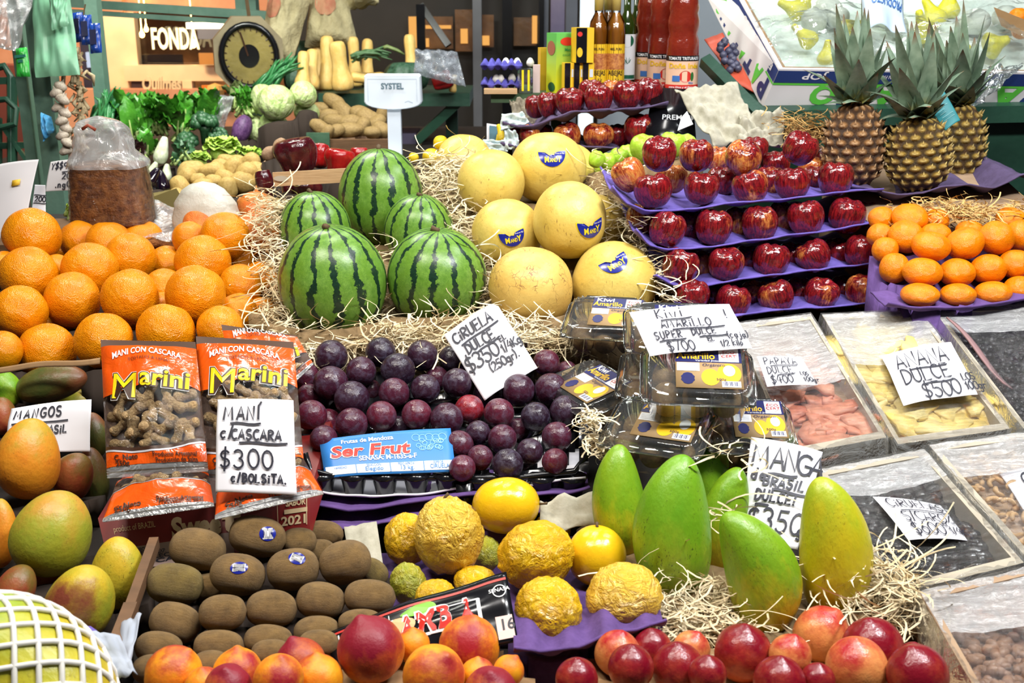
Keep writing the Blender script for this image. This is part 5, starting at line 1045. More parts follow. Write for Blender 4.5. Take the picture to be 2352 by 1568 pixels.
ribbon(mb, [(.945 * W + .035 * W * math.cos(R_(a)), .72 * H + .035 * W * math.sin(R_(a))) for a in range(0, 361, 24)], .0012, g); put_text(mb, 'SENASA', .945 * W, .71 * H, .005, g, .01, 0, 'C'); mb.build('white_print', M['white'], bb)
mb = MB(); put_text(mb, 'AMB A', .385 * W, .33 * H, .032, g3, .03, 0, 'L', .43 * W); mb.build('red_lettering', M['red_ink'], bb)
mb = MB(); mb.add([S.uv(.50 + .10 * math.cos(R_(a)) , .78 + .10 * math.sin(R_(a)) * (1 + .5 * math.cos(R_(a))), .0008) for a in range(0, 360, 15)], [tuple(range(24))]); mb.build('printed_leaf', flat('leaf_print', (.22, .55, .05), .4), bb)
mb = MB(); mb.add([S.uv(.37 + .11 * math.cos(R_(a)), .56 + .20 * math.sin(R_(a)), .0007) for a in range(0, 360, 15)], [tuple(range(24))]); mb.build('printed_fruit', flat('fruit_print', (.75, .50, .25), .4), bb)
mb = MB(); mb.grid(lambda a, c: S.uv(.90 + .09 * a, .05 + .32 * c, .0012), 3, 3); st = mb.build('size_stamp', flat('pink_stamp', (.80, .58, .52), .6), bb)
mb = MB(); put_text(mb, '16', .915 * W, .17 * H, .013, g2, .02); mb.build('stamp_lettering', M['ink'], bb)

# ---------------------------------------------------------------- film-wrapped boxes of dried fruit
M['box_card'] = m_pulp('greyish_box_card', (.36, .31, .24), (.46, .40, .31), 10); M['box_brown'] = m_pulp('brown_paper_lining', (.30, .19, .11), (.40, .27, .17), 12)
M['wrap'] = m_film('stretch_wrap', .035, (1, 1, 1), rough=.10, sc=10, gl=.20, aniso=(3, 12, 3)); M['wrap_glare'] = m_film('glare_stretch_wrap', .48, (1, 1, 1), rough=.14, sc=9, gl=.55, aniso=(3, 10, 3))  # second wrap: white glare on the film painted as a milky layer
BOXN = {}
def film_box(key, BL, BR, FR, FL, h_, label, glare=(0.0, .45), card='box_card', sag=.010, th=.012, seed=1):
    c = [P(*q) for q in (FL, FR, BR, BL)]; n = (c[1] - c[0]).cross(c[3] - c[0]).normalized()
    if n.z < 0: n = -n
    mid = sum(c, Vector()) / 4; e = empty('dried_fruit_box', mid - n * h_, label, 'box', 'film-wrapped boxes')
    ins = lambda p, k: p + (mid - p).normalized() * k
    mb = MB()
    for i in range(4):
        a, b = c[i], c[(i + 1) % 4]; mb.hexa([a - n * h_, b - n * h_, ins(b, th * 1.4) - n * h_, ins(a, th * 1.4) - n * h_, a, b, ins(b, th * 1.4), ins(a, th * 1.4)])
    q = [p - n * (h_ - .003) for p in c]; mb.hexa([p - n * .003 for p in q] + q)
    mb.build('carton', M[card], e)
    S = Sheet(*c)
    def fn(a, b, lo=0, hi=1):
        b = lo + (hi - lo) * b; s_ = -sag * math.sin(math.pi * a) ** .6 * math.sin(math.pi * b) ** .6
        return S.uv(a, b, 0) + n * (s_ + .002 + .004 * MN.noise(Vector((a * 4 + seed, b * 9, seed))) + .002 * MN.noise(Vector((a * 16 + seed, b * 5, seed))))
    def sk(a, b):                                  # the wrap folds over the rim
        i = int(a * 4) % 4; f = a * 4 - int(a * 4); p = c[i].lerp(c[(i + 1) % 4], f); o_ = (p - mid).normalized()
        return p + o_ * (.003 + .006 * b + .003 * MN.noise(p * 40)) - n * (.035 * b + .008 * MN.noise(p * 30) * b) + n * .003
    for nm, m, lo, hi in (('plastic_wrap', 'wrap', 0, 1 - (glare[1] - glare[0]) if glare[0] == 0 else 1), ('glare_wrap', 'wrap_glare', 1 - (glare[1] - glare[0]), 1)):
        if hi - lo > .01: mb = MB(); mb.grid(lambda a, b: fn(a, b, lo, hi), 22, max(4, int(24 * (hi - lo)))); mb.build(nm, M[m], e, True)
    mb = MB(); mb.grid(sk, 80, 4); mb.build('wrap_edge', M['film_white'], e, True)
    lo = [mid + (p - mid) * .94 - n * (h_ + .004) for p in c]; mb = MB(); mb.hexa([Vector((p.x, p.y, min(p.z - .005, SLOPE(p.y) + .003))) for p in lo] + lo)
    tag(mb.build('support_crate', M['box_brown']), label.replace('film-wrapped box', 'plain crate under the box').replace('brown film-wrapped box', 'plain crate under the box'), 'crate')
    BOXN[key] = (S, n, h_, fn); return e
film_box('papaya', (1690, 745, 2.02), (1862, 722, 2.02), (2036, 1004, 1.72), (1815, 1045, 1.70), .055, 'film-wrapped box of dried papaya beside the clear kiwi boxes', (0, .55), seed=1)
film_box('anana', (1888, 724, 2.01), (2112, 713, 2.01), (2320, 985, 1.73), (2062, 1020, 1.71), .055, 'film-wrapped box of dried pineapple in the middle of the rear row', (0, .42), seed=2)
film_box('raisin', (2140, 708, 2.01), (2400, 698, 2.01), (2625, 955, 1.74), (2350, 984, 1.72), .055, 'film-wrapped box of black raisins at the right frame edge', (0, .22), seed=3)
film_box('prune', (1880, 1080, 1.655), (2122, 1034, 1.67), (2352, 1292, 1.43), (2060, 1362, 1.40), .05, 'film-wrapped box of prunes next to the yellow mango', (0, .26), seed=4)
film_box('cashew', (2134, 1024, 1.67), (2430, 985, 1.68), (2660, 1240, 1.45), (2364, 1288, 1.43), .05, 'film-wrapped box of cashew nuts at the right frame edge', (0, .30), seed=5)
film_box('nut', (2112, 1362, 1.39), (2400, 1296, 1.41), (2570, 1610, 1.18), (2262, 1620, 1.16), .055, 'film-wrapped box of brown nuts in the lower right corner', (0, .40), 'box_brown', seed=6)
def fill(key, a, b, drop): S, n, h_, fn = BOXN[key]; return S.uv(a, b, 0) - n * drop
def lumps(key, m, cnt, r, label, name, seed, drop=.026, cat='dried fruit', amin=.06, amax=.94):
    rn = random.Random(seed); S, n, h_, fn = BOXN[key]; mb = MB(); uv = f_super(.85, 2, .2, 0)
    mb.grid(lambda a, b: S.uv(.03 + .94 * a, .03 + .94 * b, 0) - n * (drop + .006 + .004 * MN.noise(Vector((a * 9, b * 9, seed)))), 20, 20)
    for _ in range(cnt):
        a, b = rn.uniform(amin, amax), rn.uniform(.05, .95); p = S.uv(a, b, 0) - n * (drop + rn.uniform(-.004, .006)); B = basis((rn.gauss(0, 1), rn.gauss(0, 1), rn.gauss(0, .5))); s_ = r * rn.uniform(.75, 1.2)
        vs = []; fs = []; nu, nv = 8, 6
        for j in range(nv + 1):
            for i in range(nu):
                v = Vector(uv(2 * math.pi * i / nu, math.pi * j / nv)); vs.append(p + B @ Vector((v.x * s_ * .75, v.y * s_ * .75, v.z * s_)))
        for j in range(nv):
            for i in range(nu): fs.append((j * nu + i, (j + 1) * nu + i, (j + 1) * nu + (i + 1) % nu, j * nu + (i + 1) % nu))
        mb.add(vs, fs)
    o = mb.build(name, m, None, True); return tag(o, label, cat, None, 'stuff')
lumps('raisin', m_two('raisin_skin', (.006, .005, .008), (.02, .014, .02), 30, .35), 520, .0075, 'black raisins heaped in the box at the right edge', 'raisins', 5)
lumps('prune', m_two('prune_skin', (.004, .004, .006), (.016, .011, .014), 20, .22), 260, .0135, 'glossy black prunes heaped beside the yellow mango', 'prunes', 6)
lumps('nut', m_two('brown_nut_skin', (.20, .09, .045), (.34, .18, .10), 20, .5), 330, .009, 'reddish brown nuts heaped under the wrap of the lower right box', 'shelled_nuts', 7)
M['cashew'] = m_two('roasted_cashew', (.50, .27, .10), (.66, .42, .19), 9, .5)
cm = MB(); cm.tube([(.9 * math.cos(R_(a)), .9 * math.sin(R_(a)), 0) for a in range(-75, 76, 15)], [.22, .34, .40, .42, .40, .36, .36, .38, .38, .32, .2], 8)
me_c = mesh('cashew', cm.v, cm.f); me_c.materials.append(M['cashew'])
mb = MB(); S, n, h_, fn = BOXN['cashew']; mb.grid(lambda a, b: S.uv(.03 + .94 * a, .03 + .94 * b, 0) - n * .028, 6, 6); tag(mb.build('paper_liner', M['box_brown']), 'brown paper liner inside the cashew box', 'liner')
rn = random.Random(3); done = []
for k in range(2600):
    if len(done) > 210: break
    a, b = rn.uniform(.05, .62), rn.uniform(.04, .95); p = fill('cashew', a, b, .018 + rn.uniform(-.003, .004))
    if any((p - q).length < .0135 for q in done): continue
    done.append(p); o = bpy.data.objects.new('cashew_nut', me_c); COL.objects.link(o); s_ = rn.uniform(.0085, .0105)
    o.matrix_world = Matrix.Translation(p) @ basis(n + Vector((rn.gauss(0, .5), rn.gauss(0, .5), rn.gauss(0, .5))), rn.uniform(0, 6)).to_4x4() @ Matrix.Diagonal((s_, s_, s_, 1))
    tag(o, 'curved roasted cashew nut under the wrap of the right-hand box', 'nut', 'cashew nuts in the wrapped box')
M['papaya'] = m_two('dried_papaya', (.62, .17, .09), (.78, .36, .22), 6, .5, Subsurface_Weight=.0); M['pineapple_dried'] = m_two('dried_pineapple', (.82, .56, .10), (.86, .70, .30), 7, .45)
def slab_ring(r0, r1, th, a0, a1, wav, seed):
    vs = []; fs = []; k = 20
    for i in range(k + 1):
        a = R_(a0 + (a1 - a0) * i / k); w_ = 1 + wav * math.sin(a * 9 + seed); zz = .06 * math.sin(a * 2 + seed) * r1
        for r, z in ((r0, -th), (r1 * w_, -th * .8), (r1 * w_ * 1.02, th * .6), (r0 * 1.05, th)): vs.append((r * math.cos(a), r * math.sin(a), z + zz))
    for i in range(k):
        for j in range(4): fs.append((i * 4 + j, i * 4 + (j + 1) % 4, (i + 1) * 4 + (j + 1) % 4, (i + 1) * 4 + j))
    return mesh('slice', vs, fs + [(3, 2, 1, 0), (k * 4, k * 4 + 1, k * 4 + 2, k * 4 + 3)])
rn = random.Random(8)
for key, m, nm, lab, cat, cnt, sz, arcs in (('papaya', 'papaya', 'papaya_slice', 'candied pink papaya slice under the wrap', 'dried papaya', 26, .038, (0, 200)), ('anana', 'pineapple_dried', 'pineapple_slice', 'candied yellow pineapple slice under the wrap', 'dried pineapple', 24, .052, (0, 250))):
    mes = [slab_ring(.012 if nm[0] == 'p' and key == 'papaya' else .010, sz, .0045, arcs[0], arcs[1] + 30 * q, .05 if key == 'papaya' else .09, q) for q in range(3)]
    for q in mes: q.materials.append(M[m])
    for k in range(cnt):
        a, b = (k % 5 + .5 + rn.uniform(-.3, .3)) / 5, (k // 5 + .5 + rn.uniform(-.3, .3)) / (cnt / 5)
        a = .12 + a * .76; b = .06 + b * (.80 if key == 'anana' else .62)
        o = bpy.data.objects.new(nm, mes[k % 3]); COL.objects.link(o); S, n, h_, fn = BOXN[key]
        o.matrix_world = Matrix.Translation(fill(key, a, b, .019 + rn.uniform(-.004, .006))) @ basis(n + Vector((rn.gauss(0, .14), rn.gauss(0, .14), 0)), rn.uniform(0, 6)).to_4x4()
        tag(o, lab, cat, cat + ' slices in the wrapped box')
    mb = MB(); S, n, h_, fn = BOXN[key]; mb.grid(lambda a, b: S.uv(.03 + .94 * a, .03 + .94 * b, 0) - n * .031, 6, 6); tag(mb.build('paper_liner', M['box_brown']), f'paper liner inside the {cat} box', 'liner')
sign('price_card', px_sheet((1762, 888, 1.80), (1878, 884, 1.80), (1840, 820, 1.87), (1738, 818, 1.87), bend=.002), [('PAPAYA', .14, .66, .24, .05, 1, .16), ('_', .3, .60, 1.15, .63), ('DULCE', .14, .36, .22, .05, 1, .14), ('_', .4, .29, .95, .34), ('$400', .16, .05, .24, .05, 1.1, .12), ('LOS', 1.1, .28, .12), ('100gr', 1.12, .08, .14)], 'small white card reading PAPAYA DULCE $400', 'price cards', pen=.0014)
sign('price_card', px_sheet((2075, 932, 1.785), (2246, 906, 1.785), (2184, 785, 1.90), (2024, 818, 1.90), bend=.004, wave=.002), [('ANANA', .16, .62, .28, .02, 1, .1), ("'", 1.1, .88, .16), ('_', .34, .56, 1.0, .56), ('DULCE', .16, .33, .26, .02, 1, .08), ('_', .5, .27, .98, .28), ('$500', .40, .03, .26, .02, 1, .06), ('LOS', 1.14, .24, .12, 0, .9, .06), ('100gr', 1.14, .08, .13, 0, .9, .04)], 'large white card reading ANANÁ DULCE $500', 'price cards', pen=.0021)
sign('price_card', px_sheet((2086, 1240, 1.48), (2222, 1241, 1.485), (2160, 1160, 1.575), (2004, 1140, 1.585), bend=.003), [('CiRUELAS', .14, .72, .20, .05, 1, .14), ('_', .3, .63, 1.2, .66), ('S/CAROZO', .24, .38, .22, .02, 1, .1), ('$600', .24, .08, .26, .02, 1.1, .06), ('EL', .92, .27, .1), ('1/4Kg', 1.0, .10, .16, 0, 1, .06)], 'white card reading CIRUELAS S/CAROZO $600 on the prune box', 'price cards', pen=.0016)
sign('price_card', px_sheet((2350, 1170, 1.545), (2470, 1150, 1.55), (2420, 1060, 1.62), (2296, 1088, 1.615), bend=.003), [('C', .32, .5, .32, .05), ('AJU', .65, .5, .3, .05), ('_', .3, .38, 1.2, .40)], 'white card on the cashews, cut by the right frame edge', 'price cards', pen=.0022)
mb = MB(); mb.grid(lambda a, c: P(2172 + 22 * a + 130 * c, 735 + 15 * a + 150 * c, 1.955 - .13 * c) + Vector((0, 0, .004 + .004 * math.sin(c * 6))), 3, 8)
tag(mb.build('pink_divider', flat('dusty_pink_card', (.28, .16, .16), .8), None, True, .003), 'dusty pink card strip between the pineapple and raisin boxes', 'cardboard')

# ---------------------------------------------------------------- wood wool on the nests
sp = []
rn = random.Random(5)
def along(pts, d, n_, sprd, cnt, up=1.0, jit=14):
    for q in line(pts, n_):
        sp.append((P(q.x + rn.uniform(-jit, jit), q.y + rn.uniform(-jit, jit), d(q.y) if callable(d) else d), sprd, cnt, up))
along([(640, 770), (760, 795), (880, 770), (1000, 760), (1110, 765), (1240, 770), (1310, 760)], lambda y: 1.97, 16, (.02, .02, .02), 28)
along([(640, 790), (760, 806), (900, 790), (1010, 782), (1230, 790), (1320, 775)], lambda y: 1.94, 15, (.02, .008, .012), 26, 1, 8)
along([(618, 470), (622, 560), (630, 660), (645, 740)], lambda y: DD(y) + .03, 10, (.007, .03, .02), 26)
along([(632, 470), (645, 520)], 2.26, 3, (.010, .02, .02), 24)
along([(990, 410), (1030, 440), (1060, 500), (1080, 580), (1110, 640), (1118, 720)], lambda y: DD(y) + .07, 14, (.02, .03, .03), 34)
along([(1000, 390), (1040, 400), (1055, 380)], 2.45, 4, (.03, .03, .03), 40)
along([(1385, 400), (1400, 450), (1440, 540), (1490, 620), (1530, 680)], lambda y: DD(y) + .0, 10, (.012, .03, .03), 22)
along([(850, 700), (900, 720), (890, 590)], 2.12, 4, (.03, .03, .02), 24)
straw('wood_wool', sp, M['straw'], 'pale curly wood wool packed around the watermelons and melons')
sp = []
along([(1530, 1400), (1600, 1420), (1680, 1410), (1560, 1450), (1640, 1450)], 1.40, 12, (.02, .02, .02), 42)
along([(2000, 1330), (2030, 1360), (2060, 1400), (2020, 1420), (1985, 1410)], 1.42, 10, (.02, .02, .03), 40)

along([(1690, 1040), (1705, 1075), (1600, 1390), (1860, 1430)], 1.5, 4, (.015, .02, .02), 14)
straw('wood_wool', sp, M['straw'], 'pale curly wood wool around the feet of the long green mangoes', 4)
sp = []
along([(1352, 965), (1368, 1000), (1385, 1040)], 1.62, 5, (.006, .01, .006), 26)
straw('wood_wool', sp, M['straw'], 'small tuft of pale wood wool between the plum tray and the clear boxes', 14, ln=(.02, .05))
sp = []
along([(2080, 488), (2160, 482), (2240, 492), (2300, 482), (2350, 474)], 2.22, 10, (.035, .02, .008), 34)
along([(2150, 500), (2200, 510), (2260, 500)], 2.19, 5, (.03, .02, .02), 34)
straw('wood_wool', sp, M['straw_dark'], 'golden wood wool behind the tangerines under the pineapple tray', 6, ln=(.03, .07))
sp = []
along([(1815, 290), (1850, 300), (1890, 310), (1850, 285)], 2.48, 5, (.03, .02, .02), 26)
straw('wood_wool', sp, M['straw_dark'], 'brown wood wool left of the pineapples', 7, ln=(.05, .10))
mb = MB(); a0, a1 = P(2010, 520, 2.25), P(2420, 500, 2.25)
mb.hexa([Vector((a0.x, a0.y, SLOPE(a0.y))), Vector((a1.x, a1.y, SLOPE(a1.y))), Vector((a1.x, a1.y + .4, SLOPE(2.6))), Vector((a0.x, a0.y + .4, SLOPE(2.6))), a0 + Vector((0, 0, -.01)), a1 + Vector((0, 0, -.01)), a1 + Vector((0, .4, .07)), a0 + Vector((0, .4, .07))])
tag(mb.build('fruit_crate', M['box_brown']), 'brown crate under the pineapple tray', 'crate')
mb = MB(); a0, a1 = P(1170, 352, 2.70), P(1530, 352, 2.70); zz = a0.z - .02
mb.hexa([Vector((a0.x, a0.y, SLOPE(a0.y))), Vector((a1.x, a0.y, SLOPE(a0.y))), Vector((a1.x, 2.86, 1.05)), Vector((a0.x, 2.86, 1.05)), Vector((a0.x, a0.y, zz)), Vector((a1.x, a0.y, zz)), Vector((a1.x, 2.86, zz)), Vector((a0.x, 2.86, zz))])
rcr = tag(mb.build('fruit_crate', M['black']), 'black crate under the rear apple trays', 'crate')

# ---------------------------------------------------------------- pineapples
def pine_body():
    rows, per = 10, 13; nu, nv = per * 10, rows * 9
    def cellh(a, v):
        r = v * rows; k = math.floor(r); dv = r - k - .5; u = a / (2 * math.pi) * per + .5 * (k % 2); du = u - math.floor(u) - .5
        return max(0, 1 - 2.6 * (du * du + dv * dv) ** .8 * 1.35), abs(du) < .13 and -.15 < dv < .25
    vs = []; at = []; fs = []
    for j in range(nv + 1):
        v = j / nv; z = 1 - 2 * v; r = (1 - abs(z) ** 3.2) ** .5 * (.93 + .07 * math.cos(z * 2 + .6)) if abs(z) < 1 else 0; r = max(r, .30 if j else .28)
        for i in range(nu):
            a = 2 * math.pi * i / nu; h_, tip = cellh(a, v); k = r * (1 + .11 * h_ + (.03 if tip else 0)); vs.append((k * math.cos(a), k * math.sin(a), z)); at.append(h_)
    for j in range(nv):
        for i in range(nu): fs.append((j * nu + i, (j + 1) * nu + i, (j + 1) * nu + (i + 1) % nu, j * nu + (i + 1) % nu))
    fs += [tuple(range(nu - 1, -1, -1))[::-1], tuple(range(nv * nu, (nv + 1) * nu))[::-1]]
    for k in range(1, rows):
        for i in range(per):
            a = (i + .5 - .5 * (k % 2)) / per * 2 * math.pi; v = (k + .52) / rows; z = 1 - 2 * v; r = (1 - abs(z) ** 3.2) ** .5 * 1.0 * (.93 + .07 * math.cos(z * 2 + .6)) + .08
            o_ = Vector((math.cos(a), math.sin(a), 0)); s_ = Vector((-math.sin(a), math.cos(a), 0)); b = len(vs)
            p = o_ * r + Vector((0, 0, z - .03)); vs += [tuple(p + s_ * .05), tuple(p - s_ * .05), tuple(p - o_ * .05 + Vector((0, 0, .08))), tuple(p + o_ * .10 + Vector((0, 0, .17)))]; at += [.2, .2, .3, 1.3]
            fs += [(b, b + 1, b + 3), (b + 1, b + 2, b + 3), (b + 2, b, b + 3)]
    me = mesh('pineapple_body', vs, fs); A = me.attributes.new('scale_pattern', 'FLOAT', 'POINT'); A.data.foreach_set('value', at); return me
def m_pine(name, lo, mid, hi):
    t = NT(name); f = t.n('Attribute', attribute_name='scale_pattern').outputs['Fac']
    c = t.mix(t.rng(f, .05, .55), lo, mid); c = t.mix(t.rng(f, .55, .95), c, hi); c = t.mix(t.rng(t.noise(3, 4), .45, .7, 0, .55), c, (.12, .05, .015))
    return t.pbr(c, .5, t.bump(t.noise(16, 4, .7), .5, .03))
def crown(origin, axis, Ln, sd, parent):
    rn = random.Random(sd); mb = MB(); at = []; B = basis(axis, rn.uniform(0, 6)); n_ = 32
    for k in range(n_):
        f = k / n_; az = k * 2.399963; el = R_(18 + 64 * f ** .8 + rn.uniform(-9, 9)); L = Ln * (.30 + .72 * f ** .9) * rn.uniform(.85, 1.1); wd = Ln * (.105 + .05 * math.sin(f * 3)) ; curve_ = rn.uniform(-.1, .75) * (1.2 - f)
        p = B @ Vector((math.cos(az) * .045 * Ln * (1.4 - f), math.sin(az) * .045 * Ln * (1.4 - f), Ln * .13 * f)); sdv = B @ Vector((-math.sin(az), math.cos(az), 0)); vs = []; m_ = 8; e_ = el
        for q in range(m_ + 1):
            u = q / m_; d = B @ Vector((math.cos(az) * math.cos(e_), math.sin(az) * math.cos(e_), math.sin(e_))); nr = sdv.cross(d)
            w_ = wd * (1 - u ** 1.6) * (1 if q else .9) + .0006; vs += [origin + p + sdv * w_ + nr * w_ * .35, origin + p, origin + p - sdv * w_ + nr * w_ * .35]; at += [u] * 3
            p = p + d * L / m_; e_ += (-curve_ if f < .55 else curve_ * .3) / m_ * 1.6
        mb.add(vs, [(3 * q + j, 3 * q + j + 1, 3 * q + j + 4, 3 * q + j + 3) for q in range(m_) for j in range(2)])
    o = mb.build('crown', M['crown'], parent, True); A = o.data.attributes.new('along', 'FLOAT', 'POINT'); A.data.foreach_set('value', at); return o
t = NT('pineapple_leaf'); f = t.n('Attribute', attribute_name='along').outputs['Fac']; nzz = t.noise(30, 3, off=False)
c = t.mix(t.rng(nzz, .3, .7), (.10, .16, .10), (.25, .33, .23)); c = t.mix(t.rng(f, .18, .0), c, (.26, .22, .04)); c = t.mix(t.rng(t.math('ADD', f, t.math('MULTIPLY', nzz, .25)), .98, 1.12), c, (.16, .07, .03))
M['crown'] = t.pbr(c, .42, Specular_IOR_Level=.4)
PB = pine_body(); M['pine_a'] = m_pine('brown_pineapple_skin', (.05, .022, .008), (.30, .14, .04), (.58, .36, .18)); M['pine_b'] = m_pine('golden_pineapple_skin', (.06, .035, .008), (.36, .22, .03), (.62, .45, .14))
for x, y, W_, L_, ang, d, m, Ln, lab, sd in ((1962, 334, 70, 98, 92, 2.42, 'pine_a', 200, 'brown pineapple on the left of the three, next to the red apples', 1), (2109, 354, 73, 86, 96, 2.38, 'pine_b', 205, 'golden pineapple in the middle, standing farthest forward', 2), (2200, 328, 62, 90, 92, 2.54, 'pine_b', 190, 'pineapple on the right with a teal tag before its crown', 3)):
    p = P(x, y, d); s = d / FPX; ax = vdir(ang, 14); e = empty('pineapple', p - ax * L_ * s, lab, 'pineapple', 'pineapples')
    me = PB.copy(); me.materials.append(M[m]); o = link('body', me); B = basis(ax, sd * 1.3).to_4x4(); o.matrix_world = Matrix.Translation(p) @ B @ Matrix.Diagonal((W_ * s * .93, W_ * s * .93, L_ * s, 1))
    mw = o.matrix_world.copy(); o.parent = e; o.matrix_parent_inverse = e.matrix_world.inverted(); o.matrix_world = mw
    crown(p + ax * L_ * s * .96, (ax + vdir(98 if sd == 2 else 94 if sd == 1 else 118, 10) * .6).normalized(), Ln * s, sd, e)
S = px_sheet((2172, 300, 2.40), (2206, 276, 2.40), (2166, 205, 2.44), (2120, 232, 2.44), bend=.004)
tg_ = S.build('paper_tag', flat('teal_tag', (.015, .20, .22), .5)); tag(tg_, 'teal paper tag hanging among the pineapple crowns', 'tag')
mb = MB(); rn = random.Random(2)
for k in range(5): ribbon(mb, [(S.w * .2, S.h * (.2 + .09 * k)), (S.w * rn.uniform(.5, .85), S.h * (.2 + .09 * k))], .0012, lambda u, v: S.at(u, v))
put_text(mb, '7 0 8', S.w * .2, S.h * .70, .008, lambda u, v: S.at(u, v)); mb.build('tag_print', flat('pale_teal', (.18, .42, .42), .5), tg_)

# ---------------------------------------------------------------- the market hall behind
def struct(name, mb, m, **kw):
    return tag(mb.build(name, m, None, **kw), None, None, None, 'structure')
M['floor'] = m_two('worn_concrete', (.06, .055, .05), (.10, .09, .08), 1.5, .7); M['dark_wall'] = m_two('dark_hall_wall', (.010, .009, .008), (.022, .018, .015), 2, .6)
M['pink_wall'] = m_two('salmon_wall', (.46, .20, .12), (.58, .30, .20), 3, .7); M['cream_paint'] = flat('cream_gloss_paint', (.80, .62, .42), .35)
struct('floor', MB().box((0, 4, -.05), (9, 11, .1)), M['floor'])
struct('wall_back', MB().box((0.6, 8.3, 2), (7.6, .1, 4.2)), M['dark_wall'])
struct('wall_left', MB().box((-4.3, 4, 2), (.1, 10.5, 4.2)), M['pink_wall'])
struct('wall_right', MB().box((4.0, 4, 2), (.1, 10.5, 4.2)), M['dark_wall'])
W_ = lambda x, y, d=7.0: P(x, y, d)
def wbox(mb, x0, y0, x1, y1, d, th=.08):
    """an upright box facing the stall whose front fills the pixel rectangle at its own depth"""
    a = P(x0, y1, d); b = P(x1, y0, d); Y = (a.y + b.y) / 2
    a2 = CAMPOS + ray(x0, y1) * (Y / ray(x0, y1).y); b2 = CAMPOS + ray(x1, y0) * (Y / ray(x1, y0).y)
    return mb.box(((a2.x + b2.x) / 2, Y + th / 2, (a2.z + b2.z) / 2), (abs(b2.x - a2.x), th, abs(b2.z - a2.z)))
# the eating-house across the aisle
struct('wall_back_2', wbox(MB(), -400, -500, 230, 700, 7.4, .1), M['pink_wall'])
struct('wall_back_3', wbox(wbox(MB(), 225, 205, 700, 900, 7.2, .1), 225, -500, 700, 28, 7.2, .1), M['pink_wall'])
M['warm_room'] = m_two('warm_dining_room', (.10, .035, .010), (.30, .13, .04), 4, .6)
struct('wall_back_4', wbox(MB(), 225, -100, 760, 400, 8.0, .1), M['warm_room'])
fr = MB(); wbox(fr, 248, 28, 306, 215, 7.0); wbox(fr, 286, 150, 520, 186, 6.98); wbox(fr, 420, 186, 440, 215, 7.0); struct('window_1', fr, M['cream_paint'])
gl = MB(); wbox(gl, 300, 28, 520, 152, 7.06, .01); struct('window_2', gl, M['glass'])
bd = MB(); wbox(bd, 312, 125, 418, 156, 7.12, .02); wbox(bd, 304, 184, 420, 218, 7.02, .02)
bo = tag(bd.build('menu_board', flat('dark_plum_board', (.035, .020, .030), .5)), 'dark board in the eating-house window behind the greens', 'board')
bo['kind'] = 'structure'
for nm, s_, x0, x1, y0, y1, bold, sl in (('window_lettering', 'FONDA', 348, 458, 66, 112, .02, 0), ('window_lettering', 'Quilmes', 326, 417, 177, 206, .03, .15)):
    a, b = P(x0, y1, 6.93), P(x1, y1, 6.93); S = Sheet(a, b, b + Vector((0, 0, 1)) * ((y1 - y0) / FPX * 6.93 * 1.03), a + Vector((0, 0, 1)) * ((y1 - y0) / FPX * 6.93 * 1.03))
    mb = MB(); put_text(mb, s_, 0, .0, S.h * .98, lambda u, v: S.at(u, v, 0), bold, sl, 'L', S.w)
    o = mb.build(nm, glow('lit_sign_cream', (1, .80, .42), 3.5) if s_ == 'FONDA' else M['cream_paint'], None, False, .01); tag(o, f'{"glowing cream" if s_ == "FONDA" else "cream script"} lettering {s_} on the eating-house window', 'lettering')
M['bulb'] = glow('warm_bulb', (1, .55, .16), 30); M['lamp_white'] = glow('warm_white_lamp', (1, .80, .52), 9)
for k, (x, y, r) in enumerate(((326, 80, .018), (336, 68, .015), (444, 104, .018))):
    mb = MB(); mb.lathe([(.004, r * 2.4), (.006, r * 1.4), (r * .8, r * .7), (r, 0), (r * .7, -r * .7), (.003, -r)], Matrix.Translation(P(x, y, 7.4)), 14); mb.tube([P(x, y, 7.4) + Vector((0, 0, r * 2)), P(x, y, 7.4) + Vector((0, 0, .9))], .003, 6)
    tag(mb.build('hanging_bulb', M['bulb'], None, True), ('small left warm bulb glowing left of the FONDA letters', 'upper warm bulb glowing left of the FONDA letters', 'large warm bulb glowing at the end of the FONDA letters')[k], 'bulb', 'bulbs in the eating-house')
pn = MB(); wbox(pn, 428, 52, 520, 66, 7.1, .03); tag(pn.build('strip_light', M['lamp_white']), 'lit white strip at the upper right of the eating-house window', 'light')
for x, y, x2, y2, nm, col, lab in ((455, 66, 505, 90, 'menu_card', (.16, .17, .22), 'blue-grey menu card, upper right in the eating-house window'), (458, 122, 510, 148, 'menu_card', (.45, .20, .05), 'orange-brown menu picture below the blue-grey menu card'), (464, 196, 535, 212, 'burger_picture', (.75, .22, .03), 'orange burger picture behind the spinach')):
    mb = MB(); wbox(mb, x, y, x2, y2, 6.9, .02); o = tag(mb.build(nm, flat(nm + str(x), col, .5)), lab, 'picture')
    if nm == 'burger_picture':
        mb = MB(); c0 = P(495, 206, 6.88); mb.lathe([(.001, -.035), (.05, -.03), (.055, 0), (.045, .025), (.001, .04)], Matrix.Translation(c0), 14); mb.build('printed_burger', flat('bun', (.75, .42, .12), .5), o)
lamp((-2.6, 6.0, 2.6), (-2.2, 7.2, 1.2), 120, .8, .3, (1, .72, .42)); lamp((-1.9, 7.75, 2.2), (-1.9, 7.9, 1.0), 14, .5, .2, (1, .6, .25))
# left alley: salmon wall, refrigerator blues
mb = MB(); wbox(mb, 195, 95, 248, 215, 7.1, .3); tag(mb.build('drinks_fridge', flat('navy_fridge', (.03, .03, .06), .4)), 'dark drinks fridge left of the eating-house window', 'fridge')
mb = MB(); wbox(mb, 200, 120, 246, 155, 7.05, .04); tag(mb.build('fridge_light', glow('cold_fridge_light', (.75, .82, 1), 1.2)), 'bluish lit panel on the drinks fridge', 'light')
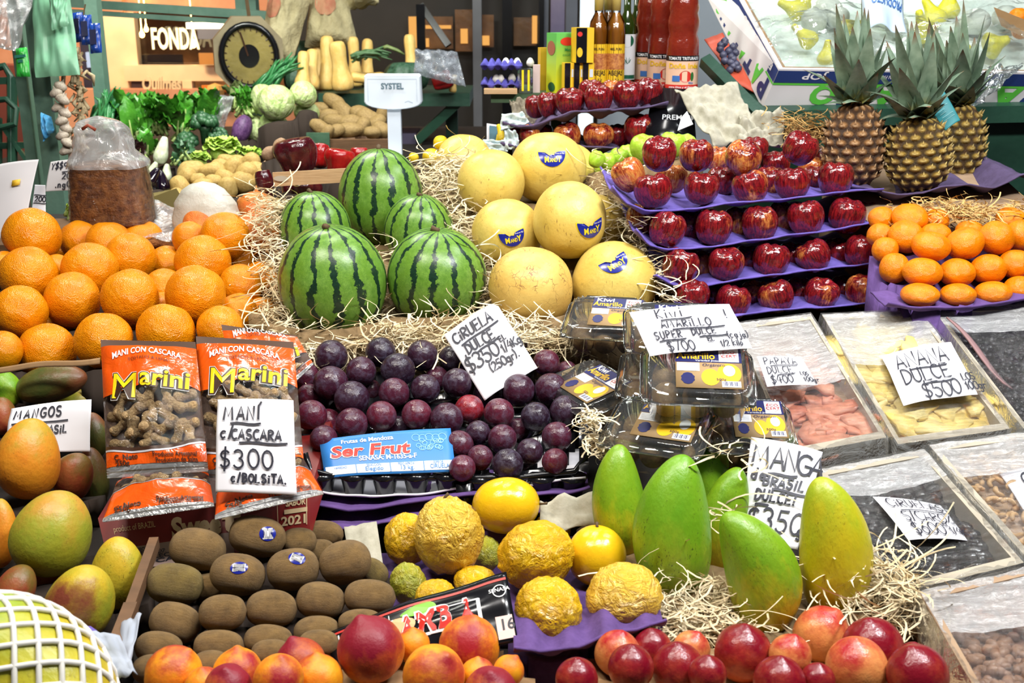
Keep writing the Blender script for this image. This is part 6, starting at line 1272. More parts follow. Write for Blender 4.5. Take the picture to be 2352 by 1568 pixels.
# green posts, beam, gate
def post(x0, x1, ytop, ybot, d, m, th=.05, lean=0.0):
    a = P((x0 + x1) / 2, ytop, d); wd = (x1 - x0) / FPX * d; k = (CAMPOS + ray((x0 + x1) / 2, ytop) * d)
    return MB().box((k.x, k.y, 1.3), (wd, th, 2.6))
struct('pillar_1', post(98, 140, 300, 500, 3.02, M['green_paint'], .06), M['green_paint'])
struct('pillar_2', post(58, 82, 300, 500, 3.05, M['green_paint'], .04), M['green_paint'])
struct('pillar_3', post(212, 240, 130, 500, 3.9, M['green_paint'], .05), M['green_paint'])
struct('pillar_4', post(545, 592, 20, 500, 5.0, M['green_paint'], .07), M['green_paint'])
a, b = P(120, 4, 4.9), P(600, 34, 4.9); mb = MB(); mb.bar(a, b + (b - a) * .1, .08, .035); mb.bar(a + Vector((0, -.03, -.035)), b + (b - a) * .1 + Vector((0, -.03, -.035)), .05, .02); struct('beam_1', mb, M['green_paint'])
mb = MB(); mb.bar(P(-10, 270, 3.6), P(-10, 480, 3.6), .03, .03); mb.bar(P(30, 180, 3.6), P(30, 480, 3.6), .02, .02)
mb.tube([P(-30, 160, 3.6), P(10, 152, 3.6), P(24, 175, 3.6), P(26, 480, 3.6)], .012, 8); mb.tube([P(-10, 230, 3.55), P(14, 228, 3.55), P(38, 250, 3.55), P(34, 285, 3.55), P(5, 292, 3.55), P(-10, 292, 3.55)], .010, 8)
mb.bar(P(-30, 186, 3.6), P(80, 184, 3.6), .012, .022); mb.bar(P(-10, 335, 3.6), P(90, 332, 3.6), .012, .02); mb.bar(P(10, 295, 3.6), P(85, 400, 3.6), .012, .022); a = P(-10, 480, 3.6); mb.bar(a, Vector((a.x, a.y, 0)), .03, .03)
tag(mb.build('iron_gate', M['green_dark'], None), 'dark iron gate with a curled bar at the left edge', 'gate')
mb = MB(); wbox(mb, 30, 150, 62, 900, 6.8, .2); tag(mb.build('red_crates', flat('dull_red_crate', (.14, .035, .03), .6)), 'dull red crates against the salmon wall, seen through the gate', 'crate')
# ---- things hanging on the left post
def pouch(name, pts, d, th, m, label, cat, seed=1, wav=.01, group=None, top=.15):
    """a soft hanging bag from a four-corner pixel outline (bl, br, tr, tl)"""
    S = Sheet(*[P(*p, d) for p in pts]); mb = MB()
    def fn(a, b, sgn):
        k = th * max(0, math.sin(math.pi * a)) ** .6 * (min(1, b / .12) ** .5 if b < .12 else 1) * (1 if b < 1 - top else max(0, (1 - b) / top) ** .7 * .8 + .2)
        return S.uv(a, b, 0) + S.n * (sgn * k + wav * MN.noise(Vector((a * 4 + seed, b * 3, seed))) + wav * .5 * MN.noise(Vector((a * 10 + seed, b * 5, seed))))
    mb.grid(lambda a, b: fn(a, b, 1), 22, 22); mb.grid(lambda a, b: fn(1 - a, b, -1), 22, 22)
    return tag(mb.build(name, m, None, True), label, cat, group), S
M['green_bag'] = m_two('pale_green_bag', (.19, .46, .28), (.26, .56, .36), 3, .35, bump=.1)
M['pack_green'] = flat('bright_green_pack', (.03, .42, .05), .3); M['pack_blue'] = flat('blue_pack', (.010, .05, .30), .2)
_, S = pouch('carrier_bag', ((82, 178), (184, 172), (160, -20), (72, -20)), 2.86, .012, M['green_bag'], 'pale green plastic carrier bags hanging from the left post', 'bag', 2, .008)
pouch('carrier_bag', ((118, 72), (158, 58), (152, -20), (112, -20)), 2.82, .010, M['green_bag'], 'folded pale green bag handle in front of the hanging bags', 'bag', 4, .008)
pouch('clear_bag', ((-20, 108), (36, 118), (80, -10), (-20, -20)), 2.84, .02, M['film_white'], 'crumpled clear plastic bags hanging in the top left corner', 'bag', 5, .02)
o, S = pouch('snack_packet', ((38, 176), (70, 176), (62, 108), (36, 112)), 2.84, .008, M['pack_green'], 'small bright green packet hanging left of the carrier bags', 'packet', 6, .003)
mb = MB(); mb.grid(lambda a, b: S.uv(.05 + .9 * a, .62 + .10 * b, .012), 3, 1); mb.grid(lambda a, b: S.uv(.3 + .4 * a, .45 + .1 * b, .012), 2, 1); mb.build('packet_print', flat('teal_print', (.02, .16, .12), .4), o)
for k, (x, y, dd) in enumerate(((168, 30, 2.98), (188, 36, 2.94), (208, 55, 2.90))):
    o, S = pouch('snack_packet', ((x, y + 68), (x + 26, y + 66), (x + 22, y - 2), (x - 4, y)), dd, .010, M['pack_blue'], ('dark blue packet nearest the garlic', 'blue packet hanging in the middle of three', 'brightest blue packet, rightmost of the three hanging')[k], 'packet', 3 + k, .004, 'blue packets')
    mb = MB(); mb.grid(lambda a, b: S.uv(.2 + .55 * a, .25 + .5 * b, .014), 3, 4); mb.build('packet_print', flat('dark_print', (.02, .02, .06), .3), o)
mb = MB(); mb.tube([P(196, 10, 2.95), P(190, 40, 2.95)], .002, 5); mb.tube([P(120, -30, 2.95), P(230, -10, 2.95)], .006, 6); tag(mb.build('hanging_rail', M['stem']), 'rusty wire rail from which the packets and bags hang', 'wire')
pouch('blue_bag', ((98, 325), (124, 300), (118, 268), (94, 258)), 2.93, .014, m_two('sky_blue_film', (.06, .36, .72), (.16, .52, .86), 6, .3), 'small sky blue plastic bag tied to the green post', 'bag', 7, .012)
M['garlic'] = m_two('garlic_skin', (.42, .34, .26), (.66, .58, .48), 5, .6)
shape('garlic~0', f_profile([(0, 1.1), (.10, .9), (.22, .6), (.78, .25), (1, -.15), (.75, -.6), (0, -.7)], .06, 1, 8, .10), 28, 14); ME['garlic~0'].materials.append(M['garlic'])
for nm, pts, lab in (('garlic_braid', [(140, 196), (128, 212), (146, 228), (132, 246), (150, 258), (140, 276), (152, 292), (142, 310), (156, 326), (150, 345), (142, 225), (150, 62), (156, 84), (150, 110)], 'braid of garlic bulbs hanging on the green post'),):
    mb = MB(); mb.tube([P(150, -10, 2.92), P(150, 120, 2.92), P(142, 230, 2.92), P(152, 350, 2.92)], .006, 6); e = mb.build(nm, M['stem'], None, True); tag(e, lab, 'garlic')
    for k, (x, y) in enumerate(pts):
        o = link('bulb', ME['garlic~0'], None, None); p = P(x, y, 2.90 - .008 * (k % 3)); s_ = 15 / FPX * 2.9
        o.matrix_world = Matrix.Translation(p) @ basis(vdir(60 + 50 * (k % 2), 10), k).to_4x4() @ Matrix.Scale(s_, 4); mw = o.matrix_world.copy(); o.parent = e; o.matrix_world = mw
mb = MB(); rn = random.Random(6)
for k in range(60):
    x, y = 176 + rn.gauss(0, 7) + (k / 60) * 14, 110 + 225 * k / 60; mb.tube([P(x, y, 2.95), P(x + rn.uniform(-14, 14), y + rn.uniform(4, 22), 2.93), P(x + rn.uniform(-16, 16), y + rn.uniform(14, 34), 2.95)], [.004, .006, .0015], 5)
tag(mb.build('dried_stalks', m_two('dry_garlic_stalk', (.34, .25, .13), (.52, .42, .26), 20, .8), None, True), 'string of dry garlic stalks hanging beside the bulbs', 'garlic')
# ---- back counters
mb = MB().box((-.92, 4.05, .51), (1.95, 2.5, 1.02)); tag(mb.build('back_counter', M['counter']), 'low dark counter under the vegetables at the back', 'counter')
mb = MB().box((.55, 3.35, .50), (1.0, 1.0, .995)); tag(mb.build('back_counter', M['counter']), 'low dark counter behind the rear apples', 'counter')
a = P(735, 206, 4.5); b = P(1080, 214, 4.5); mb = MB().box(((a.x + b.x) / 2, a.y + .16, a.z - .035), (b.x - a.x, .42, .05)); mb.bar((b.x - .05, a.y, a.z - .05), (a.x + .38, a.y + .02, 1.04), .035, .03); zl = a.z - .06 - 1.022; mb.box((b.x - .09, a.y + .3, 1.022 + zl / 2), (.05, .05, zl)); mb.box((a.x + .05, a.y + .1, 1.022 + zl / 2), (.05, .05, zl))
SH_Z = a.z - .01; tag(mb.build('green_rack', M['green_dark']), 'dark green rack with a slanted brace carrying the squashes', 'shelf')
a = P(1128, 212, 2.95); b = P(1625, 205, 2.95); BZ = a.z; BY = a.y; mb = MB().box(((a.x + b.x) / 2, a.y + .12, BZ - .012), (b.x - a.x, .30, .024))
for x in (a.x + .18, b.x - .05): mb.box((x, a.y + .25, (BZ + .98) / 2), (.03, .03, BZ - 1.02))
tag(mb.build('bottle_shelf', m_two('olive_green_shelf', (.035, .075, .03), (.06, .11, .05), 5, .5)), 'green shelf carrying the bottles and egg trays', 'shelf')
def on(x, d=2.95): r = ray(x, 205); k = (BZ - CAMPOS.z) / r.z; q = CAMPOS + ray(x, 205) * d; return Vector((q.x, q.y, BZ))
# ---- bottles
def cyl_map(c, r, face): return lambda u, v: Vector((c.x + r * math.sin(u / r), c.y - r * math.cos(u / r), c.z + v))
def bottle(kind, x, d, r, label):
    c = on(x, d); e = empty(kind, c, label, 'bottle', {'honey_bottle': 'honey bottles', 'oil_bottle': 'olive oil bottles', 'tomato_bottle': 'tomato bottles'}[kind]); Tm = Matrix.Translation(c); f = cyl_map(c, r * 1.015, 0); f2 = cyl_map(c, r * 1.03, 0)
    if kind == 'honey_bottle':
        mb = MB(); mb.lathe([(r, 0), (r, .150), (r * .85, .172), (r * .45, .192), (r * .42, .20)], Tm, 24); mb.build('honey', M['honey'], e, True)
        mb = MB(); mb.lathe([(r * 1.03, 0), (r * 1.03, .155), (r * .9, .178), (r * .46, .198), (r * .42, .24), (r * .46, .25)], Tm, 24); mb.build('glass', M['glass'], e, True)
        mb = MB(); mb.lathe([(r * .48, .205), (r * .52, .28)], Tm, 20); mb.build('capsule', M['stk_gold'], e, True)
        mb = MB(); mb.grid(lambda a, b: f2((a - .5) * r * 2.6, .028 + .095 * b), 14, 4); lb = mb.build('label', M['stk_yellow2'], e, True)
        mb = MB(); mb.grid(lambda a, b: cyl_map(c, r * 1.045, 0)((a - .5) * r * 2.6, .060 + .040 * b), 14, 3); mb.build('honeycomb_print', M['honeycomb'], lb, True)
        mb = MB(); put_text(mb, 'ABEJAS', 0, .046, .012, cyl_map(c, r * 1.06, 0), .02, 0, 'C', r * 1.7); put_text(mb, 'MIEL PURA', 0, .108, .006, cyl_map(c, r * 1.06, 0), .02, 0, 'C', r * 1.3); put_text(mb, '1 Kg', 0, .032, .007, cyl_map(c, r * 1.06, 0), .01, 0, 'C'); mb.build('lettering', M['bag_dark'], lb)
    elif kind == 'oil_bottle':
        mb = MB(); mb.lathe([(r, 0), (r, .16), (r * .9, .175), (r * .4, .20), (r * .36, .26)], Tm, 24); mb.build('glass', M['olive_glass'], e, True)
        mb = MB(); mb.grid(lambda a, b: f((a - .5) * r * 2.4, .030 + .115 * b), 14, 4); lb = mb.build('label', M['white'], e, True)
        mb = MB(); mb.add([f2(r * .8 * math.cos(R_(a)), .128 + .016 * math.sin(R_(a))) for a in range(0, 360, 20)], [tuple(range(18))]); mb.grid(lambda a, b: f2((a - .5) * r * 2.2, .032 + .010 * b), 8, 1)
        for k in range(6): mb.add([f2(r * (.1 + .5 * q * math.cos(R_(40 + 25 * k))), .07 + .02 * q * math.sin(R_(40 + 25 * k)) + w__) for q, w__ in ((0, 0), (.6, .003), (1, 0), (.6, -.003))], [(0, 1, 2, 3)])
        mb.build('green_print', flat('bottle_green_print', (.01, .12, .06), .4), lb)
    else:
        mb = MB(); mb.lathe([(r * .94, 0), (r, .008), (r, .105), (r * .97, .135), (r * .86, .150), (r * .96, .168), (r * .97, .182), (r * .86, .20), (r * .93, .212), (r * .80, .238), (r * .50, .268), (r * .36, .285)], Tm, 28); mb.build('body', M['tomato'], e, True)
        mb = MB(); mb.lathe([(r * .42, .284), (r * .42, .305)], Tm, 20); mb.build('cap', flat('white_cap', (.8, .8, .78), .4), e, True)
        mb = MB(); mb.grid(lambda a, b: f((a - .5) * r * 2.9, .022 + .078 * b), 18, 4); lb = mb.build('label', flat('peach_label', (.80, .50, .34), .45), e, True)
        mb = MB(); mb.grid(lambda a, b: f2((a - .5) * r * 2.9, .087 + .013 * b), 18, 1); mb.build('black_strip', M['black'], lb, True)
        mb = MB(); mb.grid(lambda a, b: f2((a - .5) * r * 2.9, .020 + .010 * b), 18, 1); mb.add([f2(r * .1 + .016 * math.cos(R_(a)), .050 + .014 * math.sin(R_(a))) for a in range(0, 360, 20)], [tuple(range(18))]); mb.build('red_print', M['red_ink'], lb)
        mb = MB(); g = cyl_map(c, r * 1.045, 0); put_text(mb, 'TOMATE TRITURADO', 0, .090, .007, g, .02, 0, 'C', r * 2.2); put_text(mb, 'entre Dios y el Demonio', 0, .0225, .004, g, .02, 0, 'C', r * 2.0); mb.build('white_print', M['white'], lb)
        mb = MB(); put_text(mb, 'Doña Inés', 0, .070, .012, g, .03, 0, 'C', r * 2.1); mb.build('gold_print', M['lab_gold'], lb)
        mb = MB(); put_text(mb, '950g', r * .3, .032, .005, g, .02); mb.grid(lambda a, b: g(-r * .75 + r * .5 * a, .038 + .014 * b), 3, 2); mb.build('blue_print', flat('blue_ink', (.05, .16, .45), .4), lb)
        mb = MB(); mb.add([g(r * .55 + .005 * math.cos(R_(a)), .050 + .011 * math.sin(R_(a))) for a in range(0, 360, 30)], [tuple(range(12))]); mb.build('leaf_print', flat('leaf_green', (.03, .14, .03), .4), lb)
t = NT('honey_amber'); M['honey'] = t.pbr(t.mix(t.rng(t.noise(9, 3), .3, .7), (.26, .075, .006), (.42, .15, .012)), .12, Specular_IOR_Level=.7)
M['stk_yellow2'] = flat('honey_label', (.80, .50, .02), .4); M['honeycomb'] = m_two('honeycomb_print', (.28, .06, .015), (.62, .26, .06), 90, .5); M['olive_glass'] = flat('olive_glass', (.018, .035, .004), .06); M['tomato'] = m_two('tomato_puree_bottle', (.15, .012, .007), (.20, .022, .010), 20, .14)
bottle('honey_bottle', 1372, 2.93, .024, 'honey bottle with gold capsule, leftmost of the three'); bottle('honey_bottle', 1393, 2.98, .024, 'honey bottle in the middle of the three'); bottle('honey_bottle', 1411, 2.93, .024, 'honey bottle rightmost, next to the olive oil')
bottle('oil_bottle', 1436, 3.0, .024, 'dark olive oil bottle with white label, next to the honey'); bottle('oil_bottle', 1458, 3.06, .024, 'dark olive oil bottle next to the tomato bottles')
bottle('tomato_bottle', 1564, 2.84, .040, 'red tomato purée bottle, the front and rightmost one'); bottle('tomato_bottle', 1520, 2.93, .040, 'red tomato purée bottle in the middle of three'); bottle('tomato_bottle', 1490, 3.02, .040, 'red tomato purée bottle, leftmost, next to the oil')
# ---- packets and eggs on the shelf
def carton(name, x, d, w_, dp, h_, yaw, m, label, z0=0.0, cat='box', group=None):
    c = on(x, d) + Vector((0, 0, z0)); T_ = Matrix.Translation(c) @ Matrix.Rotation(R_(yaw), 4, 'Z'); mb = MB().box((0, 0, h_ / 2), (w_, dp, h_)); mb.v = [tuple(T_ @ Vector(v)) for v in mb.v]
    o = mb.build(name, m); tag(o, label, cat, group); return o, Sheet(*[T_ @ Vector(p) for p in ((-w_ / 2, -dp / 2 - .0006, 0), (w_ / 2, -dp / 2 - .0006, 0), (w_ / 2, -dp / 2 - .0006, h_), (-w_ / 2, -dp / 2 - .0006, h_))]), Sheet(*[T_ @ Vector(p) for p in ((-w_ / 2 - .0006, dp / 2, 0), (-w_ / 2 - .0006, -dp / 2, 0), (-w_ / 2 - .0006, -dp / 2, h_), (-w_ / 2 - .0006, dp / 2, h_))])
t = NT('lime_box_print'); z_ = t.n('SeparateXYZ', {0: t.n('TexCoord').outputs['Generated']}).outputs[2]; M['lime_box'] = t.pbr(t.mix(t.rng(z_, .2, .9), (.62, .66, .02), (.12, .48, .10)), .35)
o, S, S2 = carton('tea_carton', 1288, 2.95, .058, .05, .150, 28, M['lime_box'], 'tall lime green printed carton beside the yellow and black ones')
mb = MB(); mb.add([S.uv(.55 + .36 * math.cos(R_(a)), .86 + .07 * math.sin(R_(a)), .0004) for a in range(0, 360, 20)], [tuple(range(18))]); mb.build('red_badge', M['red_ink'], o); mb = MB(); mb.add([S2.uv(.5 + .4 * math.cos(R_(a)), .75 + .12 * math.sin(R_(a)), .0004) for a in range(0, 360, 20)], [tuple(range(18))]); mb.build('brown_badge', flat('brown_badge', (.35, .12, .06), .5), o)
mb = MB(); put_text(mb, 'Mate', S.w * .4, S.h * .70, .008, lambda u, v: S.at(u, v), .02); put_text(mb, 'cocido', S.w * .3, S.h * .62, .007, lambda u, v: S.at(u, v), .0); mb.build('green_print', flat('tea_green', (.02, .25, .06), .5), o)
mb = MB(); mb.add([S2.uv(.55 + .35 * math.cos(R_(a)), .10 + .08 * math.sin(R_(a)), .0004) for a in range(0, 360, 20)], [tuple(range(18))]); mb.build('leaf_print', flat('tea_leaf', (.015, .10, .03), .5), o)
def ybox(x, d, z0, h_, lab):
    o, S, S2 = carton('honey_carton', x, d, .030, .03, h_, 12, M['stk_yellow2'], lab, z0, 'box', 'yellow and black cartons')
    mb = MB(); mb.grid(lambda a, b: S.uv(.5 * a, b, .0004), 1, 1); mb.build('black_panel', M['black'], o); mb = MB(); mb.grid(lambda a, b: S.uv(.6 + .3 * a, .55 + .25 * b, .0006), 1, 1); mb.build('pale_panel', flat('pale_grey_print', (.6, .62, .65), .5), o)
for x, lab in ((1306, 'yellow and black carton, leftmost of the lower row'), (1327, 'yellow and black carton, middle of the lower row'), (1347, 'yellow and black carton, rightmost of the lower row')): ybox(x, 2.9, 0, .078, lab)
o, S, S2 = carton('honey_carton', 1336, 2.9, .046, .05, .085, 12, M['stk_yellow2'], 'larger black-fronted carton stacked on the lower yellow ones', .079, 'box')
mb = MB(); mb.grid(lambda a, b: S.uv(.6 * a, b, .0004), 1, 1); mb.build('black_panel', M['black'], o); mb = MB(); mb.add([S.uv(.2 + .16 * math.cos(R_(a)), .30 + .14 * math.sin(R_(a)), .0008) for a in range(0, 360, 20)], [tuple(range(18))]); mb.build('gold_drawing', M['lab_gold'], o); mb = MB(); mb.add([S.uv(.2 + .14 * math.cos(R_(a)), .82 + .07 * math.sin(R_(a)), .0008) for a in range(0, 360, 20)], [tuple(range(18))]); mb.build('red_badge', M['red_ink'], o)
carton('biscuit_packet', 1247, 3.02, .022, .02, .110, 20, flat('yellow_red_packet', (.70, .42, .03), .4), 'narrow yellow and red packet left of the lime carton', 0, 'packet')
M['egg'] = flat('egg_shell', (.80, .76, .68), .5); M['egg_tray'] = m_pulp('blue_violet_egg_tray', (.06, .055, .30), (.10, .09, .42)); shape('egg~0', f_profile([(0, 1.2), (.45, 1.0), (.85, .3), (.92, -.2), (.6, -.8), (0, -1)], 0, 1), 20, 14); ME['egg~0'].materials.append(M['egg'])
for k, z0 in enumerate((.012, .060)):
    c = on(1152, 3.0) + Vector((0, 0, z0)); mb = MB()
    mb.grid(lambda a, b: c + Vector(((a - .5) * .105, (b - .5) * .14, .012 * math.sin(a * 6 * math.pi) * math.sin(b * 8 * math.pi) + .010)), 36, 40); tag(mb.build('egg_tray', M['egg_tray'], None, True, .003), ('blue-violet egg tray, lower of the two on the shelf', 'blue-violet egg tray stacked on top, with three eggs')[k], 'egg tray', 'egg trays')
for k, (x, y, lab) in enumerate(((1162, 142, 'white egg on the top tray, leftmost'), (1188, 142, 'white egg on the top tray, second'), (1218, 142, 'white egg at the right of the top tray'), (1176, 178, 'large white egg at the end of the lower tray'), (1150, 180, 'white egg in the lower tray beside the large one'), (1140, 180, 'white egg deepest in the lower tray'))):
    o = bpy.data.objects.new('egg', ME['egg~0']); COL.objects.link(o); o.matrix_world = Matrix.Translation(P(x, y + 2, 2.97)) @ Matrix.Scale(.011, 4); tag(o, lab, 'egg', 'eggs on the shelf')
o, S, S2 = carton('quail_egg_box', 1206, 2.93, .034, .03, .062, 8, M['clear'], 'small clear box of quail eggs with yellow strips', 0)
mb = MB()
for q in (.25, .7): mb.grid(lambda a, b: S.uv(q - .08 + .16 * a, .1 + .85 * b, .0004), 1, 1)
mb.build('yellow_strip', M['stk_yellow'], o); carton('paper_packet', 1232, 2.95, .018, .02, .07, 0, flat('pinkish_packet', (.62, .48, .45), .6), 'pinkish paper packet between quail eggs and lime carton', 0, 'packet')
carton('wooden_board', 1150, 2.92, .085, .05, .012, 0, M['wood'], 'pale wooden board under the egg trays', 0, 'board')

# ---------------------------------------------------------------- vegetables at the back
ITEMS2 = []; _keep = ITEMS; ITEMS = ITEMS2
M['potato'] = m_two('potato_skin', (.40, .25, .06), (.54, .37, .12), 5, .65); M['sweet_potato'] = m_two('long_potato_skin', (.24, .15, .05), (.36, .24, .09), 6, .7); M['brown_root'] = m_two('russet_root_skin', (.26, .15, .08), (.38, .24, .14), 6, .7)
M['squash'] = m_two('butternut_skin', (.78, .48, .12), (.84, .58, .20), 3, .5); M['pumpkin'] = m_two('green_pumpkin_skin', (.018, .065, .035), (.07, .15, .09), 8, .45); M['aubergine'] = flat('aubergine_skin', (.008, .003, .012), .12, Specular_IOR_Level=.7)
M['cabbage'] = None; t = NT('cabbage_leaf'); vv = t.n('TexVoronoi', {'Vector': t.stretch(1, 1, .35), 'Scale': 2.6}, feature='DISTANCE_TO_EDGE').outputs[0]; nn = t.noise(2.2, 4, .6)
M['cabbage'] = t.pbr(t.mix(t.rng(vv, .05, .0, 0, .45), t.mix(t.rng(nn, .35, .65), (.40, .58, .16), (.66, .74, .38)), (.78, .84, .58)), .4, t.bump(t.math('ADD', vv, nn), .3, .06))
M['lettuce'] = m_two('lettuce_leaf', (.26, .50, .03), (.58, .72, .18), 7, .4, bump=.8, bd=.05); M['red_cabbage'] = m_two('purple_cabbage_leaf', (.07, .02, .10), (.20, .09, .24), 4, .4); M['white_bulb'] = m_two('pale_bulb', (.62, .72, .42), (.84, .86, .70), 3, .45)
M['pepper_dark'] = m_two('dark_red_pepper_skin', (.040, .003, .007), (.085, .006, .010), 2, .12, bump=.1, bd=.1, Specular_IOR_Level=.7); M['pepper_red'] = m_two('red_pepper_skin', (.38, .008, .008), (.28, .006, .008), 2, .15, bump=.1, bd=.1, Specular_IOR_Level=.7)
M['carrot'] = m_two('carrot_skin', (.70, .22, .05), (.80, .32, .09), 5, .55)
CT = lambda m, k: m
def many(name, keyf, m, pts, look, where, cat, group, d, g, **kw):
    n = len(pts); order = sorted(range(n), key=lambda q: pts[q][0]); rk = {q: k for k, q in enumerate(order)}
    for q, p in enumerate(pts):
        lab = p[5] if len(p) > 5 else f'{look}, {ordn(rk[q], n)} {where}'
        item(name, keyf(), m, p[0], p[1], p[2], p[3], ang=p[4], tilt=RN.uniform(-10, 20), d=(d(p[1]) if callable(d) else d) + (p[6] if len(p) > 6 else 0), label=lab, cat=cat, group=group, g=g, **kw)
pk = K4('potato')
many('potato', pk, 'potato', [(415, 430, 22, 28, 120), (430, 408, 20, 24, 60), (440, 395, 24, 34, 20), (487, 395, 22, 32, 10), (505, 382, 18, 22, 0), (520, 410, 20, 28, 150), (537, 388, 22, 30, 70), (567, 396, 22, 26, 40), (557, 420, 24, 30, 160), (590, 392, 20, 24, 0), (523, 432, 22, 26, 90), (455, 412, 15, 18, 0), (490, 415, 15, 20, 0), (410, 460, 20, 30, 110), (425, 470, 22, 26, 80), (575, 372, 20, 24, 30), (528, 373, 17, 30, 160), (466, 430, 20, 26, 20), (545, 372, 16, 20, 0), (600, 410, 18, 22, 50)], 'yellow potato', 'in the potato heap below the lettuce', 'potato', 'potatoes by the paper bag', lambda y: 3.15 + (430 - y) * .002, 'po')
many('potato', pk, 'sweet_potato', [(770, 236, 17, 34, -35), (793, 258, 20, 38, -40), (735, 252, 17, 26, 10), (750, 270, 18, 32, 15), (775, 280, 17, 34, -10), (805, 284, 19, 30, 10), (735, 292, 16, 26, -30), (800, 300, 17, 36, 5), (770, 302, 15, 24, 20), (832, 292, 18, 24, 60), (845, 270, 20, 28, -20), (865, 285, 18, 26, 40), (878, 258, 14, 24, 80), (830, 262, 18, 28, -20), (856, 304, 14, 20, 0), (875, 298, 17, 24, -40), (752, 305, 14, 20, 60), (720, 268, 15, 24, 30)], 'long brown potato', 'in the wooden crate by the white scale', 'potato', 'long potatoes in the crate', lambda y: 3.85 + (305 - y) * .003, 'sp')
many('root_vegetable', pk, 'brown_root', [(643, 338, 16, 22, 60), (622, 352, 16, 22, 20), (634, 372, 15, 24, 0), (618, 380, 14, 20, 30)], 'russet root', 'left of the dark red peppers', 'root vegetable', 'russet roots', 3.0, 'br')
many('carrot', pk, 'carrot', [(560, 462, 11, 16, 10), (580, 452, 11, 15, 40), (596, 440, 12, 20, 80), (604, 462, 11, 16, 0)], 'orange carrot end', 'right of the white paper bag', 'carrot', 'carrots', 2.9, 'ca')
many('cabbage', lambda: 'cabbage~0', 'cabbage', [(634, 234, 42, 41, 80, 'large pale cabbage in the middle of the upper row'), (604, 228, 28, 36, 90, 'cabbage behind the large one, on its left', .08), (697, 216, 31, 30, 60, 'yellow-green cabbage topmost on the right'), (632, 302, 46, 36, 20, 'large pale cabbage at the front of the lower row'), (588, 296, 24, 34, 100, 'small cabbage with white veins beside the purple one', .06), (704, 258, 30, 26, 70, 'cabbage next to the long potatoes'), (692, 300, 22, 20, 90, 'small cabbage low beside the potato crate', .05)], 'cabbage', '', 'cabbage', 'cabbages', 3.95, 'cb')
many('purple_cabbage', lambda: 'cabbage~0', 'red_cabbage', [(556, 296, 22, 34, 70, 'purple cabbage left of the pale cabbages')], '', '', 'cabbage', None, 4.0, 'cb')
many('aubergine', lambda: 'aubergine~0', 'aubergine', [(350, 408, 18, 26, 60), (372, 418, 20, 28, 100), (384, 440, 16, 24, 40), (356, 445, 18, 26, 0), (350, 430, 15, 22, 10)], 'black shiny aubergine', 'behind the spice bag', 'aubergine', 'aubergines', 3.15, 'au')
many('white_bulb', lambda: 'aubergine~0', 'white_bulb', [(372, 345, 20, 32, 75, 'white and green bulb below the spinach'), (383, 396, 14, 20, 90, 'small pale bulb above the aubergines'), (352, 388, 13, 18, 60, 'pale green bulb next to the spice bag neck'), (336, 382, 12, 16, 60, 'pale green bulb half behind the spice bag')], '', '', 'vegetable', 'pale bulbs', 3.4, 'wb')
many('butternut_squash', lambda: 'squash~0', 'squash', [(696, 162, 25, 44, 88, 'butternut squash at the left end of the standing row'), (716, 160, 26, 48, 90, 'butternut squash second in the standing row'), (734, 152, 27, 56, 90, 'butternut squash third in the standing row', .03), (752, 146, 29, 62, 90, 'tall butternut squash in the middle of the standing row'), (762, 118, 27, 40, 90, 'tallest butternut squash rising behind the row', .09), (781, 152, 35, 56, 96, 'deep yellow butternut squash at the right end of the row', -.03)], '', '', 'squash', 'standing butternut squashes', 4.42, 'sq')
many('butternut_squash', lambda: 'squash~0', 'squash', [(845, 180, 24, 40, 175, 'butternut squash lying under the green beans'), (814, 142, 24, 56, 92, 'small butternut squash behind the green beans', .12), (843, 144, 24, 56, 90, 'yellow squash top behind the green beans', .14), (944, 134, 24, 54, 94, 'pale squash standing behind the white scale', .2), (1042, 192, 12, 20, 80, 'pale squash end right of the red pepper', .0)], '', '', 'squash', 'loose squashes', 4.42, 'sq')
many('green_pumpkin', lambda: 'pumpkin~0', 'pumpkin', [(690, 128, 40, 40, 90, 'dark green pumpkin behind the standing squashes', .18), (678, 178, 26, 40, 80, 'dark green pumpkin left of the standing squashes', .06), (934, 176, 52, 44, 90, 'dark green pumpkin behind the white scale display', 0)], '', '', 'pumpkin', 'green pumpkins', 4.45, 'pk')
many('bell_pepper', lambda: 'pepper~0', 'pepper_dark', [(681, 358, 52, 44, 100, 'big dark red bell pepper sitting on the crate slat'), (693, 446, 48, 40, 90, 'dark red bell pepper with a gold and black sticker'), (610, 428, 22, 42, 100, 'dark red bell pepper with an open hollow at the slat end')], '', '', 'bell pepper', 'dark red bell peppers', 2.52, 'bp')
many('bell_pepper', lambda: 'pepper~0', 'pepper_red', [(735, 358, 24, 30, 90, 'bright red bell pepper just behind the big dark one', .12), (780, 370, 38, 30, 80, 'bright red ribbed bell pepper left of the top watermelon', .06), (825, 360, 22, 24, 90, 'small bright red bell pepper against the top watermelon', .12), (1016, 186, 22, 26, 20, 'red bell pepper in the plastic bag on the green rack', 1.85)], '', '', 'bell pepper', 'bright red bell peppers', 2.52, 'bp')
many('lemon', lambda: 'orange~2', 'lemon', [(1012, 328, 17, 17, 90, 'orange-yellow lemon topmost beside the rearmost melon'), (990, 360, 20, 20, 90, 'yellow lemon left of the rearmost melon'), (1000, 388, 16, 14, 90, 'lemon lowest, by the wood wool'), (950, 362, 12, 12, 90, 'shaded lemon behind the watermelons')], '', '', 'lemon', 'lemons', 2.72, 'le')
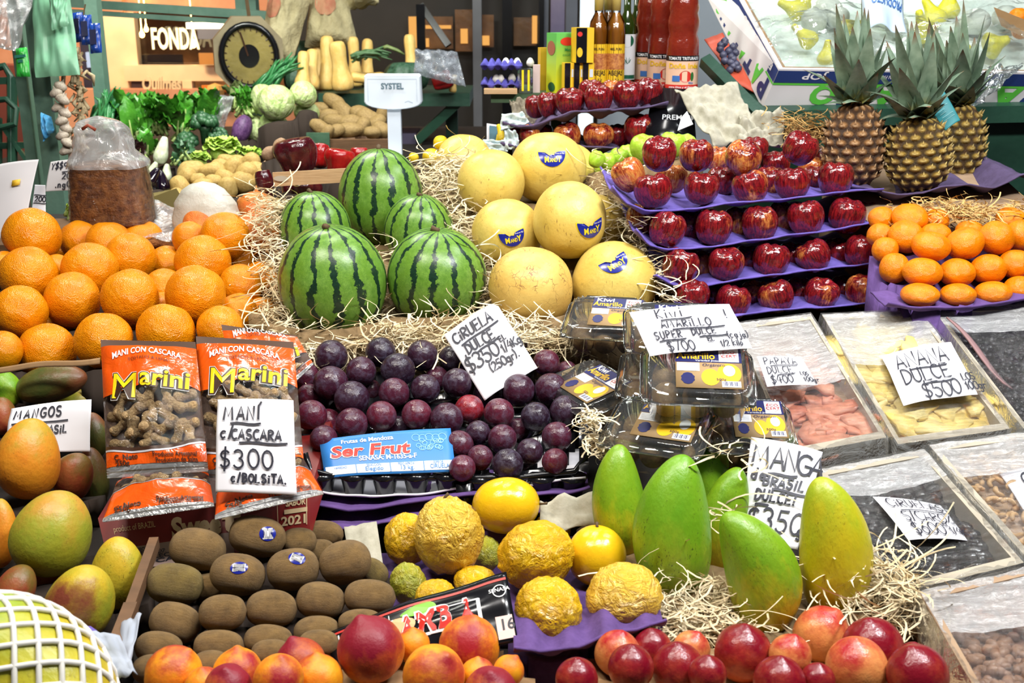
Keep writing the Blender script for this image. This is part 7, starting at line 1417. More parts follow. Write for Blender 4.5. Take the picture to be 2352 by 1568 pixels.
many('pear', lambda: 'pear~0', 'lemon', [(1152, 308, 16, 24, 110, 'yellow pear left of the lower rear tray'), (1145, 326, 14, 18, 90, 'greenish pear below the yellow one'), (1198, 272, 9, 14, 100, 'small green pear tip above the upper rear tray end')], '', '', 'pear', 'pears beside the rear trays', 2.74, 'pe2')
relax(ITEMS2, 120)
spawn(ITEMS2)
def G(*gs): return [i for i in ITEMS2 + _keep if i['g'] in gs]
for gname, m, lab, nm, cat, base in (('po', 'dark', 'dark crate lining under the yellow potatoes', 'crate_lining', 'lining', .99), ('sp', 'wood_dark', 'dark crate bottom under the long potatoes', 'crate_lining', 'lining', 1.0), ('cb', 'dark', 'dark crate under the cabbages', 'crate_lining', 'lining', 1.0), ('br', 'dark', 'dark lining under the russet roots', 'crate_lining', 'lining', .9), ('ca', 'wood_dark', 'crate end under the carrots', 'crate_lining', 'lining', .9), ('au', 'dark', 'dark crate under the aubergines', 'crate_lining', 'lining', .95), ('wb', 'dark', 'dark crate under the pale bulbs', 'crate_lining', 'lining', .95), ('le', 'dark', 'dark tray under the lemons', 'crate_lining', 'lining', 1.0), ('pe2', 'dark', 'dark tray under the pears', 'crate_lining', 'lining', 1.0)):
    bed(nm, G(gname), M[m], label=lab, cat=cat, pad=.01, base=base)
bed('crate_lining', [i for i in G('bp') if i['x'] < 900], M['dark'], label='dark crate lining under the bell peppers', cat='lining', pad=.01)
sticker_on(min(G('bp'), key=lambda i: abs(i['x'] - 693) + abs(i['y'] - 446)), 683, 419, .020, .018, 0, 'round')
mb = MB(); mb.bar(P(628, 412, 2.46), P(800, 402, 2.46), .006, .030); e = mb.build('fruit_crate', M['wood']); tag(e, 'pale wooden crate slat in front of the big dark red pepper', 'crate')
mb = MB(); c = P(645, 410, 2.452); mb.add([c + Vector((.016 * math.cos(R_(a)), 0, .006 * math.sin(R_(a)))) for a in range(0, 360, 20)], [tuple(range(18))[::-1]]); mb.build('metal_plate', flat('tin_plate', (.5, .45, .35), .4), e)
mb = MB(); a = P(716, 318, 3.78); b = P(905, 318, 3.78)
for k in range(2): mb.box(((a.x + b.x) / 2, a.y, a.z - .035 - .075 * k), (b.x - a.x, .02, .065))
mb.box(((a.x + b.x) / 2, a.y + .25, a.z - .16), (b.x - a.x, .5, .05)); tag(mb.build('wooden_crate', M['wood_dark']), 'brown wooden crate holding the long potatoes', 'crate')
mb = MB(); wbox(mb, 705, 305, 756, 338, 3.76, .01); tag(mb.build('green_crate_end', M['pumpkin']), 'dull green card at the corner of the potato crate', 'cardboard')
# ---- leaves
def leaf(mb, base, d, side, L, wd, curl, rip=.0, sd=0, m_=7):
    vs = []; p = Vector(base); d = Vector(d).normalized(); side = (Vector(side) - d * Vector(side).dot(d)).normalized()
    for q in range(m_ + 1):
        u = q / m_; w_ = wd * (math.sin(math.pi * min(1, u * .93 + .06)) ** .7) ; n_ = side.cross(d).normalized()
        for k in (-1, -.5, 0, .5, 1): vs.append(p + side * w_ * k + n_ * (abs(k) * w_ * .35 + rip * math.sin(u * 19 + k * 5 + sd) * abs(k)))
        p = p + d * L / m_; d = (d - n_ * curl / m_).normalized()
    mb.add(vs, [(5 * q + j, 5 * q + j + 1, 5 * q + j + 6, 5 * q + j + 5) for q in range(m_) for j in range(4)])
def bunch(name, x, y, d, n_, Lpx, wpx, m, label, seed, cat='greens', spread=40, stem=None, curl=.8, rip=.006, group=None):
    rn = random.Random(seed); s = d / FPX; e = empty(name, P(x, y, d), label, cat, group); mb = MB(); st = MB()
    for k in range(n_):
        az = rn.uniform(-1, 1) * spread; tl = rn.uniform(-35, 45); dv = vdir(90 + az, tl); o_ = P(x + az * .5 + rn.uniform(-10, 10), y + rn.uniform(-8, 8), d - rn.uniform(-.03, .05)); L = Lpx * s * rn.uniform(.75, 1.1)
        sl = L * .30 * rn.uniform(.7, 1.2); tip = o_ + dv * sl; st.tube([o_, o_ + dv * sl * .5, tip + dv * L * .3], [.006, .005, .002], 5)
        leaf(mb, tip, dv, RT * math.cos(k) + FWD * math.sin(k) * .6, L * .75, wpx * s * rn.uniform(.7, 1.15), rn.uniform(.1, 1.3) * curl, rip, k)
    mb.build('leaves', m, e, True); st.build('stems', M[stem or 'pale_stem'], e, True); return e
M['pale_stem'] = flat('pale_green_stem', (.42, .55, .18), .4)
t = NT('spinach_leaf'); f = t.noise(24, 4, .6, off=False); M['spinach'] = t.pbr(t.mix(t.rng(f, .3, .7), (.025, .17, .012), (.11, .40, .035)), .32, t.bump(f, .5, .01), Specular_IOR_Level=.5)
M['dark_leaf'] = m_two('dark_leaf', (.012, .055, .02), (.04, .13, .05), 20, .4); M['onion_leaf'] = m_two('spring_onion_leaf', (.02, .16, .05), (.06, .28, .09), 12, .35); M['grey_leaf'] = m_two('greyish_salad_leaf', (.12, .18, .05), (.26, .32, .12), 20, .5)
for k, (x, y, L, sp_, lab) in enumerate(((318, 328, 112, 34, 'bunch of spinach in the left, above the white bulb'), (420, 320, 108, 40, 'large bunch of spinach in the middle below the lit window'), (480, 298, 88, 24, 'bunch of spinach on the right, next to the plastic bag'), (365, 304, 92, 30, 'bunch of spinach at the back between the two large ones'), (290, 298, 86, 26, 'bunch of spinach beside the spring onions'))):
    bunch('spinach_bunch', x, y, 3.95 + .08 * (k > 2), 34, L, 19, M['spinach'], lab, 20 + k, 'spinach', sp_, None, 1.1, .010, 'spinach bunches')
bunch('parsley_bunch', 566, 262, 4.05, 40, 62, 9, M['spinach'], 'bunch of leafy herbs left of the cabbages', 31, 'herbs', 40, None, 1.0, .008); bunch('salad_bunch', 548, 248, 4.15, 36, 60, 13, M['grey_leaf'], 'greyish salad greens under the old dial scale', 32, 'greens', 40)
bunch('rocket_bunch', 420, 372, 3.4, 26, 50, 12, M['dark_leaf'], 'dark greens right of the white bulb', 33, 'greens', 50, None, 1.6); bunch('beet_leaves', 318, 372, 3.4, 18, 46, 11, m_two('beet_leaf', (.03, .012, .015), (.08, .03, .03), 20, .4), 'dark reddish leaves behind the spice bag', 34, 'greens', 40)
bunch('green_chillies', 176, 500, 2.7, 14, 40, 6, m_two('lime_pod', (.30, .55, .03), (.45, .62, .06), 9, .4), 'lime green pods between the post and the spice bag', 35, 'greens', 40)
bunch('spinach_bunch', 340, 352, 3.5, 14, 60, 15, M['spinach'], 'small spinach leaves hanging over the white bulb', 36, 'spinach', 60, None, 1.4)
def sticks(name, x0, y0, x1, y1, d, n_, r, m, label, seed, cat, jit=14, bend=.0):
    rn = random.Random(seed); mb = MB()
    for k in range(n_):
        a = P(x0 + rn.gauss(0, jit), y0 + rn.gauss(0, jit * .5), d + rn.uniform(-.05, .05)); b = P(x1 + rn.gauss(0, jit), y1 + rn.gauss(0, jit * .6), d + rn.uniform(-.05, .05)); c = (a + b) / 2 + Vector((rn.gauss(0, .01), 0, .02 + bend))
        mb.tube([a, a.lerp(c, .6), c.lerp(b, .5), b], [r, r, r * .9, r * .4], 5)
    return tag(mb.build(name, m, None, True), label, cat)
sticks('spring_onions', 230, 300, 262, 222, 3.9, 60, .006, M['onion_leaf'], 'bundle of spring onions left of the spinach', 3, 'spring onions', 20); sticks('spring_onions', 608, 205, 668, 142, 4.35, 44, .006, M['onion_leaf'], 'bundle of spring onions beside the standing squashes', 4, 'spring onions', 13)
sticks('green_beans', 818, 132, 880, 126, 4.36, 40, .005, m_two('bean_pod', (.04, .11, .04), (.10, .19, .08), 12, .5), 'heap of green beans lying on a squash', 5, 'green beans', 9); sticks('leek', 880, 112, 925, 124, 4.38, 2, .008, M['grey_leaf'], 'grey-green leek end behind the white scale', 6, 'leek', 3)
def ruffle(name, x, y, d, r, m, label, seed, cat, n_=26, wave=.25):
    rn = random.Random(seed); mb = MB(); s = d / FPX * r; c = P(x, y, d)
    for k in range(n_):
        z = rn.uniform(-.2, .95); az = rn.uniform(0, 6.28); dv = Vector((math.cos(az) * math.sqrt(1 - z * z), math.sin(az) * math.sqrt(1 - z * z), z)); sd_ = dv.cross(Vector((0, 0, 1))).normalized()
        leaf(mb, c + dv * s * .30, (dv * .6 + Vector((0, 0, .8))), sd_, s * 1.0, s * .62, 2.0, s * wave * .3, k)
    mb.grid(lambda a, b: c + Vector((math.cos(a * 6.2832) * math.sin(b * 3.1416), math.sin(a * 6.2832) * math.sin(b * 3.1416), math.cos(b * 3.1416))) * s * (.78 + .12 * MN.noise(Vector((a * 9, b * 6, seed)))), 20, 12)
    return tag(mb.build(name, m, None, True), label, cat)
ruffle('lettuce', 512, 350, 3.45, 38, M['lettuce'], 'large light green lettuce above the yellow potatoes', 1, 'lettuce'); ruffle('lettuce', 455, 372, 3.4, 26, M['lettuce'], 'small lettuce left of the large one, over the potatoes', 2, 'lettuce'); ruffle('lettuce', 575, 362, 3.45, 26, M['lettuce'], 'lettuce right of the large one, by the russet roots', 3, 'lettuce')
for k, (x, y, r, lab) in enumerate(((470, 290, 34, 'dark green broccoli crown under the plastic bag'), (500, 318, 26, 'dark broccoli just behind the large lettuce'), (430, 330, 28, 'dark broccoli between the white bulb and the lettuce'), (425, 378, 22, 'lowest dark broccoli, left of the small lettuce'))):
    mb = MB(); rn = random.Random(k); c = P(x, y, 3.6); s = r / FPX * 3.6; uv = f_super(1, 1, .25, 0)
    for q in range(46):
        v = Vector((rn.gauss(0, 1), rn.gauss(0, 1), abs(rn.gauss(0, 1)))).normalized() * s * .75; rr = s * rn.uniform(.20, .34)
        mb.grid(lambda a, b: c + v + Vector((math.cos(a * 6.2832) * math.sin(b * 3.1416), math.sin(a * 6.2832) * math.sin(b * 3.1416), math.cos(b * 3.1416))) * rr * (1 + .2 * MN.noise(Vector((a * 12, b * 8, q)))), 8, 6)
    mb.lathe([(s * .3, -s * 1.2), (s * .35, -s * .3), (s * .6, 0)], Matrix.Translation(c), 10); tag(mb.build('broccoli', M['dark_leaf'], None, True), lab, 'broccoli', 'broccoli')
pouch('clear_bag', ((480, 300), (512, 296), (540, 222), (486, 216)), 3.95, .03, M['film_white'], 'crumpled clear plastic bag right of the spinach', 'bag', 8, .03)
pouch('clear_bag', ((950, 170), (1070, 200), (1050, 120), (955, 112)), 4.28, .04, m_film('bluish_bag_film', .28, (.75, .82, .95), gl=.4), 'bluish clear plastic bag over the red pepper on the green rack', 'bag', 9, .04)
# ---- spice bag, second bag under it, white paper bag
M['spice'] = m_two('coarse_red_spice', (.10, .028, .008), (.34, .13, .03), 60, .75, .36, .64, bump=.6, bd=.02)
def sack(name, cx, cyb, cyt, hw, d, m, label, cat, seed=1, dp=.06, taper=.95):
    a = P(cx, cyb, d); s = d / FPX; h_ = (cyb - cyt) * s
    def fn(u, v):
        an = u * 2 * math.pi; k = (1 - .12 * v) * (1 + .04 * MN.noise(Vector((u * 5, v * 4, seed)))); ca, sa = math.cos(an), math.sin(an); pw = .55
        return Vector((a.x + math.copysign(abs(ca) ** pw, ca) * hw * s * k, a.y + math.copysign(abs(sa) ** pw, sa) * dp * k, a.z + h_ * v))
    mb = MB(); mb.grid(fn, 40, 14); mb.v += [tuple(a), (a.x, a.y, a.z + h_ * .98)]; n = len(mb.v)
    for i in range(40): mb.f.append((i + 1, i, n - 2)); mb.f.append((14 * 41 + i, 14 * 41 + i + 1, n - 1))
    return mb.build(name, m, None, True), a, h_, s
e = empty('spice_bag', P(262, 512, 2.36), 'big knotted clear bag of coarse red-brown spice', 'bag'); o, a, h_, s = sack('spice', 262, 508, 376, 90, 2.36, M['spice'], None, None)
o.parent = e; o.matrix_parent_inverse = e.matrix_world.inverted()
def nk(u, v):
    an = u * 2 * math.pi; r = np.interp(v, [0, .1, .30, .55, .75, .9, 1], [1.03, 1.0, .80, .70, .66, .52, .05]); w_ = 1 + .10 * math.sin(an * 5 + v * 9) * v + .10 * MN.noise(Vector((math.cos(an) * 2, math.sin(an) * 2, v * 5)))
    return Vector((a.x - .012 * v + math.copysign(abs(math.cos(an)) ** .6, math.cos(an)) * 90 * s * r * w_ * .93, a.y + math.copysign(abs(math.sin(an)) ** .6, math.sin(an)) * .056 * r * w_, a.z + h_ * .96 + v * 112 * s))
mb = MB(); mb.grid(nk, 60, 26); mb.build('bag_neck', M['film_white'], e, True)
def sl(u, v):
    an = u * 2 * math.pi; ca, sa = math.cos(an), math.sin(an); k = 1.03 - .12 * v + .01 * math.sin(v * 60 + u * 30)
    return Vector((a.x + math.copysign(abs(ca) ** .55, ca) * 90 * s * k, a.y + math.copysign(abs(sa) ** .55, sa) * .060 * k, a.z + h_ * v))
mb = MB(); mb.grid(sl, 60, 24); mb.build('bag_film', m_film('tight_bag_film', .0, rough=.06, sc=8, gl=.05, aniso=(1.5, 1.5, 14)), e, True)
mb = MB(); q = a + Vector((-.012, -.03, h_ + 88 * s)); mb.tube([q + Vector((-.014, -.02, -.004)), q + Vector((0, -.026, .004)), q + Vector((.012, -.02, -.006))], .0035, 6); mb.build('tie', flat('rust_red_tie', (.30, .06, .03), .6), e, True)
def low(u, v): return P(150 + 290 * u, 540 - 28 * math.sin(math.pi * min(1, u * 1.1)) ** .5 * v + 20 * u, 2.30) + Vector((0, .16 * v, .02 * math.sin(math.pi * u) * v + .01 * MN.noise(Vector((u * 8, v * 4, 2)))))
mb = MB(); mb.grid(low, 30, 12); k0 = mb.build('spice_bag', M['spice'], None, True, .02); tag(k0, 'second flattened bag of spice lying under the big one', 'bag'); mb = MB(); mb.grid(lambda u, v: low(u, v) + Vector((0, -.004, .006 + .004 * MN.noise(Vector((u * 14, v * 6, 4))))), 30, 12); mb.build('bag_film', M['film_white'], k0, True)
mb = MB(); c0 = P(478, 520, 2.36); s = 2.36 / FPX
def pb(u, v):
    an = u * 2 * math.pi; r = np.interp(v, [0, .3, .6, .85, .95, 1], [1, .97, .86, .62, .36, .02]); return Vector((c0.x - 4 * s * v + math.cos(an) * 80 * s * r * (1 + .10 * MN.noise(Vector((math.cos(an) * 3, math.sin(an) * 3, v * 4)))), c0.y + math.sin(an) * .05 * r, c0.z - .02 + v * 126 * s))
mb.grid(pb, 44, 20); tag(mb.build('white_bag', m_two('translucent_white_bag', (.46, .45, .38), (.62, .62, .56), 12, .4, bump=.3), None, True), 'white translucent bag tapering to the top, behind the oranges', 'bag')
mb = MB(); mb.hexa([P(350, 470, 2.9), P(450, 505, 2.9), P(450, 505, 3.2), P(350, 470, 3.2), P(350, 452, 2.9), P(405, 432, 2.9), P(405, 432, 3.2), P(350, 440, 3.2)]); tag(mb.build('olive_carton', flat('olive_card', (.16, .12, .03), .8)), 'olive brown carton end behind the white bag', 'box')
mb = MB(); a1 = P(-60, 520, 2.42); mb.hexa([Vector((-1.2, a1.y, .95)), Vector((-.40, a1.y, .95)), Vector((-.40, a1.y + .3, .95)), Vector((-1.2, a1.y + .3, .95)), Vector((-1.2, a1.y, a1.z - .04)), Vector((-.40, a1.y, a1.z - .04)), Vector((-.40, a1.y + .3, a1.z - .04)), Vector((-1.2, a1.y + .3, a1.z - .04))]); tag(mb.build('support_crate', M['wood_dark']), 'dark wooden crate under the spice bags', 'crate')
o = sign('price_card', px_sheet((-20, 560, 2.26), (58, 520, 2.26), (89, 366, 2.30), (-6, 378, 2.30), bend=.004), [], 'tall blank greyish card with a small yellow sticker at the left edge', 'price cards', flat('grey_card', (.62, .60, .62), .7), 'sign')
S = px_sheet((26, 428, 2.275), (45, 424, 2.275), (47, 411, 2.278), (28, 414, 2.278)); S.build('yellow_sticker', flat('ochre_sticker', (.70, .42, .02), .6), o, 1)
sign('price_card', px_sheet((104, 440, 2.40), (182, 438, 2.40), (176, 366, 2.42), (116, 372, 2.42), bend=.003), [('Y$$9L', .1, .70, .2, .1, .8), ('_', .5, .58, .9, .6, .6), ('20', .5, .36, .2, .1, .8), ('.ng00', .3, .10, .18, .1, .8)], 'greyish card with hasty writing half behind the spice bag', 'price cards', flat('grey_card', (.62, .60, .62), .7))
sign('price_card', px_sheet((72, 488, 2.34), (105, 490, 2.34), (104, 425, 2.36), (80, 424, 2.36)), [('_', .05, .62, .48, .62, .6), ('200', .08, .40, .18, .1, .7), ('_', .05, .33, .48, .33, .6)], 'small white card with two ruled lines behind the blank card', 'price cards')
# ---- white counter scale, old dial scale, paper sacks
M['scale_white'] = flat('scale_white', (.74, .80, .88), .35)
c = P(902, 212, 3.35); s = 3.35 / FPX; e = empty('counter_scale', Vector((c.x, c.y + .03, 1.0)), 'white counter scale with its SYSTEL display on a post', 'scale')
def dsp(k, y): return [Vector((c.x + x * s * k, c.y + y, c.z - yy * s * k)) for x, yy in [(-64, -36), (-60, -40), (60, -40), (64, -36), (66, 22)] + [(66 * math.cos(R_(a)), 22 + 17 * math.sin(R_(a))) for a in range(15, 180, 15)] + [(-66, 22)]]
r0, r1 = dsp(1, 0), dsp(1, .045); n = len(r0); mb = MB(); mb.add(r0 + r1 + dsp(.96, -.006), [(i, (i + 1) % n, n + (i + 1) % n, n + i) for i in range(n)] + [(2 * n + i, 2 * n + (i + 1) % n, (i + 1) % n, i) for i in range(n)] + [tuple(range(2 * n + n - 1, 2 * n - 1, -1))[::-1], tuple(range(n, 2 * n))]); mb.build('display', M['scale_white'], e)
mb = MB(); f = lambda u, v: Vector((c.x + u, c.y - .008, c.z + v)); put_text(mb, 'SYSTEL', 0, 8 * s, 13 * s, f, .03, 0, 'C', 52 * s); mb.build('lettering', flat('slate_print', (.10, .17, .22), .5), e)
mb = MB()
for p_ in ([(-56, 20), (-56, -30), (56, -30), (56, 20)],): ribbon(mb, [(x * s, -y * s) for x, y in p_], .0012, f)
ribbon(mb, [(28 * s, -22 * s), (36 * s, -19 * s), (46 * s, -23 * s)], .0022, f); mb.build('display_lines', flat('pale_blue_line', (.45, .52, .62), .5), e)
mb = MB(); mb.box((c.x, c.y + .03, (c.z - .03 + 1.06) / 2), (.040, .03, c.z - .03 - 1.06)); mb.build('post', M['scale_white'], e); mb = MB(); mb.box((c.x, c.y - .08, 1.04), (.30, .30, .08)); bevel(mb.build('scale_body', M['scale_white'], e), .01)
c = P(572, 128, 4.4); s = 4.4 / FPX; e = empty('dial_scale', c + Vector((0, 0, .25)), 'old octagonal hanging dial scale with a yellowed face', 'scale')
Rm = Matrix.Rotation(R_(16), 4, 'Z')
def disc8(r, y, n_=8, ph=22.5): return [c + (Rm @ Vector((r * s * math.cos(R_(ph + 360 * i / n_)), y, r * s * math.sin(R_(ph + 360 * i / n_)) * 1.12))) for i in range(n_)]
mb = MB(); mb.add(disc8(84, 0) + disc8(84, .12), [tuple(range(8)), tuple(range(15, 7, -1))] + [(i, 8 + i, 8 + (i + 1) % 8, (i + 1) % 8) for i in range(8)]); mb.build('case', m_two('old_khaki_case', (.20, .16, .09), (.32, .26, .15), 4, .6), e)
mb = MB(); mb.tube([*disc8(62, -.012, 28), disc8(62, -.012, 28)[0]], .012, 8, False); mb.build('rim', M['black'], e, True)
for nm, r, y, m in (('dial_face', 60, -.008, m_two('yellowed_dial', (.17, .13, .025), (.26, .20, .045), 9, .5)), ('dial_centre', 23, -.012, M['black'])): mb = MB(); mb.add(disc8(r, y, 28), [tuple(range(28))]); mb.build(nm, m, e)
mb = MB()
for k in range(24): a_, b_ = disc8(57, -.011, 24)[k], disc8(50, -.011, 24)[k]; mb.bar(a_, b_, .004, .002)
mb.bar(disc8(50, -.014, 4, 110)[0], c + Vector((0, -.014, 0)), .006, .003); mb.build('dial_marks', M['bag_dark'], e); mb = MB(); mb.tube([c + Vector((0, .06, .10)), c + Vector((-.02, .06, .36))], .008, 6); mb.build('hook', M['stem'], e)
t = NT('kraft_sack_paper'); f = t.noise(7, 5, .65, off=False); M['sack'] = t.pbr(t.mix(t.rng(f, .3, .7), (.30, .25, .13), (.50, .44, .26)), .85, t.bump(f, .9, .03)); M['sack_red'] = m_two('faded_red_sack_print', (.36, .10, .06), (.42, .22, .12), 14, .85)
for pts, lab, sd, rp_ in (([(590, 138), (672, 150), (715, -10), (622, -30)], 'kraft paper sack hanging tilted in front of the dial scale', 3, (.05, .45, .55, .85)), ([(700, 108), (822, 104), (790, -40), (716, -40)], 'kraft paper sack with a red emblem hanging behind the squashes', 5, (.22, .72, .40, .80)), ([(800, 22), (870, 6), (870, -60), (795, -60)], 'kraft paper sack bottom at the top edge, right of the emblem sack', 7, None)):
    o, S = pouch('paper_sack', pts, 4.65 - .1 * (sd == 3), .075, M['sack'], lab, 'sack', sd, .03, 'kraft sacks', .02)
    if rp_:
        def sf(a, b, sgn=1, S=S, sd=sd): k = .075 * math.sin(math.pi * a) ** .6 * (min(1, b / .12) ** .5 if b < .12 else 1); return S.uv(a, b, 0) + S.n * (k + .004 + .03 * MN.noise(Vector((a * 4 + sd, b * 3, sd))) + .015 * MN.noise(Vector((a * 10 + sd, b * 5, sd))))
        mb = MB(); a0, a1, b0, b1 = rp_; mb.add([sf((a0 + a1) / 2 + (a1 - a0) / 2 * r * math.cos(R_(q)), (b0 + b1) / 2 + (b1 - b0) / 2 * r * math.sin(R_(q))) for r in (0.001, .33, .66, 1) for q in range(0, 360, 20)], [(k * 18 + i, k * 18 + (i + 1) % 18, k * 18 + 18 + (i + 1) % 18, k * 18 + 18 + i) for k in range(3) for i in range(18)]); mb.build('red_emblem', M['sack_red'], o, True)
mb = MB(); a, b = P(560, -60, 4.75), P(900, -60, 4.75); mb.tube([a, b], .012, 6); tag(mb.build('hanging_rail', M['stem']), 'iron rail above the frame carrying the kraft sacks', 'rail')
struct('beam_2', MB().box((-.7, 4.8, 1.98), (2.6, .06, .06)), M['green_dark'])
# ---- dark hall windows in the middle, lit column
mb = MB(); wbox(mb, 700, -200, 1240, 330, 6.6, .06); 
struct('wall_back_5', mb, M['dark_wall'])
mb = MB(); wbox(mb, 850, -200, 1110, 36, 6.5, .04); struct('trim_1', mb, flat('grey_fascia', (.07, .07, .075), .6))
M['pane_glow'] = glow('warm_window_glow', (1, .48, .12), 1.3); M['pane_dim'] = m_two('painted_amber_reflection', (.10, .045, .012), (.22, .10, .03), 5, .3)  # dim panes: warm reflections are painted into the amber colour
k = 1
for x0, y0, x1, y1, m in ((940, 38, 960, 110, 'pane_glow'), (964, 38, 1040, 112, 'pane_dim'), (968, 58, 1036, 66, 'pane_glow'), (966, 88, 985, 108, 'pane_glow'), (1046, 22, 1085, 118, 'pane_dim'), (1058, 66, 1074, 100, 'pane_glow'), (1108, 34, 1134, 108, 'pane_dim'), (1108, 82, 1124, 104, 'pane_glow'), (1180, 40, 1232, 105, 'pane_dim'), (1222, 36, 1234, 100, 'pane_glow')):
    mb = MB(); wbox(mb, x0, y0, x1, y1, 6.48 - .02 * (m == 'pane_glow'), .01); struct(f'window_{k + 10}', mb, M[m]); k += 1
for x0, x1, m in ((1088, 1104, 'scale_white'), (1154, 1176, 'black'), (1236, 1252, 'black')):
    mb = MB(); wbox(mb, x0, -200, x1, 300, 6.35, .06); struct(f'pillar_{5 + x0 % 7}', mb, flat('steel_grey', (.14, .15, .17), .4) if m != 'black' else M['black'])
mb = MB(); wbox(mb, 958, 10, 975, 125, 5.2, .03); mb.bar(P(966, 12, 5.2), P(1030, 105, 5.2), .03, .03); struct('trim_2', mb, M['black'])
mb = MB(); wbox(mb, 1244, -200, 1262, 330, 6.4, .08); wbox(mb, 1296, -200, 1330, 330, 6.3, .1); struct('pillar_20', mb, flat('slate_post', (.10, .11, .14), .4))
mb = MB(); wbox(mb, 1262, -200, 1300, 330, 6.6, .05); struct('wall_back_6', mb, m_two('mauve_panel', (.16, .14, .24), (.26, .22, .32), 3, .5))
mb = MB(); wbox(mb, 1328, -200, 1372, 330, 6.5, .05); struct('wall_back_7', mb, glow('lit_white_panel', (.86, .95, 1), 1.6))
mb = MB(); wbox(mb, 1370, -200, 2600, 400, 6.9, .06); struct('wall_back_8', mb, m_two('pale_grey_wall', (.36, .40, .44), (.42, .46, .50), 1, .7))
lamp((1.6, 5.4, 3.0), (1.2, 6.9, 1.6), 40, .8, .3, (.9, .96, 1))
for k, (x, y, w__, lab) in enumerate(((1000, 330, 50, 'dark bag on the floor behind the scale post'), (930, 300, 30, 'dim purplish crate under the green rack'))):
    mb = MB(); q = P(x, y, 4.7); mb.box((q.x, q.y, .5), (w__ / FPX * 4.7 * 2, .2, q.z * 2 - 1.0 + .0)); tag(mb.build(('dark_sack', 'dim_crate')[k], (M['black'], flat('dim_purple', (.05, .04, .08), .6))[k]), lab, ('sack', 'crate')[k])

# ---------------------------------------------------------------- pear boxes on the right, pulp sheets, netted papaya
M['box_white'] = flat('white_box_print', (.72, .68, .68), .5); M['box_green'] = flat('green_box_print', (.10, .48, .05), .45); M['box_navy'] = flat('navy_box_print', (.015, .035, .14), .45)
def pear_box(FL, FR, BR, BL, fl, bl_, label, txt):
    c = [P(*q) for q in (FL, FR, BR, BL)]; dn = P(*fl) - c[0]; dn2 = P(*bl_) - c[3]; lo = [c[0] + dn, c[1] + dn, c[2] + dn2, c[3] + dn2]; mid = sum(c, Vector()) / 4
    e = empty('pear_box', (lo[0] + lo[1]) / 2, label, 'box', 'pear boxes'); names = ('front_panel', 'right_panel', 'back_panel', 'left_panel')
    for i in range(4):
        j = (i + 1) % 4; ins = lambda p: p + (mid - p).normalized() * .012
        mb = MB(); mb.hexa([lo[i], lo[j], lo[j] + (c[j] - mid) * -.02, lo[i] + (c[i] - mid) * -.02, c[i], c[j], ins(c[j]), ins(c[i])]); mb.build(names[i], M['box_white'], e)
        S = Sheet(lo[i], lo[j], c[j], c[i]) if i != 3 else Sheet(lo[3], lo[0], c[0], c[3])
        if i in (0, 3):
            sg = 1 if S.n.dot(mid - S.c[0]) < 0 else -1; f = lambda u, v, S=S, sg=sg: S.at(u, v, .0012 * sg); f2 = lambda u, v, S=S, sg=sg: S.at(u, v, .002 * sg)
            mb = MB(); mb.grid(lambda a, b: f(a * S.w, S.h * (.66 + .30 * b)), 6, 1); mb.build('navy_band', M['box_navy'], e); mb = MB(); mb.grid(lambda a, b: f(a * S.w, S.h * (.60 + .05 * b)), 6, 1); mb.build('green_line', M['box_green'], e)
            W, H = S.w, S.h; fl_ = lambda u, v: f2(W - u, H * .60 - v)                     # the box stands upside down: print is inverted
            gm = MB(); nm = MB(); wd = 'PATALANO'
            if i == 3:
                fl_ = lambda u, v: f2(W - u, H * .56 - v) 
            for k, ch in enumerate(wd):
                put_text(gm if k % 2 and ch in 'AO' else nm, ch, W * (.03 + .105 * k), .0, H * .46, fl_, .05, 0, 'L', W * .09)
            gm.build('green_lettering', M['box_green'], e); nm.build('navy_lettering', M['box_navy'], e)
            mb = MB(); put_text(mb, 'F R U T A S' if i == 3 else 'JOP', W * (.06 if i == 3 else .83), 0, H * .15, lambda u, v: f2(W - u, H * .90 - v), .02, 0, 'L', W * (.5 if i == 3 else .08)); 
            if i == 0: put_text(mb, 'JUAN PATALANO E HIJOS S.R.L.', W * .58, 0, H * .09, lambda u, v: f2(W - u, H * .88 - v), .01, 0, 'L', W * .20)
            mb.build('white_lettering', M['box_white'], e)
    mb = MB(); mb.hexa([p + (mid - p).normalized() * .012 - (mid - p) * 0 for p in lo] + [p + (c[k] - p) * .12 for k, p in enumerate(lo)]); mb.build('bottom', M['card'], e)
    mb = MB()
    for i in range(4):
        j = (i + 1) % 4; a_, b_ = c[i], c[j]; mb.hexa([a_ + (lo[i] - a_) * .35 + (mid - a_).normalized() * .013, b_ + (lo[j] - b_) * .35 + (mid - b_).normalized() * .013, b_ + (lo[j] - b_) * .35 + (mid - b_).normalized() * .02, a_ + (lo[i] - a_) * .35 + (mid - a_).normalized() * .02, a_ + (mid - a_).normalized() * .013, b_ + (mid - b_).normalized() * .013, b_ + (mid - b_).normalized() * .02, a_ + (mid - a_).normalized() * .02])
    mb.build('brown_lining', M['card'], e); return c, lo, e
cA, lA, eA = pear_box((1790, 158, 2.72), (2460, 168, 2.72), (2420, -70, 3.15), (1668, -60, 3.15), (1750, 248, 2.78), (1622, -10, 3.22), 'white, green and navy pear box lying tilted with its print upside down', 1)
hole = MB(); 
mb = MB(); a, b = P(1735, 256, 2.74), P(2470, 240, 2.74); mb.hexa([a + Vector((0, 0, -.04)), b + Vector((0, 0, -.04)), b + Vector((0, .5, .0)), a + Vector((0, .5, .0)), a, b, b + Vector((0, .5, .12)), a + Vector((0, .5, .12))])
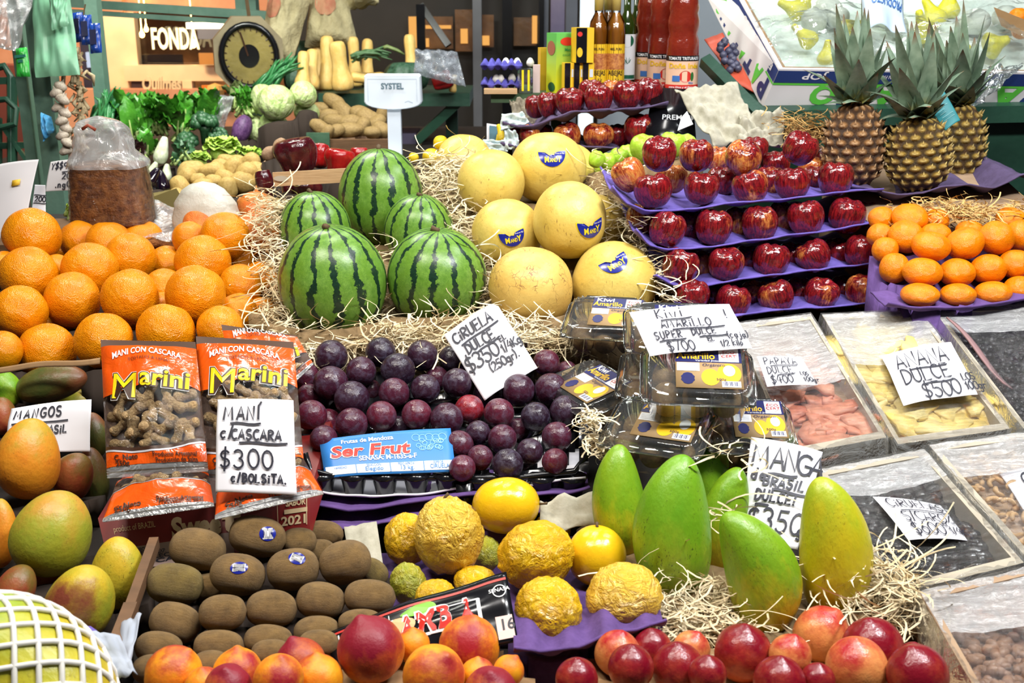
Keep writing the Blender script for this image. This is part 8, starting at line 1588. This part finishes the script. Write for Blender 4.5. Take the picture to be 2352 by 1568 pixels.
mb.hexa([Vector((a.x, a.y + .05, .98)), Vector((b.x, b.y + .05, .98)), Vector((b.x, b.y + .5, .98)), Vector((a.x, a.y + .5, .98)), a + Vector((0, .05, -.04)), b + Vector((0, .05, -.04)), b + Vector((0, .5, 0)), a + Vector((0, .5, 0))]); mb.box((1.73, 3.05, .485), (1.2, .4, .99))  # panel added below the bench to give the dark of its shade
mb.bar(P(1618, 138, 2.80), P(1745, 268, 2.72), .028, .03); tag(mb.build('green_bench', M['green_dark']), 'dark green bench carrying the pear boxes', 'bench')
M['pear'] = m_two('yellow_pear_skin', (.58, .56, .02), (.72, .66, .04), 3, .32); shape('pear~1', None) if 'pear~1' in ME else None
M['foam'] = m_two('white_foam_net', (.55, .62, .52), (.74, .78, .68), 30, .7)
ITEMS3 = []; ITEMS = ITEMS3
many('pear', lambda: 'pear~0', 'pear', [(1818, 18, 27, 34, 160, 'yellow pear at the top left of the pear box'), (1850, 2, 24, 30, 60, 'yellow pear behind the top left one'), (1845, 80, 24, 34, 140, 'pear under the wrap in the left half of the box'), (1962, 62, 26, 32, 20, 'greenish pear left of the first pineapple crown, upper'), (1955, 88, 26, 30, 20, 'yellow pear just below the greenish one'), (2118, 60, 27, 38, 110, 'yellow pear between the two pineapple crowns'), (2140, 28, 28, 36, 120, 'large yellow pear with a leaf, between the crowns'), (2180, 6, 28, 34, 90, 'yellow pear at the top frame edge, centre right'), (2290, 100, 34, 28, 20, 'pear under the wrap in the right half of the box'), (2200, 120, 26, 30, 20, 'pear deep under the wrap right of the crowns'), (2040, 20, 26, 30, 60, 'pear behind the printed bluish bag'), (1900, 120, 24, 28, 90, 'pear low under the wrap by the front panel')], '', '', 'pear', 'pears in the tilted box', lambda y: 2.715 + (160 - y) * .0019, 'pb')
many('wrapped_pear', lambda: 'orange~0', 'foam', [(1900, 22, 34, 30, 90, 'pear in a white foam net at the top of the box'), (1870, 48, 30, 28, 60, 'pear in a pale printed tissue, left half of the box'), (1925, 40, 26, 24, 90, 'foam-netted pear behind the first pineapple crown'), (2060, 60, 26, 26, 90, 'tissue-wrapped pear behind the middle crown'), (2240, 50, 34, 30, 90, 'tissue-wrapped pear right of the crowns'), (2310, 40, 30, 28, 90, 'tissue-wrapped pear at the right box end')], '', '', 'pear', 'wrapped pears', lambda y: 2.735 + (160 - y) * .0019, 'pb')
relax(ITEMS3, 80); spawn(ITEMS3)
def G(*gs): return [i for i in ITEMS3 + ITEMS2 + _keep if i['g'] in gs]
S = Sheet(*[p + (lA[k] - p) * .25 for k, p in enumerate(cA)]); mb = MB(); mb.grid(lambda a, b: S.uv(.03 + .94 * a, .03 + .94 * b, 0) - S.n * .03 + S.n * .01 * MN.noise(Vector((a * 12, b * 7, 1))), 30, 16); tag(mb.build('tissue_lining', m_two('pale_green_tissue', (.52, .64, .56), (.80, .86, .80), 6, .7, bump=.7), None, True), 'pale green tissue lining under the pears', 'tissue')
S = Sheet(*cA)
def wf(a, b):
    z = .030 + .020 * MN.noise(Vector((a * 7, b * 5, 3))) + .012 * MN.noise(Vector((a * 19, b * 13, 5))) + .006 * MN.noise(Vector((a * 43, b * 33, 6)))
    b *= .56 + .12 * math.sin(a * 9); return S.uv(a * 1.02 - .01, b, 0) + S.n * z * (.2 + .8 * min(1, 6 * b))
mb = MB(); mb.grid(wf, 110, 60); tag(mb.build('plastic_wrap', m_film('crumpled_pear_wrap', .08, (.80, .90, .88), .10, 9, .6), None, True), 'crumpled clear plastic sheet over the pears', 'plastic wrap')
def wf2(a, b):
    p = P(2170 + 185 * a - 30 * b, 150 + 100 * b * math.sin(math.pi * min(1, .25 + a * .7)), 2.68 - .03 * b); return p + Vector((0, .02 * MN.noise(Vector((a * 9, b * 6, 3))), .012 * MN.noise(Vector((a * 14, b * 9, 7)))))
mb = MB(); mb.grid(wf2, 40, 22); tag(mb.build('plastic_wrap', m_film('crumpled_pear_wrap_end', .14, (.8, .9, .9), .08, 9, .6), None, True), 'loose end of clear plastic hanging over the box front', 'plastic wrap')
S = px_sheet((1990, 70, 2.74), (2080, 82, 2.74), (2060, -40, 2.86), (1960, -40, 2.86), wave=.02, bend=.02, seed=4); o = S.build('printed_bag', flat('pale_blue_bag', (.62, .76, .90), .3), None, 16); tag(o, 'pale blue printed bag lying upside down on the pears', 'bag')
mb = MB(); f = lambda u, v: S.at(S.w - u, S.h - v, .003); put_text(mb, 'ARGENTINA', .05 * S.w, .30 * S.h, .030, f, .03, .2, 'L', .9 * S.w); put_text(mb, 'PRODUCTO', .05 * S.w, .55 * S.h, .022, f, .02, .2, 'L', .8 * S.w); mb.build('blue_lettering', flat('blue_ink', (.05, .16, .45), .4), o)
mb = MB(); mb.hexa([P(2300, 60, 2.86), P(2480, 150, 2.70), P(2480, 150, 2.72), P(2300, 60, 2.88), P(2282, 16, 2.86), P(2480, 96, 2.70), P(2480, 96, 2.72), P(2282, 16, 2.88)]); tag(mb.build('orange_box', M['card']), 'brown cardboard box end at the top right corner', 'box')
ITEMS4 = []; ITEMS = ITEMS4
many('tangerine', K4('tangerine'), 'tangerine', [(2338, 40, 22, 22, 90, 'orange fruit in the box at the top right corner, upper'), (2346, 68, 22, 22, 90, 'orange fruit in the box at the top right corner, lower')], '', '', 'orange', 'oranges in the corner box', 2.86, 'cx'); relax(ITEMS4); spawn(ITEMS4)
def pulp_sheet(name, bl, br, tr, tl, m, label, seed, wave=.02, cat='tray', n_=40):
    S = px_sheet(bl, br, tr, tl); mb = MB()
    mb.grid(lambda a, b: S.uv(a, b, 0) + S.n * (wave * MN.noise(Vector((a * 4 + seed, b * 4, seed))) + wave * .6 * math.sin(a * 12) * math.sin(b * 11) * .6 + wave * .35 * MN.noise(Vector((a * 11, b * 11, seed)))), n_, n_); return tag(mb.build(name, m, None, True, .003), label, cat)
pulp_sheet('pulp_sheet', (1640, 335, 2.52), (1755, 330, 2.52), (1690, 190, 2.62), (1550, 205, 2.62), M['pulp_grey'], 'crumpled beige-grey pulp tray standing behind the red apples', 2, .022)
pulp_sheet('pulp_sheet', (1690, 345, 2.50), (1800, 330, 2.50), (1800, 258, 2.56), (1700, 262, 2.56), M['pulp_grey'], 'second crumpled grey pulp tray between the apples and the pineapples', 5, .026)
pulp_sheet('pulp_sheet', (1180, 290, 2.86), (1250, 290, 2.86), (1222, 222, 2.9), (1172, 230, 2.9), M['pulp_brown'], 'brownish pulp tray end left of the upper rear tray', 7, .02)
pulp_sheet('grape_box', (1690, 190, 2.86), (1740, 215, 2.84), (1660, 75, 2.95), (1618, 90, 2.95), flat('orange_red_print', (.50, .07, .03), .5), 'orange-red printed box side with dark grapes, behind the pear box', 8, .002, 'box', 8)
mb = MB(); rn = random.Random(9)
for k in range(16): mb.lathe([(.002, -.011), (.010, -.004), (.010, .004), (.002, .011)], Matrix.Translation(P(1662 + rn.uniform(-14, 22) + k * 1.5, 95 + k * 4.4, 2.875)), 10)
o = mb.build('printed_grapes', m_two('grape_print', (.02, .02, .05), (.10, .10, .16), 30, .4), bpy.data.objects['grape_box'], True)
S = px_sheet((1478, 330, 2.60), (1600, 332, 2.58), (1590, 205, 2.68), (1500, 200, 2.70)); o = S.build('black_carton', M['black'], None, 2, None, .02); tag(o, 'black carton side with pale PREMIUM print behind the rear apples', 'box'); mb = MB(); put_text(mb, 'PREMIUM', .30 * S.w, .42 * S.h, .016, lambda u, v: S.at(u, v, .002), .01, 0, 'L', .75 * S.w); mb.build('pale_print', flat('pale_grey_print', (.6, .62, .65), .5), o)
mb = MB(); mb.add([P(1556, 300, 2.56), P(1592, 285, 2.56), P(1578, 255, 2.57), P(1565, 270, 2.57)], [(0, 1, 2, 3)]); tag(mb.build('paper_scrap', M['paper'], None, False, .002), 'pointed white paper scrap at the black carton', 'paper')
for k, (q, lab, sd) in enumerate((([(1150, 300), (1215, 282), (1200, 258), (1152, 262)], 'pale tissue crumpled at the left end of the upper rear tray', 3), ([(1160, 345), (1195, 340), (1185, 300), (1158, 296)], 'pale tissue crumpled at the left end of the lower rear tray', 5), ([(1105, 345), (1165, 350), (1160, 325), (1110, 322)], 'greenish tissue scrap beside the rearmost melon', 6))):
    pulp_sheet('tissue_scrap', *[(*p, 2.64) for p in q], m_two(f'tissue_{k}', (.46, .56, .58), (.68, .78, .78), 8, .7), lab, sd, .016, 'tissue', 14)
mb = MB(); mb.grid(lambda a, b: P(1118 + 40 * a, 338 - 55 * b + 6 * a, 2.78), 1, 1); o = tag(mb.build('picture_card', M['paper'], None, False, .002), 'white-edged blue picture card behind the rearmost melon', 'card'); mb = MB(); mb.grid(lambda a, b: P(1124 + 30 * a, 332 - 44 * b + 4 * a, 2.775), 1, 1); mb.build('picture', flat('teal_picture', (.02, .12, .18), .4), o)
# netted papaya in the corner
p = P(52, 1560, 1.17); s = 1.17 / FPX; W_r, L_r = 165 * s, 235 * s; ax = vdir(142, 0); B = basis(ax)
mb = MB(); e = empty('netted_papaya', p - Vector((0, 0, W_r)), 'yellow-green papaya in a white foam net, lower left corner', 'papaya')
mep = lathe_fn('papaya', f_super(1.0, 3, .04, 0), 36, 24); mep.materials.append(m_blush('papaya_skin', (.48, .46, .03), (.60, .42, .02), (.22, .36, .02), .5, .75, .4)); o = link('fruit', mep); o.matrix_world = Matrix.Translation(p) @ B.to_4x4() @ Matrix.Diagonal((W_r, W_r, L_r, 1)); mw = o.matrix_world.copy(); o.parent = e; o.matrix_world = mw; o.matrix_parent_inverse = Matrix(); o.parent = e; o.matrix_parent_inverse = e.matrix_world.inverted(); o.matrix_world = mw
mb = MB(); nl, nr = 15, 17
def net(a, z):
    z = max(-.985, min(.985, z)); r = math.sqrt(1 - z * z) * 1.025; return p + B @ Vector((W_r * r * math.cos(a), W_r * r * math.sin(a), L_r * z * 1.01))
for k in range(nl):
    for sg in (1, -1):
        mb.tube([net(2 * math.pi * k / nl + sg * (q / nr) * math.pi * .9 + sg * .07 * math.sin(q * math.pi), -.96 + 1.92 * q / nr) for q in range(nr + 1) for _ in (0,)], .0030, 6, False)
mb.build('foam_net', flat('white_foam', (.80, .78, .72), .6), e, True)
mb = MB(); q = P(60, 1640, 1.20); mb.box((q.x - .02, q.y + .02, (q.z + SLOPE(.95)) / 2 - .05), (.30, .16, .12)); tag(mb.build('support_crate', M['wood_dark']), 'dark crate block under the netted papaya', 'crate')
mb = MB(); mb.grid(lambda a, b: P(185 + 90 * a + 40 * b, 1440 + 120 * b + 20 * a - 30 * a * b, 1.235 - .03 * b) + Vector((0, 0, .008 * MN.noise(Vector((a * 5, b * 5, 1))))), 10, 10); tag(mb.build('white_sheet', flat('bluish_paper', (.42, .46, .54), .8), None, True, .001), 'bluish white paper beside the netted papaya', 'paper')
mb = MB(); mb.bar((-.62, .93, SLOPE(.93) + .03), (.75, .93, SLOPE(.93) + .03), .03, .05); tag(mb.build('front_rail', M['wood_dark']), 'dark front rail of the stall below the peaches', 'rail')
ITEMS = _keep
